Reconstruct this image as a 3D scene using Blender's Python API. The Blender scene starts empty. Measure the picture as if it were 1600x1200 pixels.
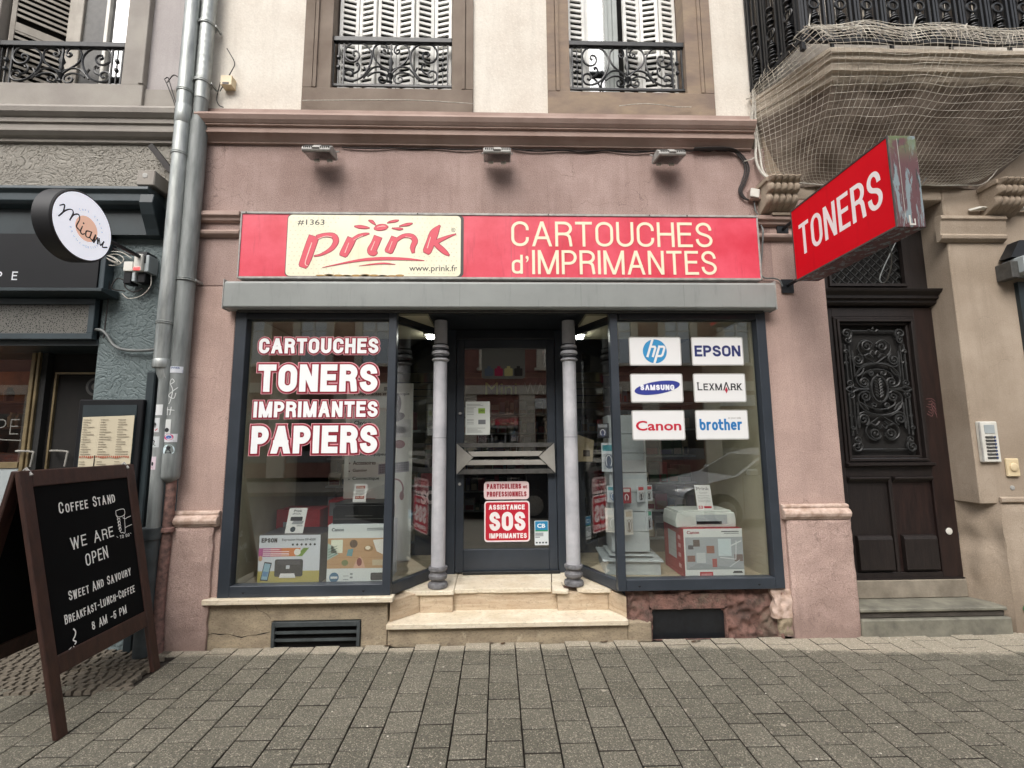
import bpy, math, random
import numpy as np
from mathutils import Vector, Matrix
R = math.radians
random.seed(11)
scene = bpy.context.scene
C = scene.collection

# ------------------------------------------------------------------ camera, sky, sun, exposure
cd = bpy.data.cameras.new('camera')
cam = bpy.data.objects.new('camera', cd)
C.objects.link(cam)
scene.camera = cam
cd.sensor_fit = 'HORIZONTAL'
cd.sensor_width = 36.0
cd.lens = 724.66 / 1600 * 36.0
cd.clip_start = 0.05
cd.clip_end = 400
_pi, _ya, _ro = R(7.025), R(1.751), R(-0.397)
_f = Vector((math.sin(_ya) * math.cos(_pi), math.cos(_ya) * math.cos(_pi), math.sin(_pi)))
_r = Vector((math.cos(_ya), -math.sin(_ya), 0))
_u = _r.cross(_f)
_r2 = math.cos(_ro) * _r + math.sin(_ro) * _u
_u2 = -math.sin(_ro) * _r + math.cos(_ro) * _u
m = Matrix((_r2, _u2, -_f)).transposed().to_4x4()
m.translation = Vector((0, -3.5, 1.42))
cam.matrix_world = m

world = bpy.data.worlds.new('World')
scene.world = world
world.use_nodes = True
wn = world.node_tree
wn.nodes.clear()
sky = wn.nodes.new('ShaderNodeTexSky')
sky.sky_type = 'NISHITA'
sky.sun_disc = False
SUN_EL, SUN_AZ = 48, 200          # azimuth: compass style, 180 = behind the camera
sky.sun_elevation = R(SUN_EL)
sky.sun_rotation = R(SUN_AZ)
sky.dust_density = 6.0
sky.air_density = 1.2
hs = wn.nodes.new('ShaderNodeHueSaturation')
hs.inputs['Saturation'].default_value = 0.36
bg = wn.nodes.new('ShaderNodeBackground')
bg.inputs['Strength'].default_value = 0.15
wo = wn.nodes.new('ShaderNodeOutputWorld')
wn.links.new(sky.outputs[0], hs.inputs['Color'])
wn.links.new(hs.outputs[0], bg.inputs['Color'])
wn.links.new(bg.outputs[0], wo.inputs['Surface'])

sd = bpy.data.lights.new('sun', 'SUN')
sd.energy = 0.7
sd.angle = R(50)
sd.color = (1.0, 0.97, 0.93)
sun = bpy.data.objects.new('sun', sd)
C.objects.link(sun)
_sd = Vector((math.sin(R(SUN_AZ)) * math.cos(R(SUN_EL)), math.cos(R(SUN_AZ)) * math.cos(R(SUN_EL)), math.sin(R(SUN_EL))))
sun.rotation_euler = _sd.to_track_quat('Z', 'Y').to_euler()
sun.location = (0, -8, 20)

vs = scene.view_settings
vs.view_transform = 'Standard'
vs.look = 'None'
vs.exposure = 0.86
vs.gamma = 1.0
vs.use_curve_mapping = False
scene.cycles.max_bounces = 8
scene.cycles.transparent_max_bounces = 16
scene.cycles.use_denoising = True

# ------------------------------------------------------------------ materials
def lin(h):
    h = h.lstrip('#')
    o = []
    for i in (0, 2, 4):
        c = int(h[i:i + 2], 16) / 255
        o.append(c / 12.92 if c <= .04045 else ((c + .055) / 1.055) ** 2.4)
    return tuple(o)

M = {}
def flat(h, rough=.5):
    k = h + str(rough)
    if k not in M:
        mt = bpy.data.materials.new('print_' + h.strip('#'))
        mt.use_nodes = True
        b = mt.node_tree.nodes['Principled BSDF']
        b.inputs['Base Color'].default_value = (*lin(h), 1)
        b.inputs['Roughness'].default_value = rough
        M[k] = mt
    return M[k]

class NT:
    """small node-tree writer"""
    def __init__(s, name):
        s.m = bpy.data.materials.new(name)
        s.m.use_nodes = True
        s.t = s.m.node_tree
        s.b = s.t.nodes['Principled BSDF']
        s.out = s.t.nodes['Material Output']
        g = s.n('ShaderNodeNewGeometry')
        s.pos = g.outputs['Position']
        s.geo = g
    def n(s, typ, **kw):
        x = s.t.nodes.new(typ)
        for k, v in kw.items():
            setattr(x, k, v)
        return x
    def l(s, a, b):
        s.t.links.new(a, b)
    def mapped(s, scale=(1, 1, 1), src=None):
        mp = s.n('ShaderNodeMapping')
        mp.inputs['Scale'].default_value = scale
        s.l(src or s.pos, mp.inputs['Vector'])
        return mp.outputs[0]
    def noise(s, scale, detail=4, rough=.55, vec=None, dist=0.):
        x = s.n('ShaderNodeTexNoise')
        x.inputs['Scale'].default_value = scale
        x.inputs['Detail'].default_value = detail
        x.inputs['Roughness'].default_value = rough
        x.inputs['Distortion'].default_value = dist
        s.l(vec or s.pos, x.inputs['Vector'])
        return x.outputs['Fac']
    def voro(s, scale, vec=None, feature='F1', out='Distance'):
        x = s.n('ShaderNodeTexVoronoi', feature=feature)
        x.inputs['Scale'].default_value = scale
        s.l(vec or s.pos, x.inputs['Vector'])
        return x.outputs[out]
    def ramp(s, fac, stops):
        x = s.n('ShaderNodeValToRGB')
        e = x.color_ramp.elements
        while len(e) < len(stops):
            e.new(.5)
        for el, (p, c) in zip(e, stops):
            el.position = p
            el.color = (c, c, c, 1) if isinstance(c, (int, float)) else (*c, 1)
        s.l(fac, x.inputs['Fac'])
        return x.outputs['Color']
    def mix(s, fac, a, b, mode='MIX'):
        x = s.n('ShaderNodeMix', data_type='RGBA', blend_type=mode)
        for sock, v in ((x.inputs[0], fac), (x.inputs[6], a), (x.inputs[7], b)):
            if isinstance(v, (int, float)):
                sock.default_value = v if sock == x.inputs[0] else (v, v, v, 1)
            elif isinstance(v, tuple):
                sock.default_value = (*v, 1)
            else:
                s.l(v, sock)
        return x.outputs[2]
    def math(s, op, a, b=None, c=None):
        x = s.n('ShaderNodeMath', operation=op)
        for i, v in enumerate((a, b, c)):
            if v is None:
                continue
            if isinstance(v, (int, float)):
                x.inputs[i].default_value = v
            else:
                s.l(v, x.inputs[i])
        return x.outputs[0]
    def xyz(s):
        x = s.n('ShaderNodeSeparateXYZ')
        s.l(s.pos, x.inputs[0])
        return x.outputs
    def smooth(s, v, a, b):
        x = s.n('ShaderNodeMapRange', interpolation_type='SMOOTHSTEP')
        x.inputs['From Min'].default_value = a
        x.inputs['From Max'].default_value = b
        s.l(v, x.inputs['Value'])
        return x.outputs[0]
    def rnd(s):
        return s.n('ShaderNodeObjectInfo').outputs['Random']
    def bump(s, h, strength=.5, dist=.01):
        x = s.n('ShaderNodeBump')
        x.inputs['Strength'].default_value = strength
        x.inputs['Distance'].default_value = dist
        s.l(h, x.inputs['Height'])
        s.l(x.outputs[0], s.b.inputs['Normal'])
    def set(s, col=None, rough=None, metal=None, spec=None):
        for k, v in (('Base Color', col), ('Roughness', rough), ('Metallic', metal), ('Specular IOR Level', spec)):
            if v is None:
                continue
            if isinstance(v, tuple):
                s.b.inputs[k].default_value = (*v, 1)
            elif isinstance(v, (int, float)):
                s.b.inputs[k].default_value = v
            else:
                s.l(v, s.b.inputs[k])
        return s.m

def plain(name, c, c2=None, scale=6, rough=.5, metal=0., bump=0., bscale=60, stretch=(1, 1, 1), contrast=(.35, .65)):
    t = NT(name)
    c = lin(c) if isinstance(c, str) else c
    if c2 is None:
        c2 = tuple(x * .8 for x in c)
    else:
        c2 = lin(c2) if isinstance(c2, str) else c2
    v = t.mapped(stretch)
    f = t.ramp(t.noise(scale, 6, .6, v), [(contrast[0], 0.), (contrast[1], 1.)])
    t.set(col=t.mix(f, c2, c), rough=rough, metal=metal)
    if bump:
        t.bump(t.noise(bscale, 3, .6, v), bump, .004)
    M[name] = t.m
    return t.m

def roughcast(name, c, dark, light, blot=1.6, gr=150, bump=.7, dist=.006, low=True, streak=.4, grain=.75):
    """painted roughcast: grains, blotches, rain streaks, chips"""
    t = NT(name)
    c, dark, light = lin(c), lin(dark), lin(light)
    big = t.ramp(t.noise(blot, 5, .6), [(.36, 0.), (.66, 1.)])
    col = t.mix(big, dark, c)
    st = t.ramp(t.noise(1., 4, .6, t.mapped((14, 14, 1.1))), [(.5, 0.), (.75, 1.)])
    col = t.mix(t.math('MULTIPLY', st, streak), col, tuple(x * .82 for x in dark))
    gn = t.noise(gr, 3, .7)
    col = t.mix(t.math('MULTIPLY', t.ramp(gn, [(.36, 1.), (.47, 0.)]), grain), col, tuple(x * .55 for x in dark))
    col = t.mix(t.math('MULTIPLY', t.ramp(gn, [(.56, 0.), (.68, 1.)]), .5), col, light)
    pk = t.ramp(t.noise(9, 6, .75), [(.29, 1.), (.33, 0.)])
    col = t.mix(t.math('MULTIPLY', pk, min(.6, grain)), col, tuple(x * .5 for x in dark))
    cv = t.n('ShaderNodeVectorMath', operation='ADD')
    nn = t.n('ShaderNodeTexNoise'); nn.inputs['Scale'].default_value = 3.; nn.inputs['Detail'].default_value = 5; t.l(t.pos, nn.inputs['Vector'])
    t.l(t.pos, cv.inputs[0]); t.l(nn.outputs['Color'], cv.inputs[1])
    ck = t.ramp(t.voro(1.1, cv.outputs[0], 'DISTANCE_TO_EDGE'), [(.002, 1.), (.0045, 0.)])
    gate = t.ramp(t.noise(.8, 3, .5), [(.5, 0.), (.56, 1.)])
    col = t.mix(t.math('MULTIPLY', t.math('MULTIPLY', ck, gate), .6 * min(1, grain * 1.4)), col, tuple(x * .4 for x in dark))
    z = t.xyz()[2]
    if low:
        wet = t.math('MULTIPLY', t.smooth(t.math('ADD', z, t.math('MULTIPLY', t.noise(5, 5, .7), .5)), .62, .25), .75)
        col = t.mix(wet, col, tuple(x * .62 for x in dark))
    t.set(col=col, rough=.92, spec=.25)
    hh = t.math('ADD', gn, t.math('MULTIPLY', t.noise(26, 4, .6), .9))
    t.bump(hh, bump, dist)
    M[name] = t.m
    return t.m

roughcast('pink_render', '#b09a93', '#927c75', '#cbb9b1', low=False, streak=.5)
roughcast('pink_render_pier', '#c2a89e', '#a89087', '#dac7bd', dist=.008)
roughcast('cream_render', '#dcd7cd', '#cdc5ba', '#e2ddd3', gr=60, bump=.35, dist=.006, low=False, grain=.12)
roughcast('beige_render', '#aa9c8c', '#928474', '#bcae9f', gr=140, bump=.3, dist=.004, grain=.3)
roughcast('grey_pink_render', '#b0abaa', '#a39d9c', '#bab5b4', gr=120, bump=.2, dist=.003, low=False, grain=.15)
plain('pink_trim', '#a48f85', '#8f796f', 3, .8, bump=.3, bscale=90)
plain('pink_chipped', '#cbb6aa', '#a08878', 18, .85, bump=.8, bscale=60)
plain('grey_trim', '#97928a', '#86807a', 3, .75, bump=.25, bscale=90)
plain('sandstone_frame', '#82766b', '#6a5d52', 2.2, .9, bump=.35, bscale=130)
plain('sandstone_frame_warm', '#92816e', '#7a6a60', 3.5, .9, bump=.35, bscale=130, stretch=(1, 1, 2.4))

def stucco(name, c, dark):
    t = NT(name)
    c, dark = lin(c), lin(dark)
    v = t.mapped((1.15, 1.15, 1.6))
    n1 = t.noise(13, 3, .55, v, 2.2)
    n2 = t.noise(34, 4, .7, v, 1.6)
    rid = t.math('ABSOLUTE', t.math('SUBTRACT', n1, .5))
    rid2 = t.math('ABSOLUTE', t.math('SUBTRACT', n2, .5))
    h = t.math('ADD', t.math('MULTIPLY', t.smooth(rid, .0, .07), 1.0), t.math('MULTIPLY', t.smooth(rid2, 0, .1), .45))
    col = t.mix(t.noise(2.5, 5, .6), dark, c)
    t.set(col=col, rough=.62)
    t.bump(t.noise(120, 4, .7), .4, .004)
    M[name] = t.m
stucco('teal_stucco', '#6a7778', '#556163')
stucco('grey_stucco', '#8e8a80', '#7b776f')

plain('teal_paint', '#2b363a', '#20292d', 3, .45)
plain('teal_paint_light', '#38444a', '#2b363b', 3, .45)
plain('black_panel', '#17181b', '#121316', 2, .5)
plain('dark_frame', '#343a42', '#2c3239', 4, .38, bump=.08, bscale=200)
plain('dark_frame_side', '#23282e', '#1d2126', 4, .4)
plain('black_iron', '#191c20', '#0f1114', 30, .45, bump=.3, bscale=200)
plain('zinc', '#acb0ae', '#858a88', 7, .42, .45, .2, 40, stretch=(4, 4, .6))
plain('zinc_painted', '#8b908f', '#6b706f', 6, .55, .1, .2, 40, stretch=(4, 4, .5))
plain('cast_iron', '#434a4c', '#2f3436', 8, .6, bump=.4)
plain('old_pink_pipe', '#8d6c64', '#54433e', 26, .8, bump=.6, bscale=50)
plain('grey_paint_column', '#bcbcc0', '#9e9fa4', 5, .5, bump=.1)
plain('column_base_grey', '#77777a', '#4e4e50', 22, .6, bump=.5)
plain('fixture_grey', '#a9a8a4', '#8b8a86', 20, .45)
plain('fixture_dark', '#4d4c4a', '#3a3a38', 20, .5)
plain('white_plastic', '#d8d7d0', '#c6c4bb', 10, .4)
plain('cream_plastic', '#d9c9a8', '#cbb894', 10, .45)
plain('cable_black', '#2c2625', '#1c1918', 10, .6)
plain('cable_grey', '#6c706e', '#55595a', 10, .5)
plain('rope_white', '#cbc8bf', '#a9a59c', 40, .9)
plain('net_thread', '#ddd7ca', '#b5ad9f', 12, .9)
plain('shutter_white', '#e2e2de', '#cfcfca', 8, .55, bump=.15, bscale=80)
plain('shutter_beige', '#a8a298', '#938d83', 8, .6, bump=.15, bscale=80)
plain('dark_gap', '#181614', '#100f0e', 8, .9)
plain('window_paint_grey', '#9aa09e', '#8c928f', 5, .5)
plain('brown_wood', '#231c1a', '#181312', 6, .5, bump=.3, bscale=30, stretch=(6, 6, .8))
plain('brown_wood_red', '#2b1d1a', '#1d1413', 5, .42, bump=.2, bscale=30, stretch=(6, 6, .8))
plain('iron_grille', '#2f3030', '#1f2020', 25, .5, bump=.3, bscale=120)
plain('chalk_frame', '#3d251d', '#2b1914', 5, .45, bump=.25, bscale=40, stretch=(8, 8, 1))
plain('chalk_board', '#0c0e0f', '#08090a', 3, .85)
plain('chalk', '#f4f4f0', '#dcdcd8', 90, .9)
plain('grey_step', '#7f7d70', '#5f5d54', 7, .85, bump=.5, bscale=60)
plain('grey_step_dark', '#4d4842', '#38342f', 8, .9, bump=.4, bscale=60)  # riser colour darkened for dirt and for shade under the upper step
plain('grey_step_pale', '#8e8678', '#71695d', 6, .88, bump=.5, bscale=70)
plain('dry_concrete', '#958f83', '#7d776b', 9, .9, bump=.5, bscale=100)
plain('interior_wall', '#a09880', '#8d866f', 2, .8)
plain('display_wall', '#bdb89f', '#a8a38b', 2, .75)
plain('display_floor', '#b0a58c', '#9a8f78', 6, .5, stretch=(1, 8, 1))
plain('interior_dark', '#262727', '#1b1c1c', 3, .8)
plain('interior_floor', '#6a5e4c', '#554b3c', 4, .35)
plain('slatwall', '#9a9272', '#857e62', 3, .7)
plain('rack_grey', '#aab2b4', '#969ea0', 3, .45)
plain('printer_black', '#1c1e20', '#141617', 8, .3)
plain('printer_white', '#c9cfca', '#b9bfba', 5, .35)
plain('box_white', '#c4cbd0', '#b4bbc0', 5, .45)
plain('box_red', '#a5202c', '#8c1a26', 5, .45)
plain('box_dark', '#2d3038', '#22252c', 5, .45)
plain('stainless', '#a8a6a0', '#94928c', 5, .35, .25)
plain('asphalt', '#4a4a4a', '#3a3a3a', 8, .8, bump=.4, bscale=120)
plain('kerb_stone', '#77736b', '#605c55', 8, .85, bump=.3)
plain('facade_red', '#94685c', '#7c564c', 2, .85)
plain('facade_cream', '#d6cdbc', '#c6bcaa', 2, .85)
plain('roof_slate', '#4a4745', '#3b3938', 6, .7)
plain('car_silver', '#b4b8ba', '#aeb2b4', 2, .22, .2)
plain('car_dark', '#2e3034', '#2a2c30', 2, .18, .4)
plain('tyre', '#17171a', '#101012', 10, .8)
plain('cafe_wood', '#7a4826', '#4f2d17', 5, .6)
plain('gold_frame', '#8c7d5e', '#6e6148', 6, .4, .35)

def travertine(name, c, dark, rough=.6):
    t = NT(name)
    c, dark = lin(c), lin(dark)
    v = t.mapped((2.2, 2.2, 16))
    band = t.ramp(t.noise(2.2, 6, .65, v, .6), [(.3, 0.), (.7, 1.)])
    col = t.mix(band, dark, c)
    w = t.mapped((1.2, 5, 9))
    pit = t.ramp(t.noise(22, 5, .75, w), [(.33, 1.), (.4, 0.)])
    col = t.mix(t.math('MULTIPLY', pit, .65), col, tuple(x * .45 for x in dark))
    ru = t.ramp(t.noise(3.3, 4, .7), [(.55, 0.), (.72, 1.)])
    col = t.mix(t.math('MULTIPLY', ru, .3), col, lin('#a3845f'))
    gm = t.ramp(t.noise(38, 4, .75), [(.36, 1.), (.46, 0.)])
    col = t.mix(t.math('MULTIPLY', gm, .4), col, tuple(x * .6 for x in dark))
    t.set(col=col, rough=rough)
    t.bump(t.math('SUBTRACT', t.noise(60, 4, .7, w), t.math('MULTIPLY', pit, .8)), .45, .005)
    M[name] = t.m
travertine('travertine_tread', '#e2dac8', '#c6b89e')
travertine('travertine_riser', '#c9b9a0', '#a8927a', .7)

def plinth():
    t = NT('plinth_stone')
    a = t.ramp(t.noise(5, 6, .7, t.mapped((1, 1, 2.5))), [(.32, 0.), (.66, 1.)])
    col = t.mix(a, lin('#7d7160'), lin('#a5977f'))
    g = t.ramp(t.noise(60, 5, .75, t.mapped((1, 1, 2))), [(.36, 1.), (.48, 0.)])
    col = t.mix(t.math('MULTIPLY', g, .55), col, lin('#5b5144'))
    col = t.mix(t.math('MULTIPLY', t.ramp(t.noise(11, 5, .7), [(.6, 0.), (.68, 1.)]), .5), col, lin('#bdb29b'))
    t.set(col=col, rough=.92)
    t.bump(t.noise(45, 6, .75), .7, .008)
    M['plinth_stone'] = t.m

def redstone():
    t = NT('red_sandstone')
    a = t.ramp(t.noise(7, 6, .7), [(.35, 0.), (.62, 1.)])
    col = t.mix(a, lin('#5a4842'), lin('#86645a'))
    g = t.ramp(t.noise(4.3, 6, .7), [(.54, 0.), (.64, 1.)])
    col = t.mix(t.math('MULTIPLY', g, .6), col, lin('#7a7062'))
    dk = t.ramp(t.noise(28, 6, .75), [(.38, 1.), (.5, 0.)])
    col = t.mix(t.math('MULTIPLY', dk, .4), col, lin('#33291f'))
    t.set(col=col, rough=.95)
    t.bump(t.noise(30, 8, .75), 1., .02)
    M['red_sandstone'] = t.m
plinth()
redstone()

def paver():
    t = NT('paver_concrete')
    x, y, z = t.xyz()
    col = t.mix(t.rnd(), lin('#5d5b51'), lin('#706d62'))
    col = t.mix(t.math('MULTIPLY', t.noise(1.7, 4, .6), .5), col, lin('#575348'))
    s1 = t.voro(210, out='Color')
    sp = t.n('ShaderNodeSeparateColor')
    t.l(s1, sp.inputs[0])
    lite = t.ramp(sp.outputs[0], [(.80, 0.), (.88, 1.)])
    dk = t.ramp(sp.outputs[1], [(.70, 0.), (.80, 1.)])
    col = t.mix(t.math('MULTIPLY', lite, .6), col, lin('#b0a998'))
    col = t.mix(t.math('MULTIPLY', dk, .6), col, lin('#34302a'))
    # dry strip along the facade, wider towards the balcony
    wob = t.math('MULTIPLY', t.math('SUBTRACT', t.noise(7, 5, .7), .5), .16)
    edge = t.math('ADD', -.115, t.math('MULTIPLY', t.smooth(x, .9, 3.4), -.20))
    dry = t.smooth(t.math('ADD', t.math('SUBTRACT', y, edge), wob), -.03, .03)
    col = t.mix(t.math('MULTIPLY', dry, .8), col, t.mix(lite, lin('#9c9484'), lin('#bdb5a5')))
    gum = t.ramp(t.voro(3.1), [(.036, 1.), (.046, 0.)])
    col = t.mix(t.math('MULTIPLY', gum, .8), col, lin('#a8a193'))
    t.set(col=col, rough=t.mix(dry, .62, .92), spec=.35)
    t.bump(t.math('ADD', t.noise(330, 3, .7), t.math('MULTIPLY', t.noise(30, 3, .6), .6)), .8, .0035)
    M['paver_concrete'] = t.m
paver()
plain('joint_dirt', '#38322b', '#25201b', 20, .95, bump=.6, bscale=100)
plain('cobble_stone', '#6b6357', '#544d43', 30, .85, bump=.6, bscale=90)

def glass(name, tint=(1, 1, 1), r0=.07):
    mt = bpy.data.materials.new(name)
    mt.use_nodes = True
    nt = mt.node_tree
    nt.nodes.clear()
    lw = nt.nodes.new('ShaderNodeLayerWeight')
    lw.inputs['Blend'].default_value = .5
    p = nt.nodes.new('ShaderNodeMath'); p.operation = 'POWER'; p.inputs[1].default_value = 5
    ma = nt.nodes.new('ShaderNodeMath'); ma.operation = 'MULTIPLY_ADD'; ma.inputs[1].default_value = 1 - r0; ma.inputs[2].default_value = r0
    tr = nt.nodes.new('ShaderNodeBsdfTransparent'); tr.inputs[0].default_value = (*tint, 1)
    gl = nt.nodes.new('ShaderNodeBsdfGlossy'); gl.inputs['Roughness'].default_value = .0; gl.inputs['Color'].default_value = (1, 1, 1, 1)
    mx = nt.nodes.new('ShaderNodeMixShader')
    o = nt.nodes.new('ShaderNodeOutputMaterial')
    nt.links.new(lw.outputs['Facing'], p.inputs[0]); nt.links.new(p.outputs[0], ma.inputs[0])
    nt.links.new(ma.outputs[0], mx.inputs[0]); nt.links.new(tr.outputs[0], mx.inputs[1]); nt.links.new(gl.outputs[0], mx.inputs[2])
    nt.links.new(mx.outputs[0], o.inputs[0])
    M[name] = mt
glass('shop_glass', (.96, .97, .96), .12)
glass('window_glass', (.5, .52, .53), .32)
glass('clear_plastic', (.95, .95, .95), .05)

def emit(name, c, s):
    mt = bpy.data.materials.new(name)
    mt.use_nodes = True
    b = mt.node_tree.nodes['Principled BSDF']
    b.inputs['Base Color'].default_value = (*c, 1)
    b.inputs['Emission Color'].default_value = (*c, 1)
    b.inputs['Emission Strength'].default_value = s
    M[name] = mt
emit('lamp_glow', (1, 1, .93), 32.0)
emit('warm_glow', (1, .42, .15), 9.0)
emit('sign_white', (.80, .84, .92), .30)
emit('sign_orange', (.78, .50, .38), .26)
emit('sign_ink_grey', (.30, .33, .40), .15)
emit('red_led', (1, .05, .05), 1.2)

def signred(name, c, dark, fade, rough=.38, spec=.5):
    t = NT(name)
    n = t.ramp(t.noise(3.2, 5, .6), [(.35, 0.), (.7, 1.)])
    col = t.mix(n, lin(c), lin(fade))
    v = t.mapped((10, 10, 1.2))
    d = t.ramp(t.noise(2.2, 5, .65, v), [(.56, 0.), (.74, 1.)])
    col = t.mix(t.math('MULTIPLY', d, .35), col, lin(dark))
    sp = t.ramp(t.noise(55, 4, .7), [(.28, 1.), (.33, 0.)])
    col = t.mix(t.math('MULTIPLY', sp, .35), col, lin(dark))
    t.set(col=col, rough=rough, spec=spec)
    M[name] = t.m
signred('sign_red', '#c93447', '#8e2030', '#dc5568')
signred('sign_red_bright', '#cc0018', '#a80014', '#d2061c', .6, .2)
signred('sign_cream', '#e2dcc0', '#c3b488', '#e9e5d0')
signred('shutter_box_metal', '#828684', '#5f6361', '#8d918f')

def peeled():
    t = NT('peeling_metal')
    v = t.mapped((9, 9, 1.3))
    a = t.ramp(t.noise(2.4, 6, .7, v, .4), [(.44, 0.), (.47, 1.)])
    b = t.ramp(t.noise(5, 6, .7, v), [(.6, 0.), (.63, 1.)])
    g = t.ramp(t.noise(12, 5, .7), [(.66, 0.), (.7, 1.)])
    col = t.mix(a, lin('#76858a'), lin('#5a3a3d'))
    col = t.mix(b, col, lin('#2e3432'))
    col = t.mix(g, col, lin('#c9c6bf'))
    gr = t.math('MULTIPLY', t.smooth(t.xyz()[2], 2.95, 3.15), t.ramp(t.noise(14, 4, .6), [(.45, 0.), (.55, 1.)]))
    col = t.mix(gr, col, lin('#5d6b48'))
    t.set(col=col, rough=.5)
    t.bump(a, .5, .003)
    M['peeling_metal'] = t.m
peeled()

def soffit():
    t = NT('balcony_stone')
    a = t.ramp(t.noise(3.5, 6, .7), [(.35, 0.), (.68, 1.)])
    col = t.mix(a, lin('#675a50'), lin('#8b7f73'))
    z = t.xyz()[2]
    e = t.math('MULTIPLY', t.smooth(t.math('ADD', z, t.math('MULTIPLY', t.noise(9, 5, .7), .12)), 4.08, 4.14), .9)
    col = t.mix(e, col, lin('#bdb1a0'))
    ch = t.ramp(t.noise(5.5, 5, .75), [(.62, 0.), (.66, 1.)])
    col = t.mix(t.math('MULTIPLY', ch, .5), col, lin('#988c7e'))
    t.set(col=col, rough=.95)
    t.bump(t.math('ADD', t.noise(24, 7, .75), t.math('MULTIPLY', t.noise(5, 3, .6), 1.)), .7, .02)
    M['balcony_stone'] = t.m
soffit()

def vent_mat():
    t = NT('perforated_metal')
    v = t.voro(85, vec=t.mapped((1, 1, 1)))
    d = t.ramp(v, [(.30, 0.), (.36, 1.)])
    t.set(col=t.mix(d, lin('#0c0d0e'), lin('#6f6e69')), rough=.4, metal=.4)
    M['perforated_metal'] = t.m
vent_mat()

M['chalk_board'].node_tree.nodes['Principled BSDF'].inputs['Specular IOR Level'].default_value = .12
M['black_panel'].node_tree.nodes['Principled BSDF'].inputs['Specular IOR Level'].default_value = .25
def matof(k):
    if k.startswith('#'):
        return flat(k)
    return M[k]

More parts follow.
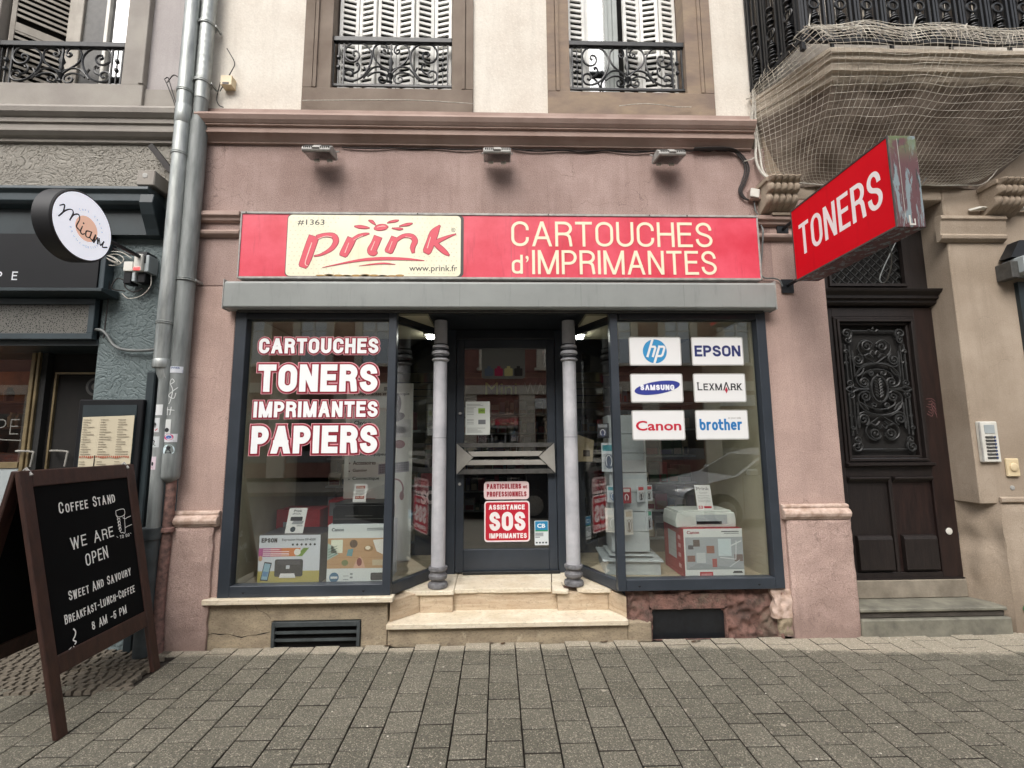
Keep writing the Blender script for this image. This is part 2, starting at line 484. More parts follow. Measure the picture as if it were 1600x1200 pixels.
# ------------------------------------------------------------------ mesh writer
class MB:
    def __init__(s, mat='#808080'):
        s.v, s.f, s.mi, s.mats = [], [], [], []
        s.mat(mat)
    def mat(s, k):
        if k not in s.mats:
            s.mats.append(k)
        s.cur = s.mats.index(k)
        return s
    def add(s, vs, fs):
        n = len(s.v)
        s.v += [tuple(p) for p in vs]
        for f in fs:
            s.f.append(tuple(i + n for i in f))
            s.mi.append(s.cur)
        return s
    def box(s, x0, x1, y0, y1, z0, z1):
        v = [(x, y, z) for z in (z0, z1) for y in (y0, y1) for x in (x0, x1)]
        return s.add(v, [(0, 2, 3, 1), (4, 5, 7, 6), (0, 1, 5, 4), (2, 6, 7, 3), (0, 4, 6, 2), (1, 3, 7, 5)])
    def obox(s, o, a, b, c):
        """box from corner o with edge vectors a, b, c"""
        o, a, b, c = map(Vector, (o, a, b, c))
        v = [o, o + a, o + b, o + a + b, o + c, o + a + c, o + b + c, o + a + b + c]
        return s.add(v, [(0, 2, 3, 1), (4, 5, 7, 6), (0, 1, 5, 4), (2, 6, 7, 3), (0, 4, 6, 2), (1, 3, 7, 5)])
    def prism(s, poly, d):
        n = len(poly)
        d = Vector(d)
        v = [Vector(p) for p in poly] + [Vector(p) + d for p in poly]
        f = [tuple(range(n))[::-1], tuple(range(n, 2 * n))] + [(i, (i + 1) % n, n + (i + 1) % n, n + i) for i in range(n)]
        return s.add(v, f)
    def extr_x(s, prof, x0, x1):
        return s.prism([(x0, y, z) for y, z in prof], (x1 - x0, 0, 0))
    def tube(s, pts, r, n=8, closed=False):
        pts = [Vector(p) for p in pts]
        rs = r if isinstance(r, (list, tuple)) else [r] * len(pts)
        base = len(s.v)
        prev = None
        N = len(pts)
        vs, fs = [], []
        for i, p in enumerate(pts):
            if closed:
                d = pts[(i + 1) % N] - pts[i - 1]
            else:
                d = pts[min(i + 1, N - 1)] - pts[max(i - 1, 0)]
            if d.length < 1e-9:
                d = Vector((0, 0, 1))
            d.normalize()
            if prev is None:
                a = d.orthogonal().normalized()
            else:
                a = (prev - d * prev.dot(d))
                a = a.normalized() if a.length > 1e-6 else d.orthogonal().normalized()
            prev = a
            b = d.cross(a)
            for k in range(n):
                t = 2 * math.pi * k / n
                vs.append(p + (a * math.cos(t) + b * math.sin(t)) * rs[i])
        for i in range(N if closed else N - 1):
            j = (i + 1) % N
            for k in range(n):
                fs.append((i * n + k, i * n + (k + 1) % n, j * n + (k + 1) % n, j * n + k))
        if not closed:
            fs.append(tuple(range(n))[::-1])
            fs.append(tuple((N - 1) * n + k for k in range(n)))
        return s.add(vs, fs)
    def lathe(s, prof, c, n=24, axis='z'):
        vs, fs = [], []
        for r, z in prof:
            for k in range(n):
                t = 2 * math.pi * k / n
                a, b = r * math.cos(t), r * math.sin(t)
                if axis == 'z':
                    vs.append((c[0] + a, c[1] + b, c[2] + z))
                elif axis == 'x':
                    vs.append((c[0] + z, c[1] + a, c[2] + b))
                else:
                    vs.append((c[0] + a, c[1] - z, c[2] + b))
        m_ = len(prof)
        for i in range(m_ - 1):
            for k in range(n):
                fs.append((i * n + k, i * n + (k + 1) % n, (i + 1) * n + (k + 1) % n, (i + 1) * n + k))
        fs.append(tuple(range(n))[::-1])
        fs.append(tuple((m_ - 1) * n + k for k in range(n)))
        return s.add(vs, fs)
    def build(s, name, parent=None, smooth=False, bevel=0, seg=1, label=None, kind=None):
        me = bpy.data.meshes.new(name)
        off = Vector((0, 0, 0))
        p = parent
        while p is not None:
            off += p.location
            p = p.parent
        me.from_pydata([tuple(Vector(q) - off) for q in s.v], [], s.f)
        for k in s.mats:
            me.materials.append(matof(k))
        me.polygons.foreach_set('material_index', s.mi)
        if smooth:
            me.polygons.foreach_set('use_smooth', [True] * len(s.f))
            me.update()
            try:
                me.set_sharp_from_angle(angle=R(40))
            except Exception:
                pass
        me.update()
        o = bpy.data.objects.new(name, me)
        C.objects.link(o)
        if parent is not None:
            o.parent = parent
        if bevel:
            b = o.modifiers.new('edge', 'BEVEL')
            b.width = bevel
            b.segments = seg
            b.limit_method = 'ANGLE'
            b.angle_limit = R(35)
        if label:
            o['label'] = label
        if kind:
            o['kind'] = kind
        return o

def thing(name, loc, label, cat, group=None):
    o = bpy.data.objects.new(name, None)
    C.objects.link(o)
    o.location = loc
    o.empty_display_size = .1
    o['label'] = label
    o['category'] = cat
    if group:
        o['group'] = group
    return o

def tag(o, label=None, cat=None, group=None, kind=None):
    if label: o['label'] = label
    if cat: o['category'] = cat
    if group: o['group'] = group
    if kind: o['kind'] = kind
    return o

def struct(o):
    o['kind'] = 'structure'
    return o

def copy_tree(o, parent=None, off=None):
    c = o.copy()
    C.objects.link(c)
    if parent is not None:
        c.parent = parent
    if off is not None:
        c.location = o.location + Vector(off)
    for ch in list(o.children):
        copy_tree(ch, c)
    return c

def bx(name, mat, b, parent=None, **k):
    return MB(mat).box(*b).build(name, parent, **k)

# ------------------------------------------------------------------ stroke lettering
GL = {
 'A': (.80, 'M0 0 L.5 1 L1 0;M.17 .32 L.83 .32'),
 'B': (.66, 'M.55 .53 L0 .53 L0 1 L.52 1 Q.97 1 .97 .77 Q.97 .53 .55 .53 Q1 .53 1 .27 Q1 0 .52 0 L0 0 L0 .53'),
 'C': (.68, 'M1 .66 L1 .72 Q1 1 .5 1 Q0 1 0 .7 L0 .3 Q0 0 .5 0 Q1 0 1 .28 L1 .35'),
 'D': (.68, 'M0 .5 L0 1 L.45 1 Q1 1 1 .68 L1 .32 Q1 0 .45 0 L0 0 L0 .5'),
 'E': (.58, 'M1 1 L0 1 L0 0 L1 0;M0 .53 L.88 .53'),
 'F': (.56, 'M1 1 L0 1 L0 0;M0 .52 L.86 .52'),
 'G': (.70, 'M1 .68 Q1 1 .5 1 Q0 1 0 .7 L0 .3 Q0 0 .5 0 Q1 0 1 .28 L1 .46 L.55 .46'),
 'H': (.68, 'M0 0 L0 1;M1 0 L1 1;M0 .52 L1 .52'),
 'I': (.0, 'M0 0 L0 1'),
 'J': (.5, 'M1 1 L1 .28 Q1 0 .5 0 Q0 0 0 .28'),
 'K': (.68, 'M0 0 L0 1;M1 1 L.04 .42;M.3 .58 L1 0'),
 'L': (.54, 'M0 1 L0 0 L1 0'),
 'M': (.95, 'M0 0 L0 1 L.5 0 L1 1 L1 0'),
 'N': (.70, 'M0 0 L0 1 L1 0 L1 1'),
 'O': (.70, 'M.5 1 Q0 1 0 .7 L0 .3 Q0 0 .5 0 Q1 0 1 .3 L1 .7 Q1 1 .5 1 Z'),
 'P': (.64, 'M0 0 L0 1 L.5 1 Q1 1 1 .73 Q1 .45 .5 .45 L0 .45'),
 'Q': (.70, 'M.5 1 Q0 1 0 .7 L0 .3 Q0 0 .5 0 Q1 0 1 .3 L1 .7 Q1 1 .5 1 Z;M.6 .25 L1 -.05'),
 'R': (.66, 'M0 0 L0 1 L.5 1 Q1 1 1 .75 Q1 .5 .5 .5 L0 .5;M.5 .5 Q.92 .5 .93 .3 L1 0'),
 'S': (.66, 'M.96 .7 Q.96 1 .5 1 Q.03 1 .03 .76 Q.03 .6 .35 .54 L.65 .48 Q1 .41 1 .25 Q1 0 .5 0 Q0 0 0 .31'),
 '^': (.80, 'M0 0 L.5 1 L1 0'),
 'T': (.66, 'M0 1 L1 1;M.5 1 L.5 0'),
 'U': (.68, 'M0 1 L0 .3 Q0 0 .5 0 Q1 0 1 .3 L1 1'),
 'V': (.70, 'M0 1 L.5 0 L1 1'),
 'W': (1.0, 'M0 1 L.25 0 L.5 .95 L.75 0 L1 1'),
 'X': (.68, 'M0 0 L1 1;M0 1 L1 0'),
 'Y': (.68, 'M0 1 L.5 .46 L1 1;M.5 .46 L.5 0'),
 'Z': (.62, 'M0 1 L1 1 L0 0 L1 0'),
 'd': (.56, 'M1 0 L1 1;M1 .52 Q1 .7 .5 .7 Q0 .7 0 .5 L0 .2 Q0 0 .5 0 Q1 0 1 .2'),
 'b': (.60, 'M0 1 L0 .35 Q0 0 .5 0 Q1 0 1 .33 Q1 .68 .5 .68 Q.1 .68 0 .45'),
 'r': (.36, 'M0 0 L0 .68;M0 .4 Q.15 .7 1 .68'),
 'o': (.60, 'M.5 .68 Q0 .68 0 .34 Q0 0 .5 0 Q1 0 1 .34 Q1 .68 .5 .68 Z'),
 't': (.36, 'M.1 .95 L.1 .25 Q.1 0 1 0;M-.35 .66 L1 .66'),
 'h': (.54, 'M0 1 L0 0;M0 .42 Q.05 .68 .5 .68 Q1 .68 1 .4 L1 0'),
 'e': (.58, 'M0 .36 L1 .36 Q1 .68 .5 .68 Q0 .68 0 .34 Q0 0 .5 0 Q.85 0 .98 .14'),
 'n': (.54, 'M0 .7 L0 0;M0 .44 Q.05 .7 .5 .7 Q1 .7 1 .42 L1 0'),
 'a': (.54, 'M0 .6 Q.2 .7 .5 .7 Q1 .7 1 .48 L1 0;M1 .42 L.5 .38 Q0 .34 0 .18 Q0 0 .4 0 Q.9 0 1 .2'),
 'p': (.56, 'M0 .7 L0 -.32;M0 .48 Q.1 .7 .5 .7 Q1 .7 1 .48 L1 .22 Q1 0 .5 0 Q.1 0 0 .22'),
 'c': (.52, 'M1 .5 Q.95 .7 .5 .7 Q0 .7 0 .48 L0 .22 Q0 0 .5 0 Q.95 0 1 .2'),
 '0': (.60, 'M.5 1 Q0 1 0 .7 L0 .3 Q0 0 .5 0 Q1 0 1 .3 L1 .7 Q1 1 .5 1 Z'),
 '8': (.60, 'M.5 .54 Q.05 .54 .05 .78 Q.05 1 .5 1 Q.95 1 .95 .78 Q.95 .54 .5 .54 Q0 .52 0 .27 Q0 0 .5 0 Q1 0 1 .27 Q1 .52 .5 .54'),
 '5': (.58, 'M.92 1 L.12 1 L.05 .55 Q.2 .64 .5 .64 Q1 .64 1 .33 Q1 0 .48 0 Q.05 0 0 .26'),
 "'": (.05, 'M.6 1 L.6 .86 L0 .7'),
 '-': (.34, 'M0 .42 L1 .42'),
 '.': (.0, 'M0 0 L0 .03'),
 ' ': (.26, ''),
}
def sample(path):
    out = []
    for sub in path.split(';'):
        tk = sub.replace('M', ' M ').replace('L', ' L ').replace('Q', ' Q ').replace('Z', ' Z ').split()
        pts, i, closed = [], 0, False
        while i < len(tk):
            c = tk[i]
            if c in 'ML':
                pts.append((float(tk[i + 1]), float(tk[i + 2]), c == 'L')); i += 3
            elif c == 'Q':
                x0, y0, _ = pts[-1]
                cx, cy, x1, y1 = map(float, tk[i + 1:i + 5])
                # rounder than a plain quadratic: superellipse-like corner
                for k in range(1, 8):
                    t = k / 7
                    kx = (1 - t) ** 2 * x0 + 2 * t * (1 - t) * cx + t * t * x1
                    ky = (1 - t) ** 2 * y0 + 2 * t * (1 - t) * cy + t * t * y1
                    a = math.pi / 2 * t
                    ex = cx + (x0 - cx) * (1 - math.sin(a)) + (x1 - cx) * (1 - math.cos(a))
                    ey = cy + (y0 - cy) * (1 - math.sin(a)) + (y1 - cy) * (1 - math.cos(a))
                    pts.append((ex * .8 + kx * .2, ey * .8 + ky * .2, True))
                i += 5
            else:
                closed = True; i += 1
        if pts:
            out.append(([(a, b) for a, b, _ in pts], closed))
    return out

from mathutils.geometry import delaunay_2d_cdt
def _tri(out, a, b, c):
    ar = (b.x - a.x) * (c.y - a.y) - (b.y - a.y) * (c.x - a.x)
    if abs(ar) > 1e-10:
        out.append((a, b, c) if ar > 0 else (a, c, b))

def band(pts, w, ext=0, closed=False, out=None):
    """2-D triangles of a band of width w (number or list) along pts; sharp corners are cut square"""
    out = [] if out is None else out
    P, ws = [], []
    wl = w if isinstance(w, list) else [w] * len(pts)
    for p, q in zip(pts, wl):
        if not P or (abs(p[0] - P[-1][0]) + abs(p[1] - P[-1][1])) > 1e-6:
            P.append(Vector((p[0], p[1]))); ws.append(q)
    if closed and len(P) > 2 and (P[0] - P[-1]).length < 1e-6:
        P.pop(); ws.pop()
    n = len(P)
    if n < 2:
        return out
    if not closed:
        # split at sharp corners
        for i in range(1, n - 1):
            a, b = (P[i] - P[i - 1]).normalized(), (P[i + 1] - P[i]).normalized()
            if a.dot(b) < -.1:
                band([tuple(q) for q in P[:i + 1]], ws[:i + 1], max(ext, ws[i] * .9), False, out)
                band([tuple(q) for q in P[i:]], ws[i:], max(ext, ws[i] * .9), False, out)
                return out
        if ext:
            P[0] = P[0] - (P[1] - P[0]).normalized() * ext
            P[-1] = P[-1] + (P[-1] - P[-2]).normalized() * ext
    L, Rr = [], []
    for i in range(n):
        if closed:
            a, b = P[i] - P[i - 1], P[(i + 1) % n] - P[i]
        else:
            a = P[i] - P[i - 1] if i else P[1] - P[0]
            b = P[i + 1] - P[i] if i < n - 1 else P[-1] - P[-2]
        a, b = a.normalized(), b.normalized()
        na, nb = Vector((-a.y, a.x)), Vector((-b.y, b.x))
        mt = na + nb
        if mt.length < .3:
            mt, k = na, 1
        else:
            mt.normalize()
            k = min(1 / max(mt.dot(na), .2), 1.6)
        o = mt * ws[i] / 2 * k
        L.append(P[i] + o); Rr.append(P[i] - o)
    for i in range(n if closed else n - 1):
        j = (i + 1) % n
        _tri(out, Rr[i], Rr[j], L[j]); _tri(out, Rr[i], L[j], L[i])
    return out

def clip(tris, x0, x1, z0, z1):
    res = []
    for t in tris:
        p = list(t)
        for ax, lim, sg in ((0, x0, 1), (0, x1, -1), (1, z0, 1), (1, z1, -1)):
            q = []
            for i in range(len(p)):
                a, b = p[i - 1], p[i]
                da, db = (a[ax] - lim) * sg, (b[ax] - lim) * sg
                if (da >= 0) != (db >= 0):
                    q.append(a + (b - a) * (da / (da - db)))
                if db >= 0:
                    q.append(b)
            p = q
            if len(p) < 3:
                break
        for i in range(1, len(p) - 1):
            _tri(res, p[0], p[i], p[i + 1])
    return res

def emit_union(mb, tris, F, d=0):
    if not tris:
        return
    vs, fs = [], []
    for t in tris:
        fs.append(list(range(len(vs), len(vs) + 3)))
        vs += [Vector((p[0], p[1])) for p in t]
    r = delaunay_2d_cdt(vs, [], fs, 0, 1e-6)
    V = np.array([(v.x, v.y) for v in r[0]])
    fc = np.array([tuple(f) for f in r[2]])
    ce = V[fc].mean(axis=1)
    T_ = np.array([[(p[0], p[1]) for p in t] for t in tris])
    ins = np.zeros(len(ce), bool)
    for k in range(0, len(T_), 200):
        B = T_[k:k + 200]
        ok = np.ones((len(ce), len(B)), bool)
        for i in range(3):
            a, b = B[:, i], B[:, (i + 1) % 3]
            cr_ = (b[:, 0] - a[:, 0])[None] * (ce[:, 1:2] - a[:, 1][None]) - (b[:, 1] - a[:, 1])[None] * (ce[:, 0:1] - a[:, 0][None])
            ok &= cr_ > -1e-12
        ins |= ok.any(axis=1)
    mb.add([F(v.x, v.y, d) for v in r[0]], [tuple(int(q) for q in f) for f in fc[ins]])

def ribbon(mb, pts, w, F, d=0, ext=0, closed=False):
    emit_union(mb, band(pts, w, ext, closed), F, d)

def letters(mb, s, F, x0, z0, W, H, t, gap=.16, extra=0., d=0., shear=0., jit=0., serif=False, small=None, rnd=None):
    """write s so that it fills exactly W x H; extra widens every stroke (outlines)"""
    rg = rnd or random
    items = []
    tot_w = 0.
    for i, ch in enumerate(s):
        sc = 1.
        g = ch
        if small and ch.isalpha() and not (i == 0 or s[i - 1] in ' -'):
            sc = small
        if ch not in GL and ch.upper() in GL:
            g = ch.upper()
        wd = GL[g][0] * sc
        items.append((g, wd, sc))
        tot_w += wd
    n = len(items)
    k = (W - n * t) / (tot_w + gap * (n - 1))
    x = x0
    tris = []
    for g, wd, sc in items:
        gw, gh = wd * k, (H * sc - t)
        jx, jz, js = rg.uniform(-jit, jit) * H, rg.uniform(-jit, jit) * H, rg.uniform(-jit, jit) * 1.2
        gt = []
        lows = 0.
        for pts, closed in (sample(GL[g][1]) if GL[g][1] else []):
            fb = (lambda b: t / 2 + b * gh + (t / 2 if b == 1 else -t / 2 if b == 0 else 0)) if g in 'A^VWXYMNK' and jit == 0 else (lambda b: t / 2 + b * gh)
            q = [(x + t / 2 + a * gw + (shear + js) * (t / 2 + b * gh) + jx, z0 + fb(b) + jz) for a, b in pts]
            lows = min(lows, min(b for a, b in pts) * gh)
            cap = t / 2 if g not in 'CSGJace5' else 0
            band(q, t + 2 * extra, cap + extra if not closed else 0, closed, gt)
            if serif:
                for e in ((q[0], q[1]), (q[-1], q[-2])):
                    if abs(e[0][0] - e[1][0]) < abs(e[0][1] - e[1][1]) * .9 and g not in 'S':
                        band([(e[0][0] - t * 1.1, e[0][1]), (e[0][0] + t * 1.1, e[0][1])], t * .45, 0, False, gt)
        if jit == 0 and shear == 0:
            sl_ = t * .4 if g in 'A^VWXYK' else 0
            gt = clip(gt, x - sl_ - extra - (t if serif else 0) - (.4 * gw if g == 't' else 0), x + gw + t + sl_ + extra + (t if serif else 0), z0 - extra + lows, z0 + H * sc + extra)
        tris += gt
        x += t + gw + gap * k
    emit_union(mb, tris, F, d)
    return mb

def frame(o, u, v):
    o, u, v = Vector(o), Vector(u).normalized(), Vector(v).normalized()
    n = u.cross(v)
    return lambda a, b, d=0: tuple(o + u * a + v * b + n * d)

def front(y):
    """print on a surface that faces the street"""
    return lambda a, b, d=0: (a, y - d, b)

def quad(mb, F, u0, v0, u1, v1, d=0):
    return mb.add([F(u0, v0, d), F(u1, v0, d), F(u1, v1, d), F(u0, v1, d)], [(0, 1, 2, 3)])

def poly(mb, F, pts, d=0):
    return mb.add([F(a, b, d) for a, b in pts], [tuple(range(len(pts)))])

def rrect(u0, v0, u1, v1, r, n=5):
    o = []
    for cx, cy, a0 in ((u1 - r, v0 + r, -90), (u1 - r, v1 - r, 0), (u0 + r, v1 - r, 90), (u0 + r, v0 + r, 180)):
        for k in range(n + 1):
            a = R(a0 + 90 * k / n)
            o.append((cx + r * math.cos(a), cy + r * math.sin(a)))
    return o

def ell(cx, cy, rx, ry, n=32, rot=0):
    o = []
    for k in range(n):
        a = 2 * math.pi * k / n
        x, y = rx * math.cos(a), ry * math.sin(a)
        o.append((cx + x * math.cos(rot) - y * math.sin(rot), cy + x * math.sin(rot) + y * math.cos(rot)))
    return o

def ftext(mb, s, F, x0, z0, W, H, d=0, bold=0., shear=0.):
    """type set in Blender's own font as a flat print; W or H may be None to keep proportions"""
    cu = bpy.data.curves.new('t', 'FONT')
    cu.body = s
    cu.size = 1
    cu.offset = bold
    cu.shear = shear
    cu.resolution_u = 3
    ob = bpy.data.objects.new('t', cu)
    me = bpy.data.meshes.new_from_object(ob)
    vs = [v.co.copy() for v in me.vertices]
    if not vs:
        return mb
    a0, a1 = min(v.x for v in vs), max(v.x for v in vs)
    b0, b1 = min(v.y for v in vs), max(v.y for v in vs)
    sx = W / (a1 - a0) if W else None
    sy = H / (b1 - b0) if H else None
    sx = sx or sy
    sy = sy or sx
    mb.add([F(x0 + (v.x - a0) * sx, z0 + (v.y - b0) * sy, d) for v in vs], [tuple(p.vertices) for p in me.polygons])
    bpy.data.objects.remove(ob)
    bpy.data.curves.remove(cu)
    bpy.data.meshes.remove(me)
    return mb

def cr(pts, n=6, closed=False):
    """Catmull-Rom through pts (any dimension)"""
    P = [Vector(p) for p in pts]
    N = len(P)
    out = []
    rng = range(N) if closed else range(N - 1)
    for i in rng:
        if closed:
            p0, p1, p2, p3 = P[i - 1], P[i], P[(i + 1) % N], P[(i + 2) % N]
        else:
            p0, p1, p2, p3 = P[max(i - 1, 0)], P[i], P[i + 1], P[min(i + 2, N - 1)]
        for k in range(n):
            t = k / n
            out.append(.5 * ((2 * p1) + (p2 - p0) * t + (2 * p0 - 5 * p1 + 4 * p2 - p3) * t * t + (3 * p1 - p0 - 3 * p2 + p3) * t ** 3))
    if not closed:
        out.append(P[-1])
    return out
# ================================================================== SETTING
SL = .02                                   # the pavement falls away from the facade
def gz(y):
    return SL * min(y, .4)
struct(bx('ground', 'asphalt', (-90, 90, -90, 60, -.5, -.32)))
rd = MB('asphalt').box(-40, 40, -11.2, -4.62, -.319, -.215).build('road'); struct(rd)
kb = bpy.data.objects.new('kerb', None); C.objects.link(kb); kb.location = (0, -4.55, -.2); kb['kind'] = 'structure'
_ks = None
for i in range(16):
    if _ks is None:
        _ks = bx('kerb_stone', 'kerb_stone', (-8.0, -7.01, -4.615, -4.47, -.31, -.092), kb, bevel=.01)
    else:
        c = _ks.copy(); C.objects.link(c); c.location.x = i * 1.0
struct(bx('far_pavement', 'dry_concrete', (-40, 40, -15, -11.2, -.319, -.1)))

pav = MB('joint_dirt')
pav.add([(-9, .5, -.022), (9, .5, -.022), (9, -4.47, gz(-4.47) - .022), (-9, -4.47, gz(-4.47) - .022),
         (-9, .5, -.31), (9, .5, -.31), (9, -4.47, -.31), (-9, -4.47, -.31)],
        [(3, 2, 1, 0), (0, 1, 5, 4), (1, 2, 6, 5), (2, 3, 7, 6), (3, 0, 4, 7), (4, 5, 6, 7)])
pavement = pav.build('pavement'); struct(pavement)

def paver_mesh(w, l, k):
    me = bpy.data.meshes.new('paving_stone')
    b = .0035
    rr = random.Random(k)
    j = lambda: rr.uniform(-.0012, .0012)
    v = [(-w, -l, -.03), (w, -l, -.03), (w, l, -.03), (-w, l, -.03),
         (-w + j(), -l + j(), -b), (w + j(), -l + j(), -b), (w + j(), l + j(), -b), (-w + j(), l + j(), -b),
         (-w + b, -l + b, j() * .5), (w - b, -l + b, j() * .5), (w - b, l - b, j() * .5), (-w + b, l - b, j() * .5)]
    f = [(8, 9, 10, 11)] + [(i, (i + 1) % 4, 4 + (i + 1) % 4, 4 + i) for i in range(4)] + [(4 + i, 4 + (i + 1) % 4, 8 + (i + 1) % 4, 8 + i) for i in range(4)]
    me.from_pydata(v, [], f)
    me.materials.append(M['paver_concrete']); me.materials.append(M['joint_dirt'])
    me.polygons.foreach_set('material_index', [0] + [1] * 4 + [0] * 4)
    me.update()
    return me
PX, PY = .1755, .176
_pm = [paver_mesh(PX / 2 - .0034, PY / 2 - .0042, k) for k in range(10)]
_rest = MB('paver_concrete')
_cells = []
rp = random.Random(5)
for ci in range(-30, 42):
    cx = -.06 + PX * (ci + .5)
    ph = (.5 if ci % 2 else 0) * PY + rp.uniform(-.022, .022)
    for ri in range(0, 26):
        cy = -.02 - PY * (ri + .5) + ph
        _cells.append((cx, cy))
def in_cobbles(x, y):
    return x < -2.28 + max(0, (-y - .0)) * .22 and y > -.52 and x > -3.6
def cut_row(x, y):
    return y > .03 or (y > -.05 and False)
_cells = [c for c in _cells if not in_cobbles(*c) and c[1] < .12 and not (-2.33 < c[0] < 2.6 and c[1] > .06)]
def in_view(x, y):
    dx, dy = x, y + 3.5
    return dy > 2.15 and abs(x - .09 - dy * .03) < dy * 1.14 + .1
vis = [c for c in _cells if in_view(*c)]
vis.sort(key=lambda c: (c[0] ** 2 + (c[1] + 3.5) ** 2))
vis_set = set(vis[:298])
for c in _cells:
    x, y = c
    z = gz(y) + rp.uniform(-.0012, .0012)
    tx, ty = rp.uniform(-.006, .006), rp.uniform(-.005, .005)
    if c in vis_set:
        o = bpy.data.objects.new('paving_stone', rp.choice(_pm))
        C.objects.link(o)
        o.parent = pavement
        cut = (y + PY / 2 - .0042) > -.004 and x > -2.34
        if cut:
            lo = y - PY / 2 + .0042
            ln = -.004 - lo
            if ln < .02:
                bpy.data.objects.remove(o); continue
            y = lo + ln / 2
            o.scale = (1, ln / (PY - .0084), 1)
        o.location = (x, y, z)
        o.rotation_euler = (math.atan(SL) + tx, ty, rp.uniform(-.004, .004))
    else:
        w, l = PX / 2 - .0034, PY / 2 - .0042
        _rest.add([(x - w, y - l, z - SL * l), (x + w, y - l, z - SL * l), (x + w, y + l, z + SL * l), (x - w, y + l, z + SL * l),
                   (x - w, y - l, z - .03), (x + w, y - l, z - .03), (x + w, y + l, z - .03), (x - w, y + l, z - .03)],
                  [(0, 1, 2, 3), (4, 5, 1, 0), (5, 6, 2, 1), (6, 7, 3, 2), (7, 4, 0, 3)])
o = _rest.build('paving_field', pavement); o['kind'] = 'stuff'

# small old cobbles by the downpipes and the café
cb = MB('cobble_stone')
rc = random.Random(8)
yy = .34
while yy > -.56:
    xx = -3.9 + rc.uniform(0, .04)
    while xx < -2.0:
        w, l = rc.uniform(.022, .034), rc.uniform(.018, .026)
        cx, cy = xx + w, yy
        if in_cobbles(cx, cy) or (cx < -2.28 + max(0, -cy) * .22 and cy > -.5):
            z = gz(cy) + rc.uniform(-.004, .003)
            q = [(cx - w + .003 + rc.uniform(-.003, .003), cy - l), (cx + w - .003, cy - l + rc.uniform(-.003, .003)), (cx + w - .003, cy + l), (cx - w + .003, cy + l + rc.uniform(-.003, .003))]
            cb.add([(a, b, z - .02) for a, b in q] + [(cx + (a - cx) * .8, cy + (b - cy) * .8, z + .003) for a, b in q],
                   [(4, 5, 6, 7)] + [(i, (i + 1) % 4, 4 + (i + 1) % 4, 4 + i) for i in range(4)])
        xx += 2 * w + .002
    yy -= .05
o = cb.build('cobbles', pavement, label='small worn cobbles beside the downpipes'); o['kind'] = 'stuff'

# bits of litter and leaves
lt = MB('#d9d5c8')
rl = random.Random(3)
for k in range(34):
    x, y = rl.uniform(-2.0, 3.6), rl.uniform(-1.3, -.05)
    s_ = rl.uniform(.002, .007)
    a = rl.uniform(0, 3.1)
    z = gz(y) + .004
    lt.add([(x + s_ * math.cos(a + t) * (1.6 if t < 1 else .8), y + s_ * math.sin(a + t), z) for t in (0, 1.4, 3.0, 4.6)], [(0, 1, 2, 3)])
lt.mat('#4a3524')
for x, y in ((-.79, -.03), (-.76, -.025), (-.35, -.03), (-.05, -.02), (.03, -.03), (.73, -.04), (.76, -.035), (1.38, -.06), (1.42, -.05), (.3, -.03)):
    s_ = .016
    a = rl.uniform(0, 3)
    lt.add([(x + s_ * math.cos(a + t) * 1.3, y + s_ * math.sin(a + t), gz(y) + .005 + (.006 if t > 2 else 0)) for t in (0, 1.4, 3.0, 4.6)], [(0, 1, 2, 3)])
tag(lt.build('litter'), kind='stuff')

# ================================================================== THE SHOP BUILDING
B = thing('shop_building', (0, .2, 0), 'pink rendered building with cream upper floor over the printer cartridge shop', 'building')
TH = .35
w = MB('pink_render')
w.box(-2.33, 2.2, 0, TH, 2.62, 3.80)                       # frieze above the sign
w.build('wall', B)
MB('pink_render_pier').box(-2.33, -1.985, 0, TH, -.05, 2.62).build('pier', B, bevel=.012, label='paler pink rendered pier')
w = MB('pink_render_pier')
w.prism([(2.095, 0, 0), (2.61, 0, 0), (2.61, 0, 3.36), (2.2, 0, 3.36), (2.2, 0, 2.62), (2.095, 0, 2.62)], (0, TH, 0))
w.build('pier', B, label='paler pink rendered pier')
# thicker, chipped foot of both piers: a rough surface
from mathutils import noise as mnoise
def rough_block(name, mat, x0, x1, y0, z0, z1, amp, parent, nx, nz, back=.06, hole=None, seed=0, taper=0, label=None):
    mb = MB(mat)
    vs, fs, ok = [], [], []
    for j in range(nz + 1):
        for i in range(nx + 1):
            u, v = i / nx, j / nz
            x, z = x0 + (x1 - x0) * u, z0 + (z1 - z0) * v
            e = min(u, 1 - u) * (x1 - x0)
            d = mnoise.noise(Vector((x * 7 + seed, z * 7, 3))) * amp + mnoise.noise(Vector((x * 22 + seed, z * 22, 7))) * amp * .5
            rim = max(0, .018 - min(e, (1 - v) * (z1 - z0))) * .7
            y = y0 - d + rim - taper * (1 - v)
            if u in (0, 1):
                x += mnoise.noise(Vector((seed, z * 14, 1))) * amp * .9
            vs.append((x, y, z))
    for j in range(nz):
        for i in range(nx):
            cx, cz = x0 + (x1 - x0) * (i + .5) / nx, z0 + (z1 - z0) * (j + .5) / nz
            if hole and hole(cx, cz):
                continue
            a = j * (nx + 1) + i
            fs.append((a, a + 1, a + nx + 2, a + nx + 1))
    n = len(vs)
    # rim back to the wall
    per = [(i, 0) for i in range(nx + 1)] + [(nx, j) for j in range(1, nz + 1)] + [(i, nz) for i in range(nx - 1, -1, -1)] + [(0, j) for j in range(nz - 1, 0, -1)]
    idx = [j * (nx + 1) + i for i, j in per]
    for k in idx:
        x, y, z = vs[k]
        vs.append((x, y0 + back, z))
    m_ = len(idx)
    for k in range(m_):
        fs.append((idx[(k + 1) % m_], idx[k], n + k, n + (k + 1) % m_))
    mb.add(vs, fs)
    return mb.build(name, parent, smooth=True, label=label)
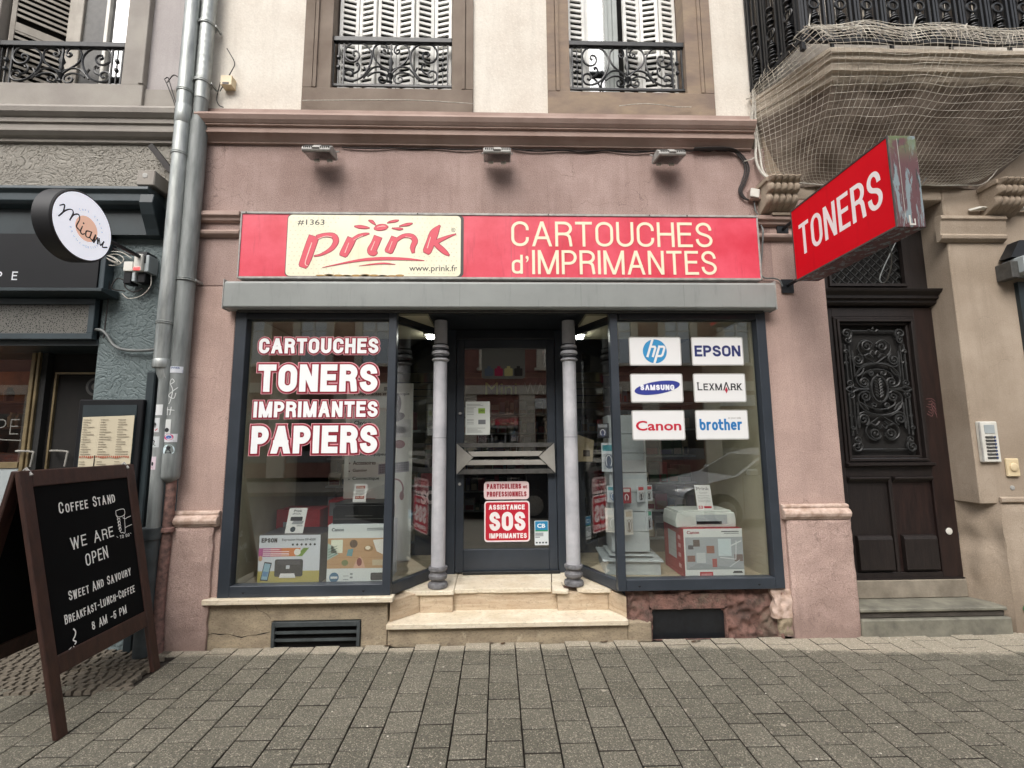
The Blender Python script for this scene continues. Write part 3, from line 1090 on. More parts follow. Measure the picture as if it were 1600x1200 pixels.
rough_block('pier_foot', 'pink_render_pier', -2.345, -2.035, -.035, -.03, .835, .008, B, 16, 44, seed=2)
rough_block('pier_foot', 'pink_render_pier', 2.135, 2.625, -.035, -.03, .835, .008, B, 24, 44, seed=9)
for x0, x1 in ((-2.335, -2.0), (2.11, 2.615)):
    k = MB('pink_chipped')
    k.extr_x([(0, .94), (-.03, .935), (-.036, .92), (-.028, .908), (-.05, .898), (-.062, .875), (-.055, .852), (-.04, .838), (-.04, .83), (0, .83)], x0, x1)
    k.build('string_moulding', B, bevel=.004)
for x0, x1 in ((-2.30, -1.99), (2.06, 2.60)):
    k = MB('pink_trim')
    k.extr_x([(0, 3.205), (-.05, 3.20), (-.055, 3.165), (-.035, 3.15), (-.03, 3.13), (0, 3.12)], x0, x1)
    k.extr_x([(0, 3.06), (-.03, 3.055), (-.045, 3.04), (-.04, 3.02), (-.02, 3.005), (0, 3.0)], x0, x1)
    k.build('capital_moulding', B, bevel=.003)

# cornice between ground floor and first floor
k = MB('pink_trim')
k.extr_x([(.05, 4.075), (-.03, 4.07), (-.034, 4.0), (-.10, 3.985), (-.12, 3.975), (-.127, 3.955), (-.112, 3.925), (-.095, 3.905), (-.088, 3.90), (-.088, 3.892),
          (-.07, 3.888), (-.07, 3.85), (-.078, 3.846), (-.078, 3.836), (-.055, 3.822), (-.032, 3.80), (-.022, 3.79), (-.022, 3.782), (.05, 3.78)], -2.345, 2.085)
k.build('cornice', B)

# first-floor wall with window openings
w = MB('cream_render')
W1, W2 = (-1.583, -.197), (.42, 1.815)
for x0, x1 in ((-2.33, W1[0]), (W1[1], W2[0]), (W2[1], 2.62)):
    w.box(x0, x1, .012, TH, 4.06, 7.2)
w.box(2.62, 9.0, .012, TH, 4.06, 7.2)
w.box(W1[0], W1[1], .012, TH, 6.35, 7.2)
w.box(W2[0], W2[1], .012, TH, 6.35, 7.2)
w.box(-2.33, 9.0, .012, TH, 7.2, 13)
w.build('upper_wall', B)

# right part: entrance bay and jamb
w = MB('beige_render')
w.box(3.665, 9.0, 0, TH, .92, 4.1)
w.box(2.61, 3.665, 0, TH, 3.36, 4.1)
w.box(2.2, 2.61, 0, TH, 3.361, 4.1)
w.build('entrance_wall', B, bevel=.008)
rough_block('pier_foot', 'beige_render', 3.80, 9.0, -.02, -.03, .92, .005, B, 90, 30, seed=21)
# splayed lower reveal
k = MB('beige_render')
n_ = 18
vs, fs = [], []
for j in range(n_ + 1):
    z = -.02 + .95 * j / n_
    for i in range(9):
        u = i / 8
        x = 3.665 + (3.80 - 3.665) * (1 - u)
        y = -.015 + .24 * u
        d = mnoise.noise(Vector((u * 3, z * 6, 5))) * .022 + mnoise.noise(Vector((u * 9, z * 20, 5))) * .009
        if abs(z - .62) < .05 and u > .2:
            d += .02
        vs.append((x + d, y, z))
for j in range(n_):
    for i in range(8):
        a = j * 9 + i
        fs.append((a, a + 1, a + 10, a + 9))
k.add(vs, fs)
k.build('damaged_reveal', B, smooth=True, label='crumbling splayed lower reveal beside the entrance steps')
k = MB('beige_render')
k.extr_x([(.01, 3.215), (-.05, 3.21), (-.06, 3.18), (-.045, 3.165), (-.04, 3.12), (-.03, 3.06), (-.045, 3.045), (-.04, 3.02), (-.015, 3.0), (.01, 3.0)], 3.58, 4.13)
k.build('capital_moulding', B, bevel=.003)
k = MB('beige_render')
k.prism([(3.80, -.012, .925), (3.80, -.03, .94), (3.80, -.03, .965), (3.80, -.012, .975)], (5.2, 0, 0))
k.build('string_moulding', B)

# sandstone window surrounds
def surround(x0, x1, i0, i1, mat):
    s_ = []
    MB(mat).box(x0, x1, -.012, TH, 4.05, 4.285).build('window_sill', B, bevel=.004)
    for a, b, sgn in ((x0, i0, 1), (i1, x1, -1)):
        k = MB(mat)
        zt = 6.35
        m1 = a + (b - a) * (.36 if sgn > 0 else .64)
        if sgn > 0:
            segs = ((a, m1 - .004, -.010), (m1 - .004, m1 + .004, .004), (m1 + .004, m1 + .03, -.016), (m1 + .03, b, .0))
        else:
            segs = ((m1 + .004, b, -.010), (m1 - .004, m1 + .004, .004), (m1 - .03, m1 - .004, -.016), (a, m1 - .03, .0))
        for p, q, y in segs:
            k.box(p, q, y, TH - .002, 4.288, zt)
        k.build('window_jamb', B)
    MB(mat).box(x0, x1, -.012, TH - .004, 6.352, 6.6).build('window_head', B)
surround(*W1, -1.36, -.372, 'sandstone_frame')
surround(*W2, .605, 1.59, 'sandstone_frame_warm')

def louver(win, x0, x1, y0, y1, z0, z1, mat, pitch=.0525, tilt=.5):
    """one folded shutter leaf: frame bars as shutter_leaf, each slat a piece of its own"""
    fw = .030
    d = Vector((x1 - x0, y1 - y0, 0)); L = d.length; d.normalize()
    nrm = Vector((d.y, -d.x, 0))
    def P(a, b, z): return Vector((x0, y0, z)) + d * a + nrm * b
    k = MB(mat)
    def bar(a0, a1, za, zb, t=.028):
        k.obox(P(a0, -t / 2, za), d * (a1 - a0), nrm * t, (0, 0, zb - za))
    bar(.002, fw, z0, z1); bar(L - fw, L - .002, z0, z1)
    rails = [z0 + .0, z0 + .50, z1 - .08]
    zr = (rails[0], rails[0] + .06), (rails[1], rails[1] + .075), (rails[2], z1)
    for a, b in zr:
        bar(fw, L - fw, a, b, .026)
    k.build('shutter_leaf', win, bevel=.002)
    gk = MB('dark_gap'); gk.obox(P(fw, -.030, z0), d * (L - 2 * fw), nrm * .004, (0, 0, z1 - z0)); gk.build('shutter_shade', win)
    z = z0 + .075
    while z < z1 - .1:
        if not any(a - .022 < z < b + .004 for a, b in zr):
            s_ = MB(mat)
            s_.obox(P(fw - .001, -.016, z + .018), d * (L - 2 * fw + .002), nrm * .026 + Vector((0, 0, -.012)), (0, 0, .022))
            s_.build('slat', win)
        z += pitch

win1 = MB('dark_gap').box(-1.36, -.372, .30, .34, 4.287, 6.35).build('window', B, label='first-floor window with white louvred shutters fully closed')
xs = [-1.352 + i * (.972 / 6) for i in range(7)]
yo = [.10, .135, .10, .135, .10, .135, .10]
for i in range(6):
    louver(win1, xs[i] + .003, xs[i + 1] - .003, .13 + (.03 if i % 2 else -.01), .13 + (-.01 if i % 2 else .03), 4.30, 5.9, 'shutter_white')
win2 = MB('dark_gap').box(.605, 1.59, .30, .34, 4.287, 6.35).build('window', B, label='first-floor window with shutters part open and sky in its glass')
louver(win2, .612, .772, .13, .15, 4.30, 5.9, 'shutter_white')
for i in range(3):
    louver(win2, 1.105 + i * .16, 1.262 + i * .16, .13 + (.03 if i % 2 else 0), .13 + (0 if i % 2 else .03), 4.30, 5.9, 'shutter_white')
MB('window_glass').box(.81, .955, .205, .211, 4.33, 6.3).build('window_pane', win2)
k = MB('shutter_white'); k.box(.775, .81, .17, .25, 4.29, 6.34); k.box(.812, .953, .19, .23, 4.29, 4.33); k.build('window_frame', win2, bevel=.003)
k = MB('window_paint_grey'); k.box(.956, .985, .17, .25, 4.29, 6.34); k.box(.985, 1.03, .19, .26, 4.29, 6.34); k.box(1.03, 1.075, .18, .27, 4.29, 6.34); k.build('window_frame', win2, bevel=.004, label='grey painted inner casement edge')

# ------------------------------------------------------------------ window guards in wrought iron
GP = {
 'a': [(505, 385), (492, 376), (497, 360), (520, 362), (530, 385), (512, 412), (478, 416), (448, 395), (440, 360), (462, 325), (505, 310), (560, 320), (598, 355), (606, 400), (590, 450), (555, 498), (505, 522), (462, 520), (440, 498), (448, 470), (475, 462), (494, 478), (484, 497), (468, 490)],
 'b': [(690, 352), (680, 346), (674, 358), (690, 370), (706, 352), (692, 322), (655, 314), (622, 335), (614, 372), (632, 410), (668, 440), (700, 462), (716, 480)],
 'c': [(520, 440), (513, 430), (524, 426), (534, 442), (526, 468), (498, 482)],
 'd': [(560, 508), (585, 478), (615, 450), (655, 442), (695, 452), (716, 462)],
 'e': [(585, 498), (620, 478), (665, 474), (698, 490), (704, 515), (684, 532), (660, 526), (654, 508), (668, 498), (680, 510)],
 'f': [(580, 480), (572, 462), (562, 446)],
}
def guard(x0, x1, y, z0, z1, label):
    t = thing('window_guard', ((x0 + x1) / 2, y, z0), label, 'window guard', 'wrought iron guards of the first-floor windows')
    W, H = x1 - x0, z1 - z0
    cxm = (x0 + x1) / 2
    def mp(px, py, s_=1):
        u = (px - 725) / 370
        return (cxm + s_ * u * W / 2, y, z0 + (552 - py) / (552 - 292) * H)
    MB('black_iron').box(x0 - .01, x1 + .01, y - .022, y + .02, z1 - .035, z1 + .012).build('handrail', t, bevel=.005)
    MB('black_iron').box(x0 - .01, x1 + .01, y - .008, y + .008, z0 - .002, z0 + .016).build('bottom_rail', t)
    for s_ in (1, -1):
        for px in (375, 436):
            p = mp(px, 552, s_)[0]
            MB('black_iron').box(p - .006, p + .006, y - .006, y + .006, z0 + .014, z1 - .03).build('upright', t)
        for nm in 'abcdef':
            mm = MB('black_iron')
            pts = cr([mp(a, b, s_) for a, b in GP[nm]], 4)
            mm.tube(pts, .0078 if nm != 'a' else .0086, 5)
            mm.build('scroll', t, smooth=True)
        k = MB('black_iron')
        for py in (395, 450):
            c_ = mp(405, py, s_)
            k.lathe([(.002, -.03), (.006, -.022), (.017, -.008), (.017, .008), (.006, .022), (.002, .03)], c_, 6)
        c_ = mp(405, 422, s_); k.box(c_[0] - .004, c_[0] + .004, y - .004, y + .004, z0 + .02, z1 - .03)
        k.build('spear_ornament', t)
    k = MB('black_iron')
    c_ = mp(725, 552)[0]
    k.box(c_ - .006, c_ + .006, y - .007, y + .007, z0 + .01, z1 - .03)
    k.lathe([(.003, .02), (.018, .04), (.008, .06), (.02, .09), (.028, .105), (.008, .13), (.018, .16), (.012, .19), (.024, .22), (.006, .27), (.012, .31), (.003, .33)], (c_, y, z0), 8)
    k.build('centre_ornament', t, smooth=True)
guard(-1.385, -.385, .045, 4.345, 4.775, 'scrolled black window guard in front of fully closed white shutters')
guard(.61, 1.60, .045, 4.345, 4.775, 'scrolled black window guard below the part-open shutters near the balcony')

# ------------------------------------------------------------------ plinths, sill, vent, steps
k = MB('plinth_stone')
k.prism([(x, -.002, z) for x, z in ((-2.05, -.02), (-1.595, -.02), (-1.595, .17), (-.975, .17), (-.975, -.02), (-.79, -.02), (-.79, .298), (-2.05, .298))], (0, .3, 0))
pl = k.build('plinth_wall', B, bevel=.006, label='cracked beige stone plinth under the left display window')
k = MB('dark_gap')
pts = [(-2.05 + .05 * i, -.004, .085 + .012 * math.sin(i * .9) + .006 * math.sin(i * 2.3)) for i in range(10)]
ribbon(k, [(p[0], p[2]) for p in pts], [.001 + .003 * (i % 3) for i in range(10)], front(-.004))
ribbon(k, [(-1.72, .28), (-1.70, .25), (-1.64, .225), (-1.605, .19)], .002, front(-.004))
k.build('crack', pl)
sill = MB('travertine_tread').box(-2.065, -.745, -.055, .02, .3, .337).build('window_sill_slab', B, bevel=.004, label='pale travertine sill slab under the left display window')
vg = thing('cellar_vent', (-1.285, 0, 0), 'dark iron cellar vent grille with horizontal slats at pavement level', 'vent grille')
k = MB('cast_iron')
k.box(-1.592, -1.57, -.018, .02, 0, .168); k.box(-1.0, -.978, -.018, .02, 0, .168); k.box(-1.57, -1.0, -.018, .02, .135, .168)
k.build('grille_frame', vg, bevel=.002)
for z in (.088, .038):
    MB('cast_iron').obox((-1.57, -.012, z), (.57, 0, 0), (0, .02, -.012), (0, 0, .02)).build('slat', vg)
bx('vent_shaft', 'dark_gap', (-1.59, -.98, .03, .2, -.02, .167), vg)

st = thing('shop_steps', (.07, .1, 0), 'worn travertine steps leading up to the shop door', 'steps')
MB('plinth_stone').box(-.785, .925, -.004, .3, -.02, .11).build('riser', st, bevel=.004, label='rough lower riser meeting the pavement')
k = MB('plinth_stone').box(.927, 1.10, -.01, .3, -.02, .125).build('side_block', st, bevel=.01)
k = MB('travertine_tread')
k.prism([(-.79, -.04, .112), (.925, -.04, .112), (.925, .23, .112), (-.79, .23, .112)], (0, 0, .036))
k.build('tread', st, bevel=.004)
k = MB('travertine_riser')
k.box(-.345, .445, .212, .3, .147, .278)
k.build('riser', st)
k = MB('travertine_riser'); k.box(-.59, -.345, .175, .3, .147, .274); k.build('riser', st, bevel=.003)
k = MB('travertine_riser'); k.box(.447, .83, .172, .3, .147, .274); k.build('riser', st, bevel=.003)
for s_ in (-1, 1):
    a = (-.775, 0) if s_ < 0 else (.925, 0)
    b = (-.592, .185) if s_ < 0 else (.832, .182)
    k = MB('travertine_riser')
    k.prism([(a[0], a[1], .149), (b[0], b[1], .149), (b[0], .4, .149), (a[0], .4, .149)][::(1 if s_ < 0 else -1)], (0, 0, .145))
    k.build('cheek', st, bevel=.003)
def slab(pts, z0, z1, name, label=None):
    MB('travertine_tread').prism([(x, y, z0) for x, y in pts], (0, 0, z1 - z0)).build(name, st, bevel=.003, label=label)
slab([(-.64, .155), (-.337, .155), (-.345, .66), (-.50, .66), (-.78, .2)], .277, .307, 'landing_slab')
slab([(-.334, .192), (-.18, .192), (-.15, .204), (-.12, .197), (-.04, .199), (-.02, .19), (.40, .19), (.455, .66), (-.342, .66)], .276, .306, 'landing_slab', 'landing slab with a chipped front edge')
slab([(.405, .15), (.52, .13), (.53, .15), (.50, .19), (.49, .34), (.42, .34)], .278, .307, 'landing_slab', 'broken corner piece of the landing')
slab([(.60, .175), (.66, .15), (.86, .15), (.93, .21), (.71, .64), (.46, .66), (.425, .345), (.52, .345), (.60, .30)], .276, .306, 'landing_slab')
bx('slab_bed', 'red_sandstone', (-.6, .8, .22, .64, .24, .272), st)

# damaged red sandstone plinth on the right with the cellar opening
def hole(x, z):
    x0, x1, zt, r = 1.115, 1.655, .195, .05
    if not (x0 < x < x1 and z < zt):
        return False
    for cx, s_ in ((x0 + r, -1), (x1 - r, 1)):
        if (x - cx) * s_ > 0 and z > zt - r:
            return (x - cx) ** 2 + (z - (zt - r)) ** 2 < r * r
    return True
rough_block('plinth_wall', 'red_sandstone', .935, 2.09, .035, -.02, .336, .048, B, 120, 40, back=.02, hole=hole, seed=4, label='broken red sandstone plinth under the right display window')
k = MB('red_sandstone')
k.box(1.10, 1.113, .02, .3, -.02, .21); k.box(1.657, 1.67, .02, .3, -.02, .21); k.box(1.10, 1.67, .02, .3, .197, .3)
k.build('opening_reveal', B)
bx('opening_dark_sheet', 'black_iron', (1.113, 1.657, .05, .07, -.02, .197), B)  # flat dark sheet standing in for the shade inside the cellar opening
rough_block('render_patch', 'pink_chipped', 2.0, 2.16, -.015, .13, .335, .03, B, 16, 20, back=.05, seed=31, label='loose broken render at the plinth corner')
rough_block('render_patch', 'plinth_stone', 2.04, 2.155, .0, .0, .15, .03, B, 12, 14, back=.05, seed=44)
# ================================================================== SHOPFRONT
S = thing('shopfront', (.06, .03, .337), 'slate grey metal shopfront with two display windows and a recessed glass door', 'shopfront')
def bar(name, mat, x0, x1, y0, y1, z0, z1, parent=S, bevel=.003, label=None):
    return MB(mat).box(x0, x1, y0, y1, z0, z1).build(name, parent, bevel=bevel, label=label)
DF = 'dark_frame'
bar('stile', DF, -1.982, -1.898, -.02, .06, .338, 2.44)
bar('stile', DF, 2.022, 2.094, -.02, .06, .338, 2.44)
bar('bottom_rail', DF, -1.898, -.80, -.02, .06, .338, .416)
bar('bottom_rail', DF, .925, 2.022, -.02, .06, .338, .416)
bar('top_rail', 'dark_frame_side', -1.898, -.83, -.018, .06, 2.352, 2.44)
bar('top_rail', 'dark_frame_side', .94, 2.022, -.018, .06, 2.352, 2.44)
for sx, a, b in ((-1, -.80, -.475), (1, .895, .635)):
    A, Bv = Vector((a, .02, 0)), Vector((b, .575, 0))
    d = (Bv - A).normalized(); n = Vector((d.y, -d.x, 0)) * (1 if sx < 0 else -1)
    L = (Bv - A).length
    k = MB(DF); k.box(a - .03, a + .03, -.022, .045, .338, 2.44)
    k.build('corner_post', S, bevel=.004)
    k = MB(DF); k.obox(A + d * .035 + Vector((0, 0, .312)), d * (L - .03), -n * .05, (0, 0, .078)); k.build('bottom_rail', S, bevel=.003)
    k = MB('dark_frame_side'); k.obox(A + d * .035 + Vector((0, 0, 2.352)), d * (L - .03), -n * .05, (0, 0, .09)); k.build('top_rail', S)
    k = MB('shop_glass'); k.obox(A + d * .03 - n * .022 + Vector((0, 0, .385)), d * (L - .02), -n * .006, (0, 0, 1.97)); k.build('side_pane', S)
    k = MB(DF); k.box(b - .018, b + .018, .56, .62, .31, 2.44); k.build('inner_post', S)
k = MB('shop_glass').box(-1.90, -.825, .028, .034, .412, 2.356).build('window_pane', S)
k = MB('shop_glass').box(.92, 2.025, .028, .034, .412, 2.356).build('window_pane', S)
# screw slots in the rails
k = MB('dark_gap')
for x in (-1.80, -.96, 1.02, 1.90):
    poly(k, front(-.0215), [(x - .012, .374), (x + .012, .374), (x, .362)])
k.build('drain_slot', S)
# door frame and leaf
bar('door_stile', DF, -.457, -.372, .60, .66, .307, 2.42)
bar('door_stile', DF, .512, .617, .60, .66, .307, 2.42)
bar('door_head', 'dark_frame_side', -.372, .512, .60, .66, 2.335, 2.42)
bx('recess_ceiling', 'dark_frame_side', (-.9, 1.0, .05, .7, 2.425, 2.47), S)
D = bpy.data.objects.new('door', None); C.objects.link(D); D.parent = S; D.location = Vector((.07, .61, .31)) - S.location
k = MB(DF)
k.box(-.368, -.299, .60, .65, .318, 2.332); k.box(.435, .508, .60, .65, .318, 2.332)
k.box(-.299, .435, .602, .65, .318, .505); k.box(-.299, .435, .602, .65, 2.247, 2.332)
k.build('door_leaf', D, bevel=.004)
bar('threshold_bar', 'black_iron', -.30, .52, .565, .60, .308, .332, D)
bx('door_glass', 'shop_glass', (-.30, .436, .622, .628, .504, 2.248), D)
k = MB('fixture_grey'); k.lathe([(.004, 0), (.013, .002), (.013, .014), (.004, .016)], (-.333, .60, 1.665), 10, 'y'); k.lathe([(.004, 0), (.013, .002), (.013, .014), (.004, .016)], (-.333, .60, 1.055), 10, 'y'); k.build('lock_cylinder', D)
# bow-tie push plate
FP = front(.545)
hx = lambda c: -.357 + (c - 290) * (.847 / 812)
hz = lambda c: 1.402 - (c - 15) * (.262 / 270)
def plate(mat, pts, y=.545, t=.02, name='push_plate'):
    k = MB(mat); k.prism([(hx(a), y, hz(b)) for a, b in pts], (0, t, 0)); return k.build(name, D, bevel=.002)
plate('stainless', [(290, 15), (290, 285), (425, 140)])
plate('stainless', [(1100, 15), (970, 135), (1105, 280)])
plate('fixture_dark', [(296, 12), (340, 50), (1060, 50), (1096, 12)], .547, name='push_bar')
plate('fixture_dark', [(296, 285), (345, 242), (1062, 242), (1100, 283)], .547, name='push_bar')
plate('stainless', [(380, 86), (418, 130), (968, 130), (1008, 86)], .55, name='push_bar')
plate('stainless', [(358, 206), (405, 162), (985, 162), (1030, 206)], .55, name='push_bar')
k = MB('fixture_dark'); k.box(-.34, -.30, .56, .602, 1.25, 1.29); k.box(.44, .475, .56, .602, 1.25, 1.29); k.build('bracket', D)

# slim columns either side of the steps
def column(x, label):
    t = thing('column', (x, .25, .307), label, 'column', 'slim columns in front of the recessed door')
    k = MB('column_base_grey')
    k.lathe([(.05, 0), (.074, .006), (.077, .022), (.072, .036), (.055, .045), (.052, .058), (.066, .066), (.072, .08), (.072, .094), (.06, .104), (.056, .118), (.062, .126), (.072, .134), (.074, .15), (.069, .158), (.052, .162)], (x, .25, .307), 28)
    k.build('base', t, smooth=True)
    MB('grey_paint_column').lathe([(.055, 0), (.055, 1.58), (.054, 1.6)], (x, .25, .465), 28).build('shaft', t, smooth=True)
    MB('cable_grey').lathe([(.0553, 0), (.0557, .002), (.0553, .004)], (x, .25, 1.448), 28).build('joint', t)
    k = MB('grey_paint_column')
    k.lathe([(.056, 0), (.070, .010), (.070, .018), (.058, .026), (.056, .036), (.057, .050), (.070, .060), (.072, .070), (.066, .084), (.056, .092), (.056, .106), (.066, .112), (.066, .128), (.055, .138), (.052, .34)], (x, .25, 2.066), 28)
    k.build('capital', t, smooth=True)
    k = MB('black_iron')
    k.lathe([(.06, 0), (.0735, .003), (.0735, .010), (.06, .013)], (x, .25, 2.098), 28); k.lathe([(.06, 0), (.070, .003), (.070, .010), (.06, .013)], (x, .25, 2.156), 28)
    k.lathe([(.056, 0), (.062, .003), (.062, .008), (.056, .011)], (x, .25, 2.200), 28)
    k.build('ring', t, smooth=True)
column(-.468, 'white-grey ringed column beside the left display window')
column(.585, 'white-grey ringed column beside the right display window')

# roller shutter box
sb = thing('shutter_box', (.05, -.05, 2.41), 'long dull grey metal roller shutter box below the red sign', 'shutter box')
k = MB('shutter_box_metal')
k.prism([(-2.03, -.012, 2.412), (-2.03, -.10, 2.412), (-2.03, -.112, 2.424), (-2.03, -.112, 2.60), (-2.03, -.102, 2.618), (-2.03, -.012, 2.628)], (4.165, 0, 0))
k.build('casing', sb, bevel=.003)
for x in (-2.036, 2.131):
    MB('fixture_grey').box(x, x + .008, -.116, -.012, 2.406, 2.632).build('end_cap', sb, bevel=.002)
k = MB('cable_grey')
for x in (-.285, .63, 1.42):
    k.box(x, x + .002, -.1132, -.1125, 2.43, 2.60)
k.build('seam', sb)
bx('bottom_slat', 'fixture_dark', (-1.95, 2.06, -.06, -.025, 2.398, 2.413), sb)
k = MB('dark_gap'); k.box(-1.975, 2.09, -.008, .0, 2.40, 2.62); k.build('backing', sb)

# ================================================================== MAIN SIGN
G = thing('shop_sign', (.04, -.03, 2.66), 'long weathered red fascia sign with a cream logo panel and cream lettering', 'sign')
sx = lambda px: -1.967 + (px - 378) * .004968
sz = lambda py: 3.182 - (py - 332.5) * .004985 + .00  # sign plane
MB('sign_red').box(-1.96, 2.058, -.055, -.012, 2.672, 3.172).build('sign_panel', G)
k = MB('fixture_grey')
k.box(-1.972, 2.07, -.062, -.01, 3.172, 3.19); k.box(-1.972, -1.96, -.062, -.01, 2.66, 3.172); k.box(2.058, 2.07, -.062, -.01, 2.66, 3.172); k.box(-1.96, 2.058, -.062, -.01, 2.655, 2.672)
k.build('sign_frame', G, bevel=.002)
k = MB('cable_grey'); k.box(.105, .1065, -.0558, -.0553, 2.672, 3.172); k.build('panel_joint', G)
F = front(-.0555)
k = MB('#3c3b38'); poly(k, front(-.0558), rrect(-1.617, 2.674, -.262, 3.171, .03)); k.build('panel_border', G)
k = MB('sign_cream'); poly(k, front(-.0565), rrect(-1.612, 2.677, -.285, 3.169, .035))
k.build('logo_panel', G)
# honeycomb screen print
k = MB('#d3ceb4')
for j in range(14):
    for i in range(34):
        x, z = -1.59 + i * .038 + (j % 2) * .019, 2.70 + j * .034
        if x < -.31 and z < 3.15 and abs(x + .95) > .25 + .3 * math.sin(j) ** 2 * .3:
            poly(k, front(-.0567), ell(x, z, .007, .006, 6))
k.build('dot_print', G)['kind'] = 'stuff'
qx = lambda c: sx(350 + c * .26875)
qz = lambda c: sz(300 + c * .26875)
def brush(mb, pts, F=None, d=0., grow=0.):
    c = cr([(qx(a), qz(b), w_ * 1.14 * .26875 * .004968 + grow) for a, b, w_ in pts], 5)
    ribbon(mb, [(p.x, p.y) for p in c], [max(p.z, .001) for p in c], F or front(-.058), d, ext=grow / 2)
LOGO = [
 [(522, 262, 50), (505, 320, 52), (485, 390, 50), (470, 435, 44), (466, 447, 30)],
 [(540, 268, 22), (580, 255, 20), (630, 258, 26), (648, 290, 26), (625, 335, 20), (570, 370, 10), (530, 380, 5)],
 [(738, 272, 44), (718, 320, 44), (695, 368, 40), (690, 380, 28)],
 [(735, 290, 18), (770, 262, 16), (810, 248, 14), (835, 244, 4)],
 [(888, 262, 40), (872, 305, 40), (855, 345, 44), (868, 360, 30), (885, 356, 8)],
 [(985, 265, 36), (968, 310, 40), (952, 348, 40), (948, 358, 26)],
 [(985, 290, 16), (1030, 258, 18), (1078, 258, 24), (1100, 285, 26), (1088, 325, 22), (1092, 358, 12)],
 [(1242, 192, 6), (1212, 235, 40), (1192, 290, 42), (1172, 345, 40), (1165, 360, 26)],
 [(1335, 243, 3), (1285, 262, 12), (1240, 283, 20), (1215, 300, 24)],
 [(1215, 300, 20), (1248, 330, 26), (1280, 358, 20), (1298, 372, 5)],
 [(752, 200, 4), (780, 203, 16), (815, 207, 12), (835, 210, 3)],
 [(832, 164, 3), (848, 170, 13), (862, 182, 8), (870, 190, 2)],
 [(1002, 162, 3), (985, 166, 11), (955, 172, 8), (940, 178, 2)],
 [(1082, 180, 3), (1060, 186, 13), (1030, 192, 9), (1010, 197, 2)],
 [(1028, 214, 3), (1010, 214, 12), (985, 212, 7), (968, 210, 2)],
 [(865, 214, 6), (880, 210, 26), (905, 205, 32), (930, 203, 24), (942, 202, 6)],
 [(578, 448, 2), (680, 425, 7), (800, 402, 13), (930, 393, 16), (1060, 396, 12), (1155, 404, 2)],
 [(785, 438, 1), (860, 427, 6), (930, 422, 8), (990, 428, 1)],
]
k = MB('#8d2638')
for i, b_ in enumerate(LOGO):
    brush(k, b_, front(-.0572), i * .00005, .0085 if i < 16 else .003)
k.build('logo_outline', G)
k = MB('#cf4a5b')
for i, b_ in enumerate(LOGO):
    brush(k, b_, front(-.0588), i * .00005)
k.build('logo', G, label='red brush-style word "prink" with a rayed dot')
k = MB('#efc9c0')
for pts in ([(512, 300, 4), (495, 360, 5), (480, 425, 4), (500, 440, 2)], [(545, 278, 3), (590, 262, 4), (625, 266, 3)], [(722, 300, 3), (702, 360, 4)], [(748, 285, 2), (800, 256, 3)], [(870, 290, 3), (850, 345, 4)], [(970, 290, 3), (952, 345, 3)], [(1190, 262, 3), (1172, 330, 4)], [(880, 205, 2), (910, 198, 4), (930, 199, 2)], [(1045, 262, 2), (1080, 268, 3)]):
    brush(k, pts, front(-.0602))
k.build('logo_highlight', G)
k = MB('#2b2b2a')
ftext(k, '#1363', F, qx(425), qz(196), qx(578) - qx(425), qz(160) - qz(196), .0015, .004)
ftext(k, 'www.prink.fr', F, qx(1070), qz(478), qx(1345) - qx(1070), None, .0015, .004)
ftext(k, '\u00ae', F, qx(1308), qz(230), qx(1333) - qx(1308), None, .0015)
k.build('small_lettering', G)
rx = lambda c: sx(780 + c * .26875)
for word, u0, u1, b0, b1, t in (('CARTOUCHES', 58, 1247, 312, 160, .0225), ('IMPRIMANTES', 178, 1262, 480, 335, .0222)):
    k = MB('#e4dcc0')
    letters(k, word, front(-.0575), rx(u0), qz(b0 + 2), rx(u1) - rx(u0), qz(b1) - qz(b0), t, gap=.15)
    k.build('lettering', G)
k = MB('#e4dcc0')
letters(k, 'd', front(-.0575), rx(60), qz(480), rx(124) - rx(60), qz(366) - qz(480), .020)
ftext(k, '\u2019', front(-.0575), rx(140), qz(412), rx(158) - rx(140), qz(372) - qz(412))
k.build('lettering', G)
k = MB('#9d7a3c')
ftext_ = None
for i in range(14):
    x = -1.35 + i * .045
    poly(k, front(-.0568), ell(x + .02 * math.sin(i * 2.1), 2.682 + .003 * math.sin(i), .035, .006 + .003 * abs(math.sin(i * 1.3)), 10))
k.build('rust_stain', G)
k = MB('fixture_dark')
for x in (-1.93, -.62, .4, 1.2, 1.5):
    k.lathe([(.002, 0), (.006, .001), (.006, .004), (.002, .005)], (x, -.062, 3.181), 8, 'y')
k.build('screw', G)

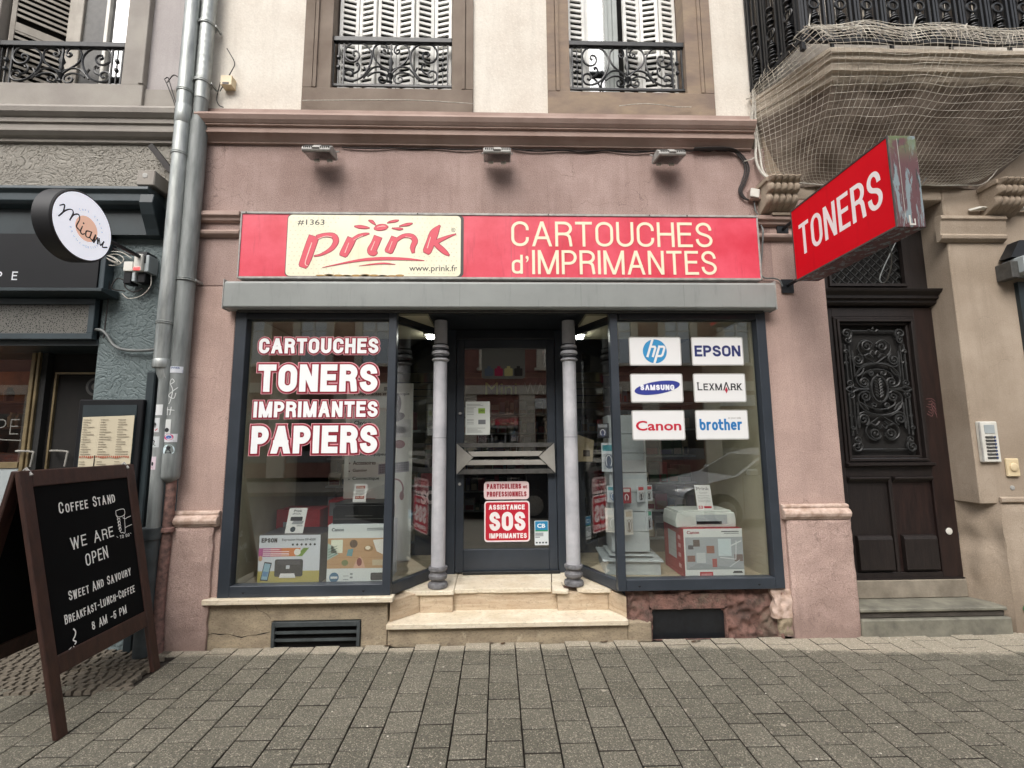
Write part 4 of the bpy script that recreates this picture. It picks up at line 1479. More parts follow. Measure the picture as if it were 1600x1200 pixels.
# ================================================================== WINDOW LETTERING
WL = [('CARTOUCHES', 403, 594, 527, 555, .030), ('TONERS', 403, 593, 567, 613, .047), ('IMPRIMANTES', 398, 591, 625, 653, .029), ('PAPIERS', 396, 591, 663, 709, .047)]
WX = {'CARTOUCHES': (-1.830, -.900, 2.080, 2.226), 'TONERS': (-1.828, -.896, 1.782, 2.028), 'IMPRIMANTES': (-1.842, -.892, 1.594, 1.742), 'PAPIERS': (-1.850, -.884, 1.322, 1.564)}
WD = {'CARTOUCHES': 'topmost white and red window word, CARTOUCHES, on the left pane', 'TONERS': 'large white and red word TONERS stuck on the left shop window',
      'IMPRIMANTES': 'smaller white and red word IMPRIMANTES on the left shop window', 'PAPIERS': 'lowest large white and red word PAPIERS on the left shop window'}
for wd, (x0, x1, z0, z1) in WX.items():
    big = wd in ('TONERS', 'PAPIERS')
    t_ = .048 if big else .026
    g_ = .011 if big else .0085
    t = thing('window_lettering', ((x0 + x1) / 2, .02, z0), WD[wd], 'window lettering', 'white and red words on the left shop window')
    for nm, mt, ex, y in (('outer_outline', '#dd9aa2', g_ * 1.6, .0255), ('red_outline', '#800d24', g_ * 1.12, .0235), ('letter_faces', '#e6e9ea', 0, .0215)):
        k = MB(mt)
        letters(k, wd, front(y), x0 + g_ * 1.7, z0 + g_ * 1.7, x1 - x0 - g_ * 3.4, z1 - z0 - g_ * 3.4, t_, gap=.14 if big else .17, extra=ex, d=0)
        k.build(nm, t)

# ================================================================== BRAND PLATES ON THE RIGHT PANE
BP = {}
def plate_sign(key, x0, x1, z0, z1, label):
    t = thing('brand_sticker', ((x0 + x1) / 2, .02, z0), label, 'sticker', 'brand stickers on the right shop window')
    k = MB('#a9a9a6'); poly(k, front(.0262), rrect(x0, z0, x1, z1, .014)); k.build('border', t)
    k = MB('#dadbdb'); poly(k, front(.0252), rrect(x0 + .008, z0 + .008, x1 - .008, z1 - .008, .009)); k.build('backing', t)
    BP[key] = t
    return t
FF = front(.0242)
rows = [(1.995, 2.222), (1.707, 1.932), (1.42, 1.648)]
cA, cB = (1.022, 1.432), (1.514, 1.926)
t = plate_sign('hp', *cA, *rows[0], 'white sticker with a round blue logo and slanted white letters')
k = MB('#2f86b8'); poly(k, FF, ell(1.224, 2.108, .0945, .0945, 40)); k.build('logo_disc', t)
k = MB('#dadbdb')
h_ = front(.0234)
def sl(pts, w_=.017):
    ribbon(k, pts, w_, h_, len(k.f) * .00002)
s3 = .33
def P_(u, v): return (1.224 + u + s3 * v, 2.108 + v)
ribbon(k, [P_(-.046, -.046), P_(-.046, .098)], .018, h_)
ribbon(k, [P_(-.046, .036), P_(-.012, .036), P_(-.004, .026), P_(-.004, -.046)], .017, h_, .0002)
ribbon(k, [P_(.024, -.098), P_(.024, .045)], .018, h_, .0004)
ribbon(k, [P_(.024, .036), P_(.058, .036), P_(.068, .026), P_(.068, -.028), P_(.058, -.038), P_(.024, -.038)], .017, h_, .0006)
k.build('logo_letters', t)
t = plate_sign('epson', *cB, *rows[0], 'white sticker reading EPSON in plain dark blue capitals')
k = MB('#232d63'); letters(k, 'EPSON', FF, 1.538, 2.066, .364, .088, .0185, gap=.12); k.build('lettering', t)
t = plate_sign('samsung', *cA, *rows[1], 'white sticker with a tilted dark blue oval reading SAMSUNG')
k = MB('#2b3688'); poly(k, FF, ell(1.230, 1.822, .180, .049, 48, R(9))); k.build('oval', t)
k = MB('#e2e4ea'); letters(k, 'S^MSUNG', front(.0234), 1.098, 1.803, .265, .042, .0115, gap=.2); k.build('lettering', t)
t = plate_sign('lexmark', *cB, *rows[1], 'white sticker reading LEXMARK in thin black serif capitals')
k = MB('#26262c'); letters(k, 'LEXM^RK', FF, 1.545, 1.800, .350, .064, .0095, gap=.16, small=.84, serif=True); k.build('lettering', t)
k = MB('#a8203a'); poly(k, front(.0228), [(1.770, 1.775), (1.782, 1.802), (1.770, 1.829), (1.758, 1.802)]); k.build('diamond', t)
t = plate_sign('canon', *cA, *rows[2], 'white sticker reading Canon in heavy red letters')
k = MB('#b81d37')
ftext(k, 'Canon', FF, 1.052, 1.492, .350, .076, 0, .022); k.build('lettering', t)
t = plate_sign('brother', *cB, *rows[2], 'white sticker reading brother in rounded blue letters')
k = MB('#1b6fae'); letters(k, 'brother', FF, 1.545, 1.492, .330, .088, .0165, gap=.14); k.build('lettering', t)
k = MB('#8b8b88'); ftext(k, 'at your side', FF, 1.77, 1.575, .10, None); k.build('small_lettering', t)

# ================================================================== STICKERS AND PAPERS ON THE DOOR
DG = .6205
t = thing('door_sticker', (.07, DG, .92), 'white rounded sticker about private and professional customers on the door glass', 'sticker')
k = MB('#d9c6c6'); poly(k, front(DG), rrect(-.125, .918, .268, 1.072, .03)); k.build('backing', t)
k = MB('#8f1a2c')
letters(k, 'PARTICULIERS', front(DG - .0006), -.10, 1.008, .30, .044, .0105, gap=.2); letters(k, 'PROFESSIONNELS', front(DG - .0006), -.10, .942, .346, .044, .0098, gap=.2); k.build('lettering', t)
k = MB('#8f1a2c'); ftext(k, 'et', front(DG - .0006), .215, 1.01, None, .03, 0, .03); k.build('small_word', t)
t = thing('door_sticker', (.07, DG, .56), 'large square red SOS printer help sticker on the lower door glass', 'sticker')
k = MB('#e6dada'); poly(k, front(DG), rrect(-.122, .562, .272, .906, .028)); k.build('border', t)
k = MB('#b6182f'); poly(k, front(DG - .0006), rrect(-.110, .574, .260, .894, .02)); k.build('backing', t)
k = MB('#e6e2e2')
letters(k, 'ASSISTANCE', front(DG - .0012), -.083, .832, .312, .042, .0105, gap=.2); letters(k, 'SOS', front(DG - .0012), -.078, .655, .312, .158, .036, gap=.15); letters(k, 'IMPRIMANTES', front(DG - .0012), -.078, .592, .322, .042, .0098, gap=.2)
k.build('lettering', t)
t = thing('door_sticker', (.37, DG, .53), 'small blue and white bank card sticker in the door glass corner', 'sticker')
k = MB('#cfd6d8'); poly(k, front(DG), rrect(.312, .53, .432, .735, .006)); k.mat('#1f7fae'); poly(k, front(DG - .0005), rrect(.318, .655, .427, .73, .004)); k.mat('#2f8a5c'); quad(k, front(DG - .0008), .318, .645, .427, .657)
k.mat('#dfe9ee'); ftext(k, 'CB', front(DG - .001), .335, .675, .07, .035, 0, .03); k.mat('#33404a')
for z in (.628, .618, .606, .594):
    quad(k, front(DG - .0008), .318, z, .318 + (.07 if z > .6 else .04), z + .005)
for i in range(4):
    quad(k, front(DG - .0008), .322 + i * .027, .545, .338 + i * .027, .558)
k.build('print', t)
t = thing('notice_sheet', (-.18, DG, 1.48), 'white notice sheet with two small pictures taped to the door glass', 'notice')
k = MB('#c9cec9'); quad(k, front(DG), -.287, 1.478, -.072, 1.772); k.build('paper', t)
k = MB('#5e6462')
for i, z in enumerate((1.745, 1.735, 1.72, 1.708, 1.696, 1.684, 1.67, 1.655, 1.61, 1.6, 1.585, 1.572, 1.535, 1.52, 1.51, 1.5)):
    quad(k, front(DG - .0006), -.275, z, -.275 + (.06 if 1.56 < z < 1.72 else .12 + .05 * math.sin(i * 2.7)), z + .003)
k.mat('#7fa03a'); quad(k, front(DG - .0006), -.175, 1.665, -.115, 1.712); k.mat('#6b6f72'); quad(k, front(DG - .0006), -.175, 1.57, -.11, 1.61); k.mat('#20242a'); ftext(k, 'OPEN', front(DG - .0012), -.17, 1.68, .05, .018)
k.build('print', t)
t = thing('ink_sticker', (.05, DG, 1.98), 'frosted rounded sticker with four ink colour squares high on the door glass', 'sticker')
k = MB('#6c6f6e'); poly(k, front(DG), rrect(-.145, 1.975, .245, 2.285, .03)); k.build('frosted_panel', t)
k = MB('#4d5a66')
for i, c in enumerate(('#56687c', '#9b1f4e', '#b9b680', '#1c1c1e')):
    k.mat(c); poly(k, front(DG - .0006), rrect(-.118 + i * .088, 2.0, -.043 + i * .088, 2.07, .01))
    ribbon(k, [(-.08 + i * .088, 2.07), (-.08 + i * .088, 2.09)], .03, front(DG - .0008))
k.build('ink_squares', t)

# ================================================================== INSIDE THE SHOP
I = thing('shop_interior', (0, 2.4, .3), 'dim shop interior with olive slatted walls and a tiled floor behind the glass', 'room')
bx('floor', 'interior_floor', (-2.3, 2.3, .68, 4.6, .24, .303), I)
bx('ceiling', 'interior_dark', (-2.3, 2.3, .08, 4.6, 2.62, 2.66), I)
bx('back_wall', 'slatwall', (-2.3, 2.3, 4.6, 4.65, .24, 2.66), I)
bx('side_wall', 'interior_wall', (-2.35, -2.3, .36, 4.65, .24, 2.66), I)
bx('side_wall', 'interior_wall', (2.3, 2.35, .36, 4.65, .24, 2.66), I)
k = MB('interior_dark')
for z in [1.0 + .12 * i for i in range(13)]:
    k.box(-2.25, 2.25, 4.588, 4.6, z, z + .014)
k.build('slatwall_grooves', I)['kind'] = 'stuff'
for s_, x0, x1 in ((-1, -1.945, -1.90), (1, 2.028, 2.07)):
    bx('display_side', 'display_wall', (x0, x1, .065, 1.0, .34, 2.395), I, bevel=.002)
bx('display_ceiling', 'display_wall', (-1.90, -.55, .062, .9, 2.40, 2.43), I)
bx('display_ceiling', 'display_wall', (.70, 2.03, .062, .9, 2.40, 2.43), I)
MB('display_floor').prism([(-1.90, .063, .36), (-.82, .063, .36), (-.50, .60, .36), (-.50, .95, .36), (-1.90, .95, .36)], (0, 0, .025)).build('display_floor', I)
MB('display_floor').prism([(.93, .063, .36), (2.028, .063, .36), (2.028, .95, .36), (.65, .95, .36), (.65, .60, .36)], (0, 0, .025)).build('display_floor', I)
for x, lb in ((-.615, 'bright ceiling spotlight just left of the left column'), (.755, 'bright ceiling spotlight just right of the right column')):
    t = thing('ceiling_lamp', (x, .67, 2.36), lb, 'ceiling lamp', 'lit ceiling lamps inside the shop')
    k = MB('fixture_grey'); k.box(x - .05, x + .05, .63, .71, 2.385, 2.399); k.build('lamp_housing', t)
    k = MB('lamp_glow'); k.prism([(x - .036, .64, 2.385), (x + .036, .64, 2.385), (x + .026, .65, 2.353), (x - .026, .65, 2.353)], (0, .05, 0)); k.build('lamp_diffuser', t)

ri = random.Random(21)
PAL = ['#8a8d90', '#5b6a7c', '#7c2733', '#2b2d30', '#a29c88', '#3e5a4a', '#6b4b2c', '#3b3f63', '#9b9fa3', '#c0b9a6']
# gondola shelves deep in the shop, full of cartons
CN = {'#8a8d90': 'grey', '#5b6a7c': 'slate blue', '#7c2733': 'dark red', '#2b2d30': 'black', '#a29c88': 'beige', '#3e5a4a': 'dark green', '#6b4b2c': 'brown', '#3b3f63': 'navy', '#9b9fa3': 'light grey', '#c0b9a6': 'cream'}
ORD = ['lowest', 'second', 'third', 'fourth', 'fifth', 'topmost']
def shelf_unit(x0, x1, y, z0, nsh, label, where, depth=.35):
    t = thing('shelf_unit', ((x0 + x1) / 2, y, z0), label, 'shelving')
    k = MB('interior_dark'); k.box(x0, x1, y + depth, y + depth + .02, z0, z0 + nsh * .3 + .1); k.build('back_panel', t)
    for i in range(nsh):
        bx('shelf_board', 'rack_grey', (x0, x1, y, y + depth, z0 + .02 + i * .3, z0 + .04 + i * .3), t)
        x = x0 + .02
        n = 0
        while x < x1 - .08:
            w_ = ri.uniform(.06, .16); h_ = ri.uniform(.1, .24)
            if x + w_ > x1: break
            c1 = ri.choice(PAL); k = MB(c1); k.box(x, x + w_ - .01, y + .03, y + depth - .05, z0 + .041 + i * .3, z0 + .041 + i * .3 + h_)
            c2 = ri.choice(PAL); k.mat(c2); quad(k, front(y + .029), x + .01, z0 + .05 + i * .3, x + w_ - .02, z0 + .04 + i * .3 + h_ * ri.uniform(.3, .7))
            o = k.build('carton', None)
            o.location = (0, 0, 0)
            tag(o, '%s carton with %s label, %s shelf, %s' % (CN[c1], CN[c2], ORD[i], where), 'carton', 'cartons on the ' + where)
            x += w_
    return t
shelf_unit(-.62, .95, 3.9, .31, 6, 'tall shelf of small cartons facing the shop door', 'tall shelf facing the door')
shelf_unit(1.05, 2.1, 3.2, .31, 5, 'shelf of cartons deep behind the right display window', 'shelf behind the right window')
shelf_unit(-1.9, -.8, 2.8, .31, 4, 'low shelf of cartons deep behind the left display window', 'low shelf behind the left window')
shelf_unit(-1.88, -.86, 1.7, .31, 5, 'stocked shelf close behind the left display window', 'stocked shelf in the left display')
shelf_unit(1.28, 2.24, 1.75, .31, 6, 'stocked shelf close behind the right display window', 'stocked shelf in the right display')
t = thing('counter', (.8, 2.5, .3), 'grey shop counter seen through the glass door', 'counter')
bx('counter_body', 'box_dark', (.35, 1.25, 2.3, 2.8, .303, 1.15), t); bx('counter_top', 'rack_grey', (.30, 1.27, 2.25, 2.85, 1.15, 1.19), t, bevel=.004)
t = thing('wall_sign', (.1, 4.3, 1.9), 'dim lettered shelf header in lime green and white seen through the door', 'sign')
bx('header_board', 'interior_dark', (-.62, .95, 3.86, 3.89, 2.12, 2.42), t)
k = MB('#96a93a'); ftext(k, 'Mini', front(3.855), -.2, 2.16, .5, .19); k.build('lettering', t)
k = MB('#9ea09e'); ftext(k, 'WA', front(3.855), .42, 2.16, .32, .19); k.build('lettering', t, label='pale grey letters')

# roll-up style poster in the left window
t = thing('poster_stand', (-1.05, .72, .385), 'tall pale advertising poster with product pictures behind the left window', 'poster')
MB('#d0d3ce').box(-1.36, -.765, .70, .706, .40, 1.945).build('poster_sheet', t)
PF = front(.6995)
k = MB('#18191a')
for s_, x, z, w_ in (('Gamers Equipeurs', -1.285, 1.292, .32), ('Accessoires', -1.285, 1.222, .20), ('Gaming', -1.285, 1.152, .125), ('Connectique', -1.285, 1.082, .235), ('Imprimantes et Photocopie', -1.26, 1.83, .46), ('Claviers', -1.285, 1.575, .15)):
    ftext(k, s_, PF, x, z, w_, .036, 0, .02)
    poly(k, PF, ell(x - .03, z + .014, .006, .006, 8))
quad(k, PF, -1.03, 1.88, -.99, 1.915)
k.build('poster_text', t)
k = MB('#3b3c40'); poly(k, PF, ell(-.92, 1.76, .05, .10, 16)); poly(k, PF, ell(-.91, 1.64, .075, .04, 16, .3)); k.mat('#47635f'); poly(k, PF, ell(-.885, 1.53, .065, .033, 16, -.2)); k.mat('#7c4a4e'); poly(k, PF, ell(-.88, 1.40, .05, .038, 16))
k.mat('#8b8d98'); poly(k, PF, [(-1.06, 1.225), (-.79, 1.25), (-.79, 1.16), (-1.06, 1.135)])
k.mat('#62646c')
for j in range(4):
    for i in range(12):
        quad(k, front(.6988), -1.05 + i * .021, 1.148 + j * .02 + i * .002, -1.034 + i * .021, 1.162 + j * .02 + i * .002)
k.mat('#b9bcbd'); quad(k, PF, -1.0, 1.46, -.78, 1.62)
k.mat('#8a5a60')
ribbon(k, [(p.x, p.y) for p in cr([(-.96, .94), (-.98, 1.02), (-.93, 1.09), (-.87, 1.08), (-.84, 1.02), (-.85, .94)], 5)], .014, PF)
poly(k, PF, ell(-.955, .95, .02, .04, 12)); poly(k, PF, ell(-.85, .95, .02, .04, 12))
k.build('product_pictures', t)

# dark A-frame with a red SOS print in the side pane
t = thing('floor_display', (-.62, 1.15, .303), 'dark folding floor display with red and white SOS print beside the left column', 'display stand')
MB('box_dark').prism([(-.80, 1.05, .305), (-.52, 1.05, .305), (-.50, 1.10, 1.17), (-.78, 1.10, 1.17)], (0, .03, 0)).build('board', t)
k = MB('#8a3742'); quad(k, front(1.04), -.74, 1.0, -.56, 1.12); k.mat('#b6aeb0'); ftext(k, 'SOS', front(1.035), -.735, .83, .18, .13, 0, .05); k.build('print', t)

def carton(name, x0, x1, y0, y1, z0, z1, mats, label, cat='cardboard box', group=None):
    t = thing(name, ((x0 + x1) / 2, (y0 + y1) / 2, z0), label, cat, group)
    MB(mats[0]).box(x0, x1, y0, y1, z0, z1).build('box_body', t, bevel=.003)
    return t
FZ = .386
# EPSON printer box
t = carton('printer_box', -1.768, -1.318, .10, .42, FZ, .742, ('box_dark',), 'white and yellow EPSON printer box with a dark side, left window')
PF = front(.0985)
k = MB('#c3cad2'); quad(k, PF, -1.766, FZ + .002, -1.320, .740)
k.mat('#a9a05a'); quad(k, front(.098), -1.766, FZ + .002, -1.320, .485); k.mat('#8e8a3e'); quad(k, front(.0976), -1.766, FZ + .002, -1.320, .405)
k.mat('#a03a80'); quad(k, front(.0976), -1.766, .588, -1.64, .648); k.mat('#c8763a'); poly(k, front(.0976), [(-1.64, .588), (-1.50, .588), (-1.46, .648), (-1.64, .648)]); k.mat('#b9555c'); quad(k, front(.0972), -1.68, .588, -1.60, .648)
k.mat('#6f9138'); poly(k, front(.0976), [(-1.50, .588), (-1.44, .648), (-1.40, .648), (-1.45, .588)]); k.mat('#dfe0d8'); poly(k, front(.097), ell(-1.485, .618, .024, .024, 20))
for z in (.634, .620, .606, .596):
    k.mat('#e6d5d8'); quad(k, front(.0968), -1.735, z, -1.735 + (.19 if z < .63 else .12), z + .005)
k.build('printed_front', t)
k = MB('#23242a'); letters(k, 'EPSON', front(.0968), -1.750, .688, .115, .032, .0078, gap=.12)
ftext(k, 'Expression Home XP-4200', front(.0968), -1.60, .694, .245, .022, 0, .01)
for i in range(6):
    poly(k, front(.0968), ell(-1.52 + i * .032, .672, .0085, .0085, 10))
k.build('lettering', t)
k = MB('#2a2b2f'); poly(k, front(.0966), rrect(-1.645, .445, -1.44, .568, .015)); k.mat('#3f4147'); quad(k, front(.0962), -1.625, .53, -1.46, .560); k.mat('#b9bfc6'); quad(k, front(.0958), -1.562, .50, -1.535, .525); k.mat('#d9dadb'); poly(k, front(.0958), [(-1.61, .437), (-1.49, .437), (-1.50, .468), (-1.60, .468)])
k.build('printer_picture', t)
k = MB('#33383f'); poly(k, front(.0960), [(-1.745, .42), (-1.69, .415), (-1.665, .545), (-1.72, .552)]); k.mat('#7fa7b8'); poly(k, front(.0956), [(-1.738, .428), (-1.695, .424), (-1.674, .535), (-1.716, .542)]); k.mat('#4e7ea8'); poly(k, front(.0952), [(-1.73, .45), (-1.695, .447), (-1.688, .48), (-1.724, .485)])
k.mat('#b98d6a'); poly(k, front(.0956), ell(-1.75, .575, .014, .02, 12))
k.build('phone_picture', t)
# Canon box left
t = carton('printer_box', -1.262, -.818, .085, .40, FZ, .812, ('box_white',), 'white Canon printer box with a wooden desk picture, left window')
PF = front(.0835)
k = MB('#ccd4d4'); quad(k, PF, -1.26, FZ + .002, -.820, .810)
k.mat('#b08d66'); quad(k, front(.083), -1.26, .50, -.820, .715)
k.mat('#9f7d58')
for z in (.53, .575, .62, .665):
    quad(k, front(.0827), -1.26, z, -.82, z + .003)
k.mat('#9ab0a8'); poly(k, front(.0824), [(-1.26, .56), (-1.18, .60), (-1.22, .66), (-1.26, .68)]); k.mat('#5f7f74'); 
for i in range(4): ribbon(k, [(-1.255, .575 + i * .02), (-1.19, .608 + i * .018)], .004, front(.0821))
k.mat('#d6dcc9'); quad(k, front(.0824), -1.235, .61, -1.15, .705); k.mat('#5f8f97'); poly(k, front(.082), [(-1.12, .59), (-1.08, .585), (-1.07, .64), (-1.11, .635)])
k.mat('#d8d8d2'); poly(k, front(.0824), [(-.93, .70), (-.82, .71), (-.82, .58), (-.90, .62)])
k.mat('#54402f'); poly(k, front(.082), ell(-1.07, .675, .03, .03, 9)); k.mat('#8a6a3f'); poly(k, front(.082), ell(-.96, .64, .035, .022, 12)); k.mat('#e0d6c0'); poly(k, front(.0817), ell(-.965, .645, .02, .014, 10))
k.mat('#c9a18a'); poly(k, front(.082), [(-1.07, .50), (-.98, .50), (-1.0, .56), (-1.02, .585), (-1.045, .56)]); k.mat('#7c3c38'); poly(k, front(.0817), ell(-1.025, .545, .02, .03, 9)); k.mat('#b9ab8e'); quad(k, front(.082), -.93, .52, -.84, .56); k.mat('#6f7a4a'); poly(k, front(.0817), ell(-1.13, .54, .025, .022, 9))
k.build('printed_front', t)
k = MB('#4e555a'); ftext(k, 'Canon', front(.0824), -1.235, .765, .09, .024, 0, .03)
for z in (.782, .770): quad(k, front(.0824), -.975, z, -.835, z + .005)
k.mat('#3f6b8a'); poly(k, front(.082), ell(-1.205, .438, .035, .035, 20)); k.mat('#ccd4d4'); quad(k, front(.0816), -1.23, .43, -1.18, .445); k.mat('#2c2f33'); poly(k, front(.082), rrect(-.94, .415, -.845, .468, .01)); k.mat('#7c8488')
for z in (.43, .455): quad(k, front(.082), -1.09, z, -1.07, z + .012); quad(k, front(.082), -1.14, z - .01, -1.10, z - .006)
k.build('small_print', t)
# printer on the Canon box
t = thing('printer', (-1.04, .3, .812), 'low black inkjet printer on top of the desk-picture box', 'printer')
k = MB('printer_black'); k.prism([(-1.245, .12, .812), (-.84, .12, .812), (-.84, .12, .92), (-.86, .12, .945), (-1.225, .12, .945), (-1.245, .12, .92)], (0, .27, 0)); k.build('printer_body', t, bevel=.004)
k = MB('fixture_dark'); k.box(-1.235, -.85, .112, .12, .845, .85); k.box(-1.15, -.95, .113, .12, .868, .873); k.build('paper_slot', t)
bx('scanner_lid', 'printer_black', (-1.238, -.847, .13, .385, .946, .962), t, bevel=.004)
def card(x, z, w_, h_, lean, y, label, draw):
    t = thing('price_card', (x, y, z), label, 'price card')
    F_ = frame((x, y, z), (1, 0, 0), (lean, .10, 1))
    k = MB('#d4d6d4'); quad(k, F_, -w_ / 2, 0, w_ / 2, h_); quad(k, F_, -w_ / 2, 0, w_ / 2, h_, -.001); k.build('card_sheet', t)
    k = MB('#2b2c2e'); draw(k, F_); k.build('card_print', t)
def dr1(k, F_):
    ftext(k, 'Prink', F_, -.03, .155, .06, .018, .001, .02); ftext(k, 'EPSON', F_, -.035, .135, .06, .014, .001)
    poly(k, F_, rrect(-.045, .09, .045, .12, .006), .001); k.mat('#8a8f92'); poly(k, F_, [(-.03, .065), (.05, .065), (.06, .09), (-.02, .09)], .001); k.mat('#2b3a42'); poly(k, F_, ell(-.012, .028, .02, .02, 16), .001)
    k.mat('#6a6e70')
    for z in (.05, .056): quad(k, F_, .01, z, .055, z + .003, .001)
card(-1.545, .742, .135, .185, .12, .16, 'white price card with printer picture standing on the EPSON box', dr1)
def dr2(k, F_):
    k.mat('#8d3a34'); quad(k, F_, -.035, .10, .035, .122, .001); quad(k, F_, -.035, .022, .035, .044, .001); k.mat('#d4c4b0'); ftext(k, 'Prink', F_, -.025, .104, .05, .014, .002, .02); ftext(k, '59,90', F_, -.028, .027, .056, .012, .002, .02)
    k.mat('#5a4a40')
    for z in (.056, .064, .072, .080, .088): quad(k, F_, -.033, z, .033, z + .003, .001)
card(-1.075, .963, .10, .135, .06, .20, 'cream and red price card standing on the black printer', dr2)
# red boxes behind
t = carton('printer_box', -1.86, -1.50, .55, .80, FZ, .86, ('box_red',), 'red box behind the EPSON box in the left window')
k = MB('#8d9094'); quad(k, front(.5485), -1.80, .62, -1.64, .76); k.build('label_print', t)
t = carton('printer_box', -1.45, -1.08, .60, .85, FZ, .93, ('box_red',), 'red and grey box standing behind the price card in the left window')
k = MB('#6c7073'); quad(k, front(.5985), -1.44, .80, -1.09, .91); k.build('label_print', t)

# ---- right window: spinner rack
RK = thing('display_rack', (1.06, .42, FZ), 'pale grey revolving accessory rack on a square base in the right window', 'display rack')
cx, cy = 1.06, .42
def sq(r, z, a=R(40)):
    return [(cx + r * math.cos(a + i * math.pi / 2), cy + r * math.sin(a + i * math.pi / 2), z) for i in range(4)]
MB('rack_grey').prism(sq(.30, FZ), (0, 0, .10)).build('base', RK, bevel=.003)
MB('rack_grey').prism(sq(.33, FZ + .10), (0, 0, .014)).build('base_plate', RK, bevel=.003)
MB('rack_grey').prism(sq(.245, FZ + .13), (0, 0, .012)).build('lower_plate', RK, bevel=.003)
k = MB('rack_grey')
for z in (.545, .70, .855, 1.01, 1.165, 1.32, 1.475):
    k.prism(sq(.21, z), (0, 0, .150))
k.build('panel', RK, bevel=.002)
bx('core', 'fixture_dark', (cx - .09, cx + .09, cy - .09, cy + .09, .53, 1.62), RK)
def packet(x, y, z0, z1, w_, a, body, label, cols):
    t = thing('blister_pack', (x, y, z0), label, 'packet', 'blister packs hanging on the accessory rack')
    u = Vector((math.cos(a), math.sin(a), 0)); n = Vector((math.sin(a), -math.cos(a), 0))
    o = Vector((x, y, z0)) - u * w_ / 2
    MB(body).obox(o, u * w_, -n * .006, (0, 0, z1 - z0)).build('card_back', t)
    F_ = frame(o, u, (0, 0, 1))
    h_ = z1 - z0
    k = MB(cols[0]); quad(k, F_, .01, h_ * .72, w_ - .01, h_ * .93, .001); k.mat(cols[1]); poly(k, F_, ell(w_ / 2, h_ * .36, w_ * .3, h_ * .26, 18), .0015); k.mat('#e4e6e4'); ribbon(k, [(p.x, p.y) for p in cr([(w_ * .35, h_ * .2), (w_ * .3, h_ * .45), (w_ * .5, h_ * .58), (w_ * .68, h_ * .4), (w_ * .6, h_ * .2)], 4)], .006, F_, .0022)
    k.build('print', t)
    bb = MB('clear_plastic'); bb.obox(Vector(F_(w_ * .18, h_ * .08, .001)), u * w_ * .64, n * .02, (0, 0, h_ * .55)); bb.build('blister', t)
    MB('fixture_grey').tube([Vector(F_(w_ / 2, h_ - .008, -.05)), Vector(F_(w_ / 2, h_ - .008, .03))], .002, 6).build('hook', t)
packet(.895, .26, 1.17, 1.40, .13, R(-35), 'box_white', 'white and teal packet at middle height on the rack, side pane', ('#2f7f8a', '#3b4c66'))
packet(.925, .25, .93, 1.06, .12, R(-30), 'box_white', 'small white packet with a blue dot hanging behind the corner post', ('#2f7f8a', '#3b5f8a'))
packet(.91, .245, .70, .885, .13, R(-28), 'white_plastic', 'white blister pack with a coiled cable low on the rack', ('#c9cbc9', '#b8bab4'))
packet(1.01, .20, .93, 1.05, .07, R(0), 'box_red', 'narrow red packet on the rack beside the corner post', ('#c9cbc9', '#8c1f2c'))
packet(1.02, .20, .69, .88, .075, R(20), 'white_plastic', 'narrow cream packet low on the rack beside the post', ('#b9ae9a', '#8f867a'))
packet(1.135, .235, .935, 1.06, .08, R(32), 'box_white', 'white packet with a black plug and red strip', ('#b01f2d', '#33343a'))
packet(1.215, .285, .935, 1.06, .08, R(32), 'box_white', 'rightmost white packet with a black plug and red strip', ('#b01f2d', '#2b2c33'))
packet(1.205, .28, .71, .865, .08, R(36), 'box_white', 'white and green packet with a black cable on the rack right side', ('#2f8a6a', '#25262a'))
packet(.86, .30, 1.44, 1.56, .10, R(-35), 'box_dark', 'dark packet near the top of the rack', ('#8b8d92', '#46527a'))
t = thing('beige_box', (.80, .95, 1.05), 'cream box with a dark square on a stand behind the right column', 'box')
MB('cream_plastic').prism([(.70, .95, 1.22), (.90, .95, 1.22), (.92, .95, 1.42), (.76, .95, 1.48), (.72, .95, 1.40)], (0, .12, 0)).build('box_body', t, bevel=.004)
k = MB('#3a2a22'); quad(k, front(.948), .81, 1.27, .875, 1.33); k.build('label_print', t)
bx('stand', 'interior_dark', (.68, .93, .95, 1.25, .39, 1.218), t)

# Canon box right with white printer and card
t = carton('printer_box', 1.398, 1.852, .085, .50, FZ, .752, ('box_red',), 'white fronted Canon printer box with a red side, right window')
PF = front(.0835)
k = MB('#ccd2d0'); quad(k, PF, 1.40, FZ + .002, 1.850, .750); k.mat('#979ea2'); quad(k, front(.083), 1.41, .452, 1.850, .688)
k.mat('#8b9296'); poly(k, front(.0826), [(1.41, .452), (1.50, .50), (1.85, .455), (1.85, .452)])
for a, b, c_, d_, cc in ((1.43, .60, 1.47, .63, '#4b4a4e'), (1.47, .62, 1.52, .67, '#5a4f4a'), (1.57, .57, 1.63, .625, '#8a5a4c'), (1.42, .51, 1.48, .555, '#7a5a54'), (1.61, .47, 1.645, .53, '#9a4a48'), (1.78, .51, 1.845, .56, '#6c5c5a'), (1.66, .55, 1.76, .675, '#b9c8cc'), (1.49, .50, 1.56, .575, '#b4babc')):
    k.mat(cc); quad(k, front(.0822), a, b, c_, d_)
k.mat('#c6ccce'); ribbon(k, [(1.67, .54), (1.79, .525), (1.80, .66)], .006, front(.0818)); ribbon(k, [(1.75, .62), (1.84, .66)], .008, front(.0816)); ribbon(k, [(1.74, .47), (1.82, .52)], .005, front(.0816))
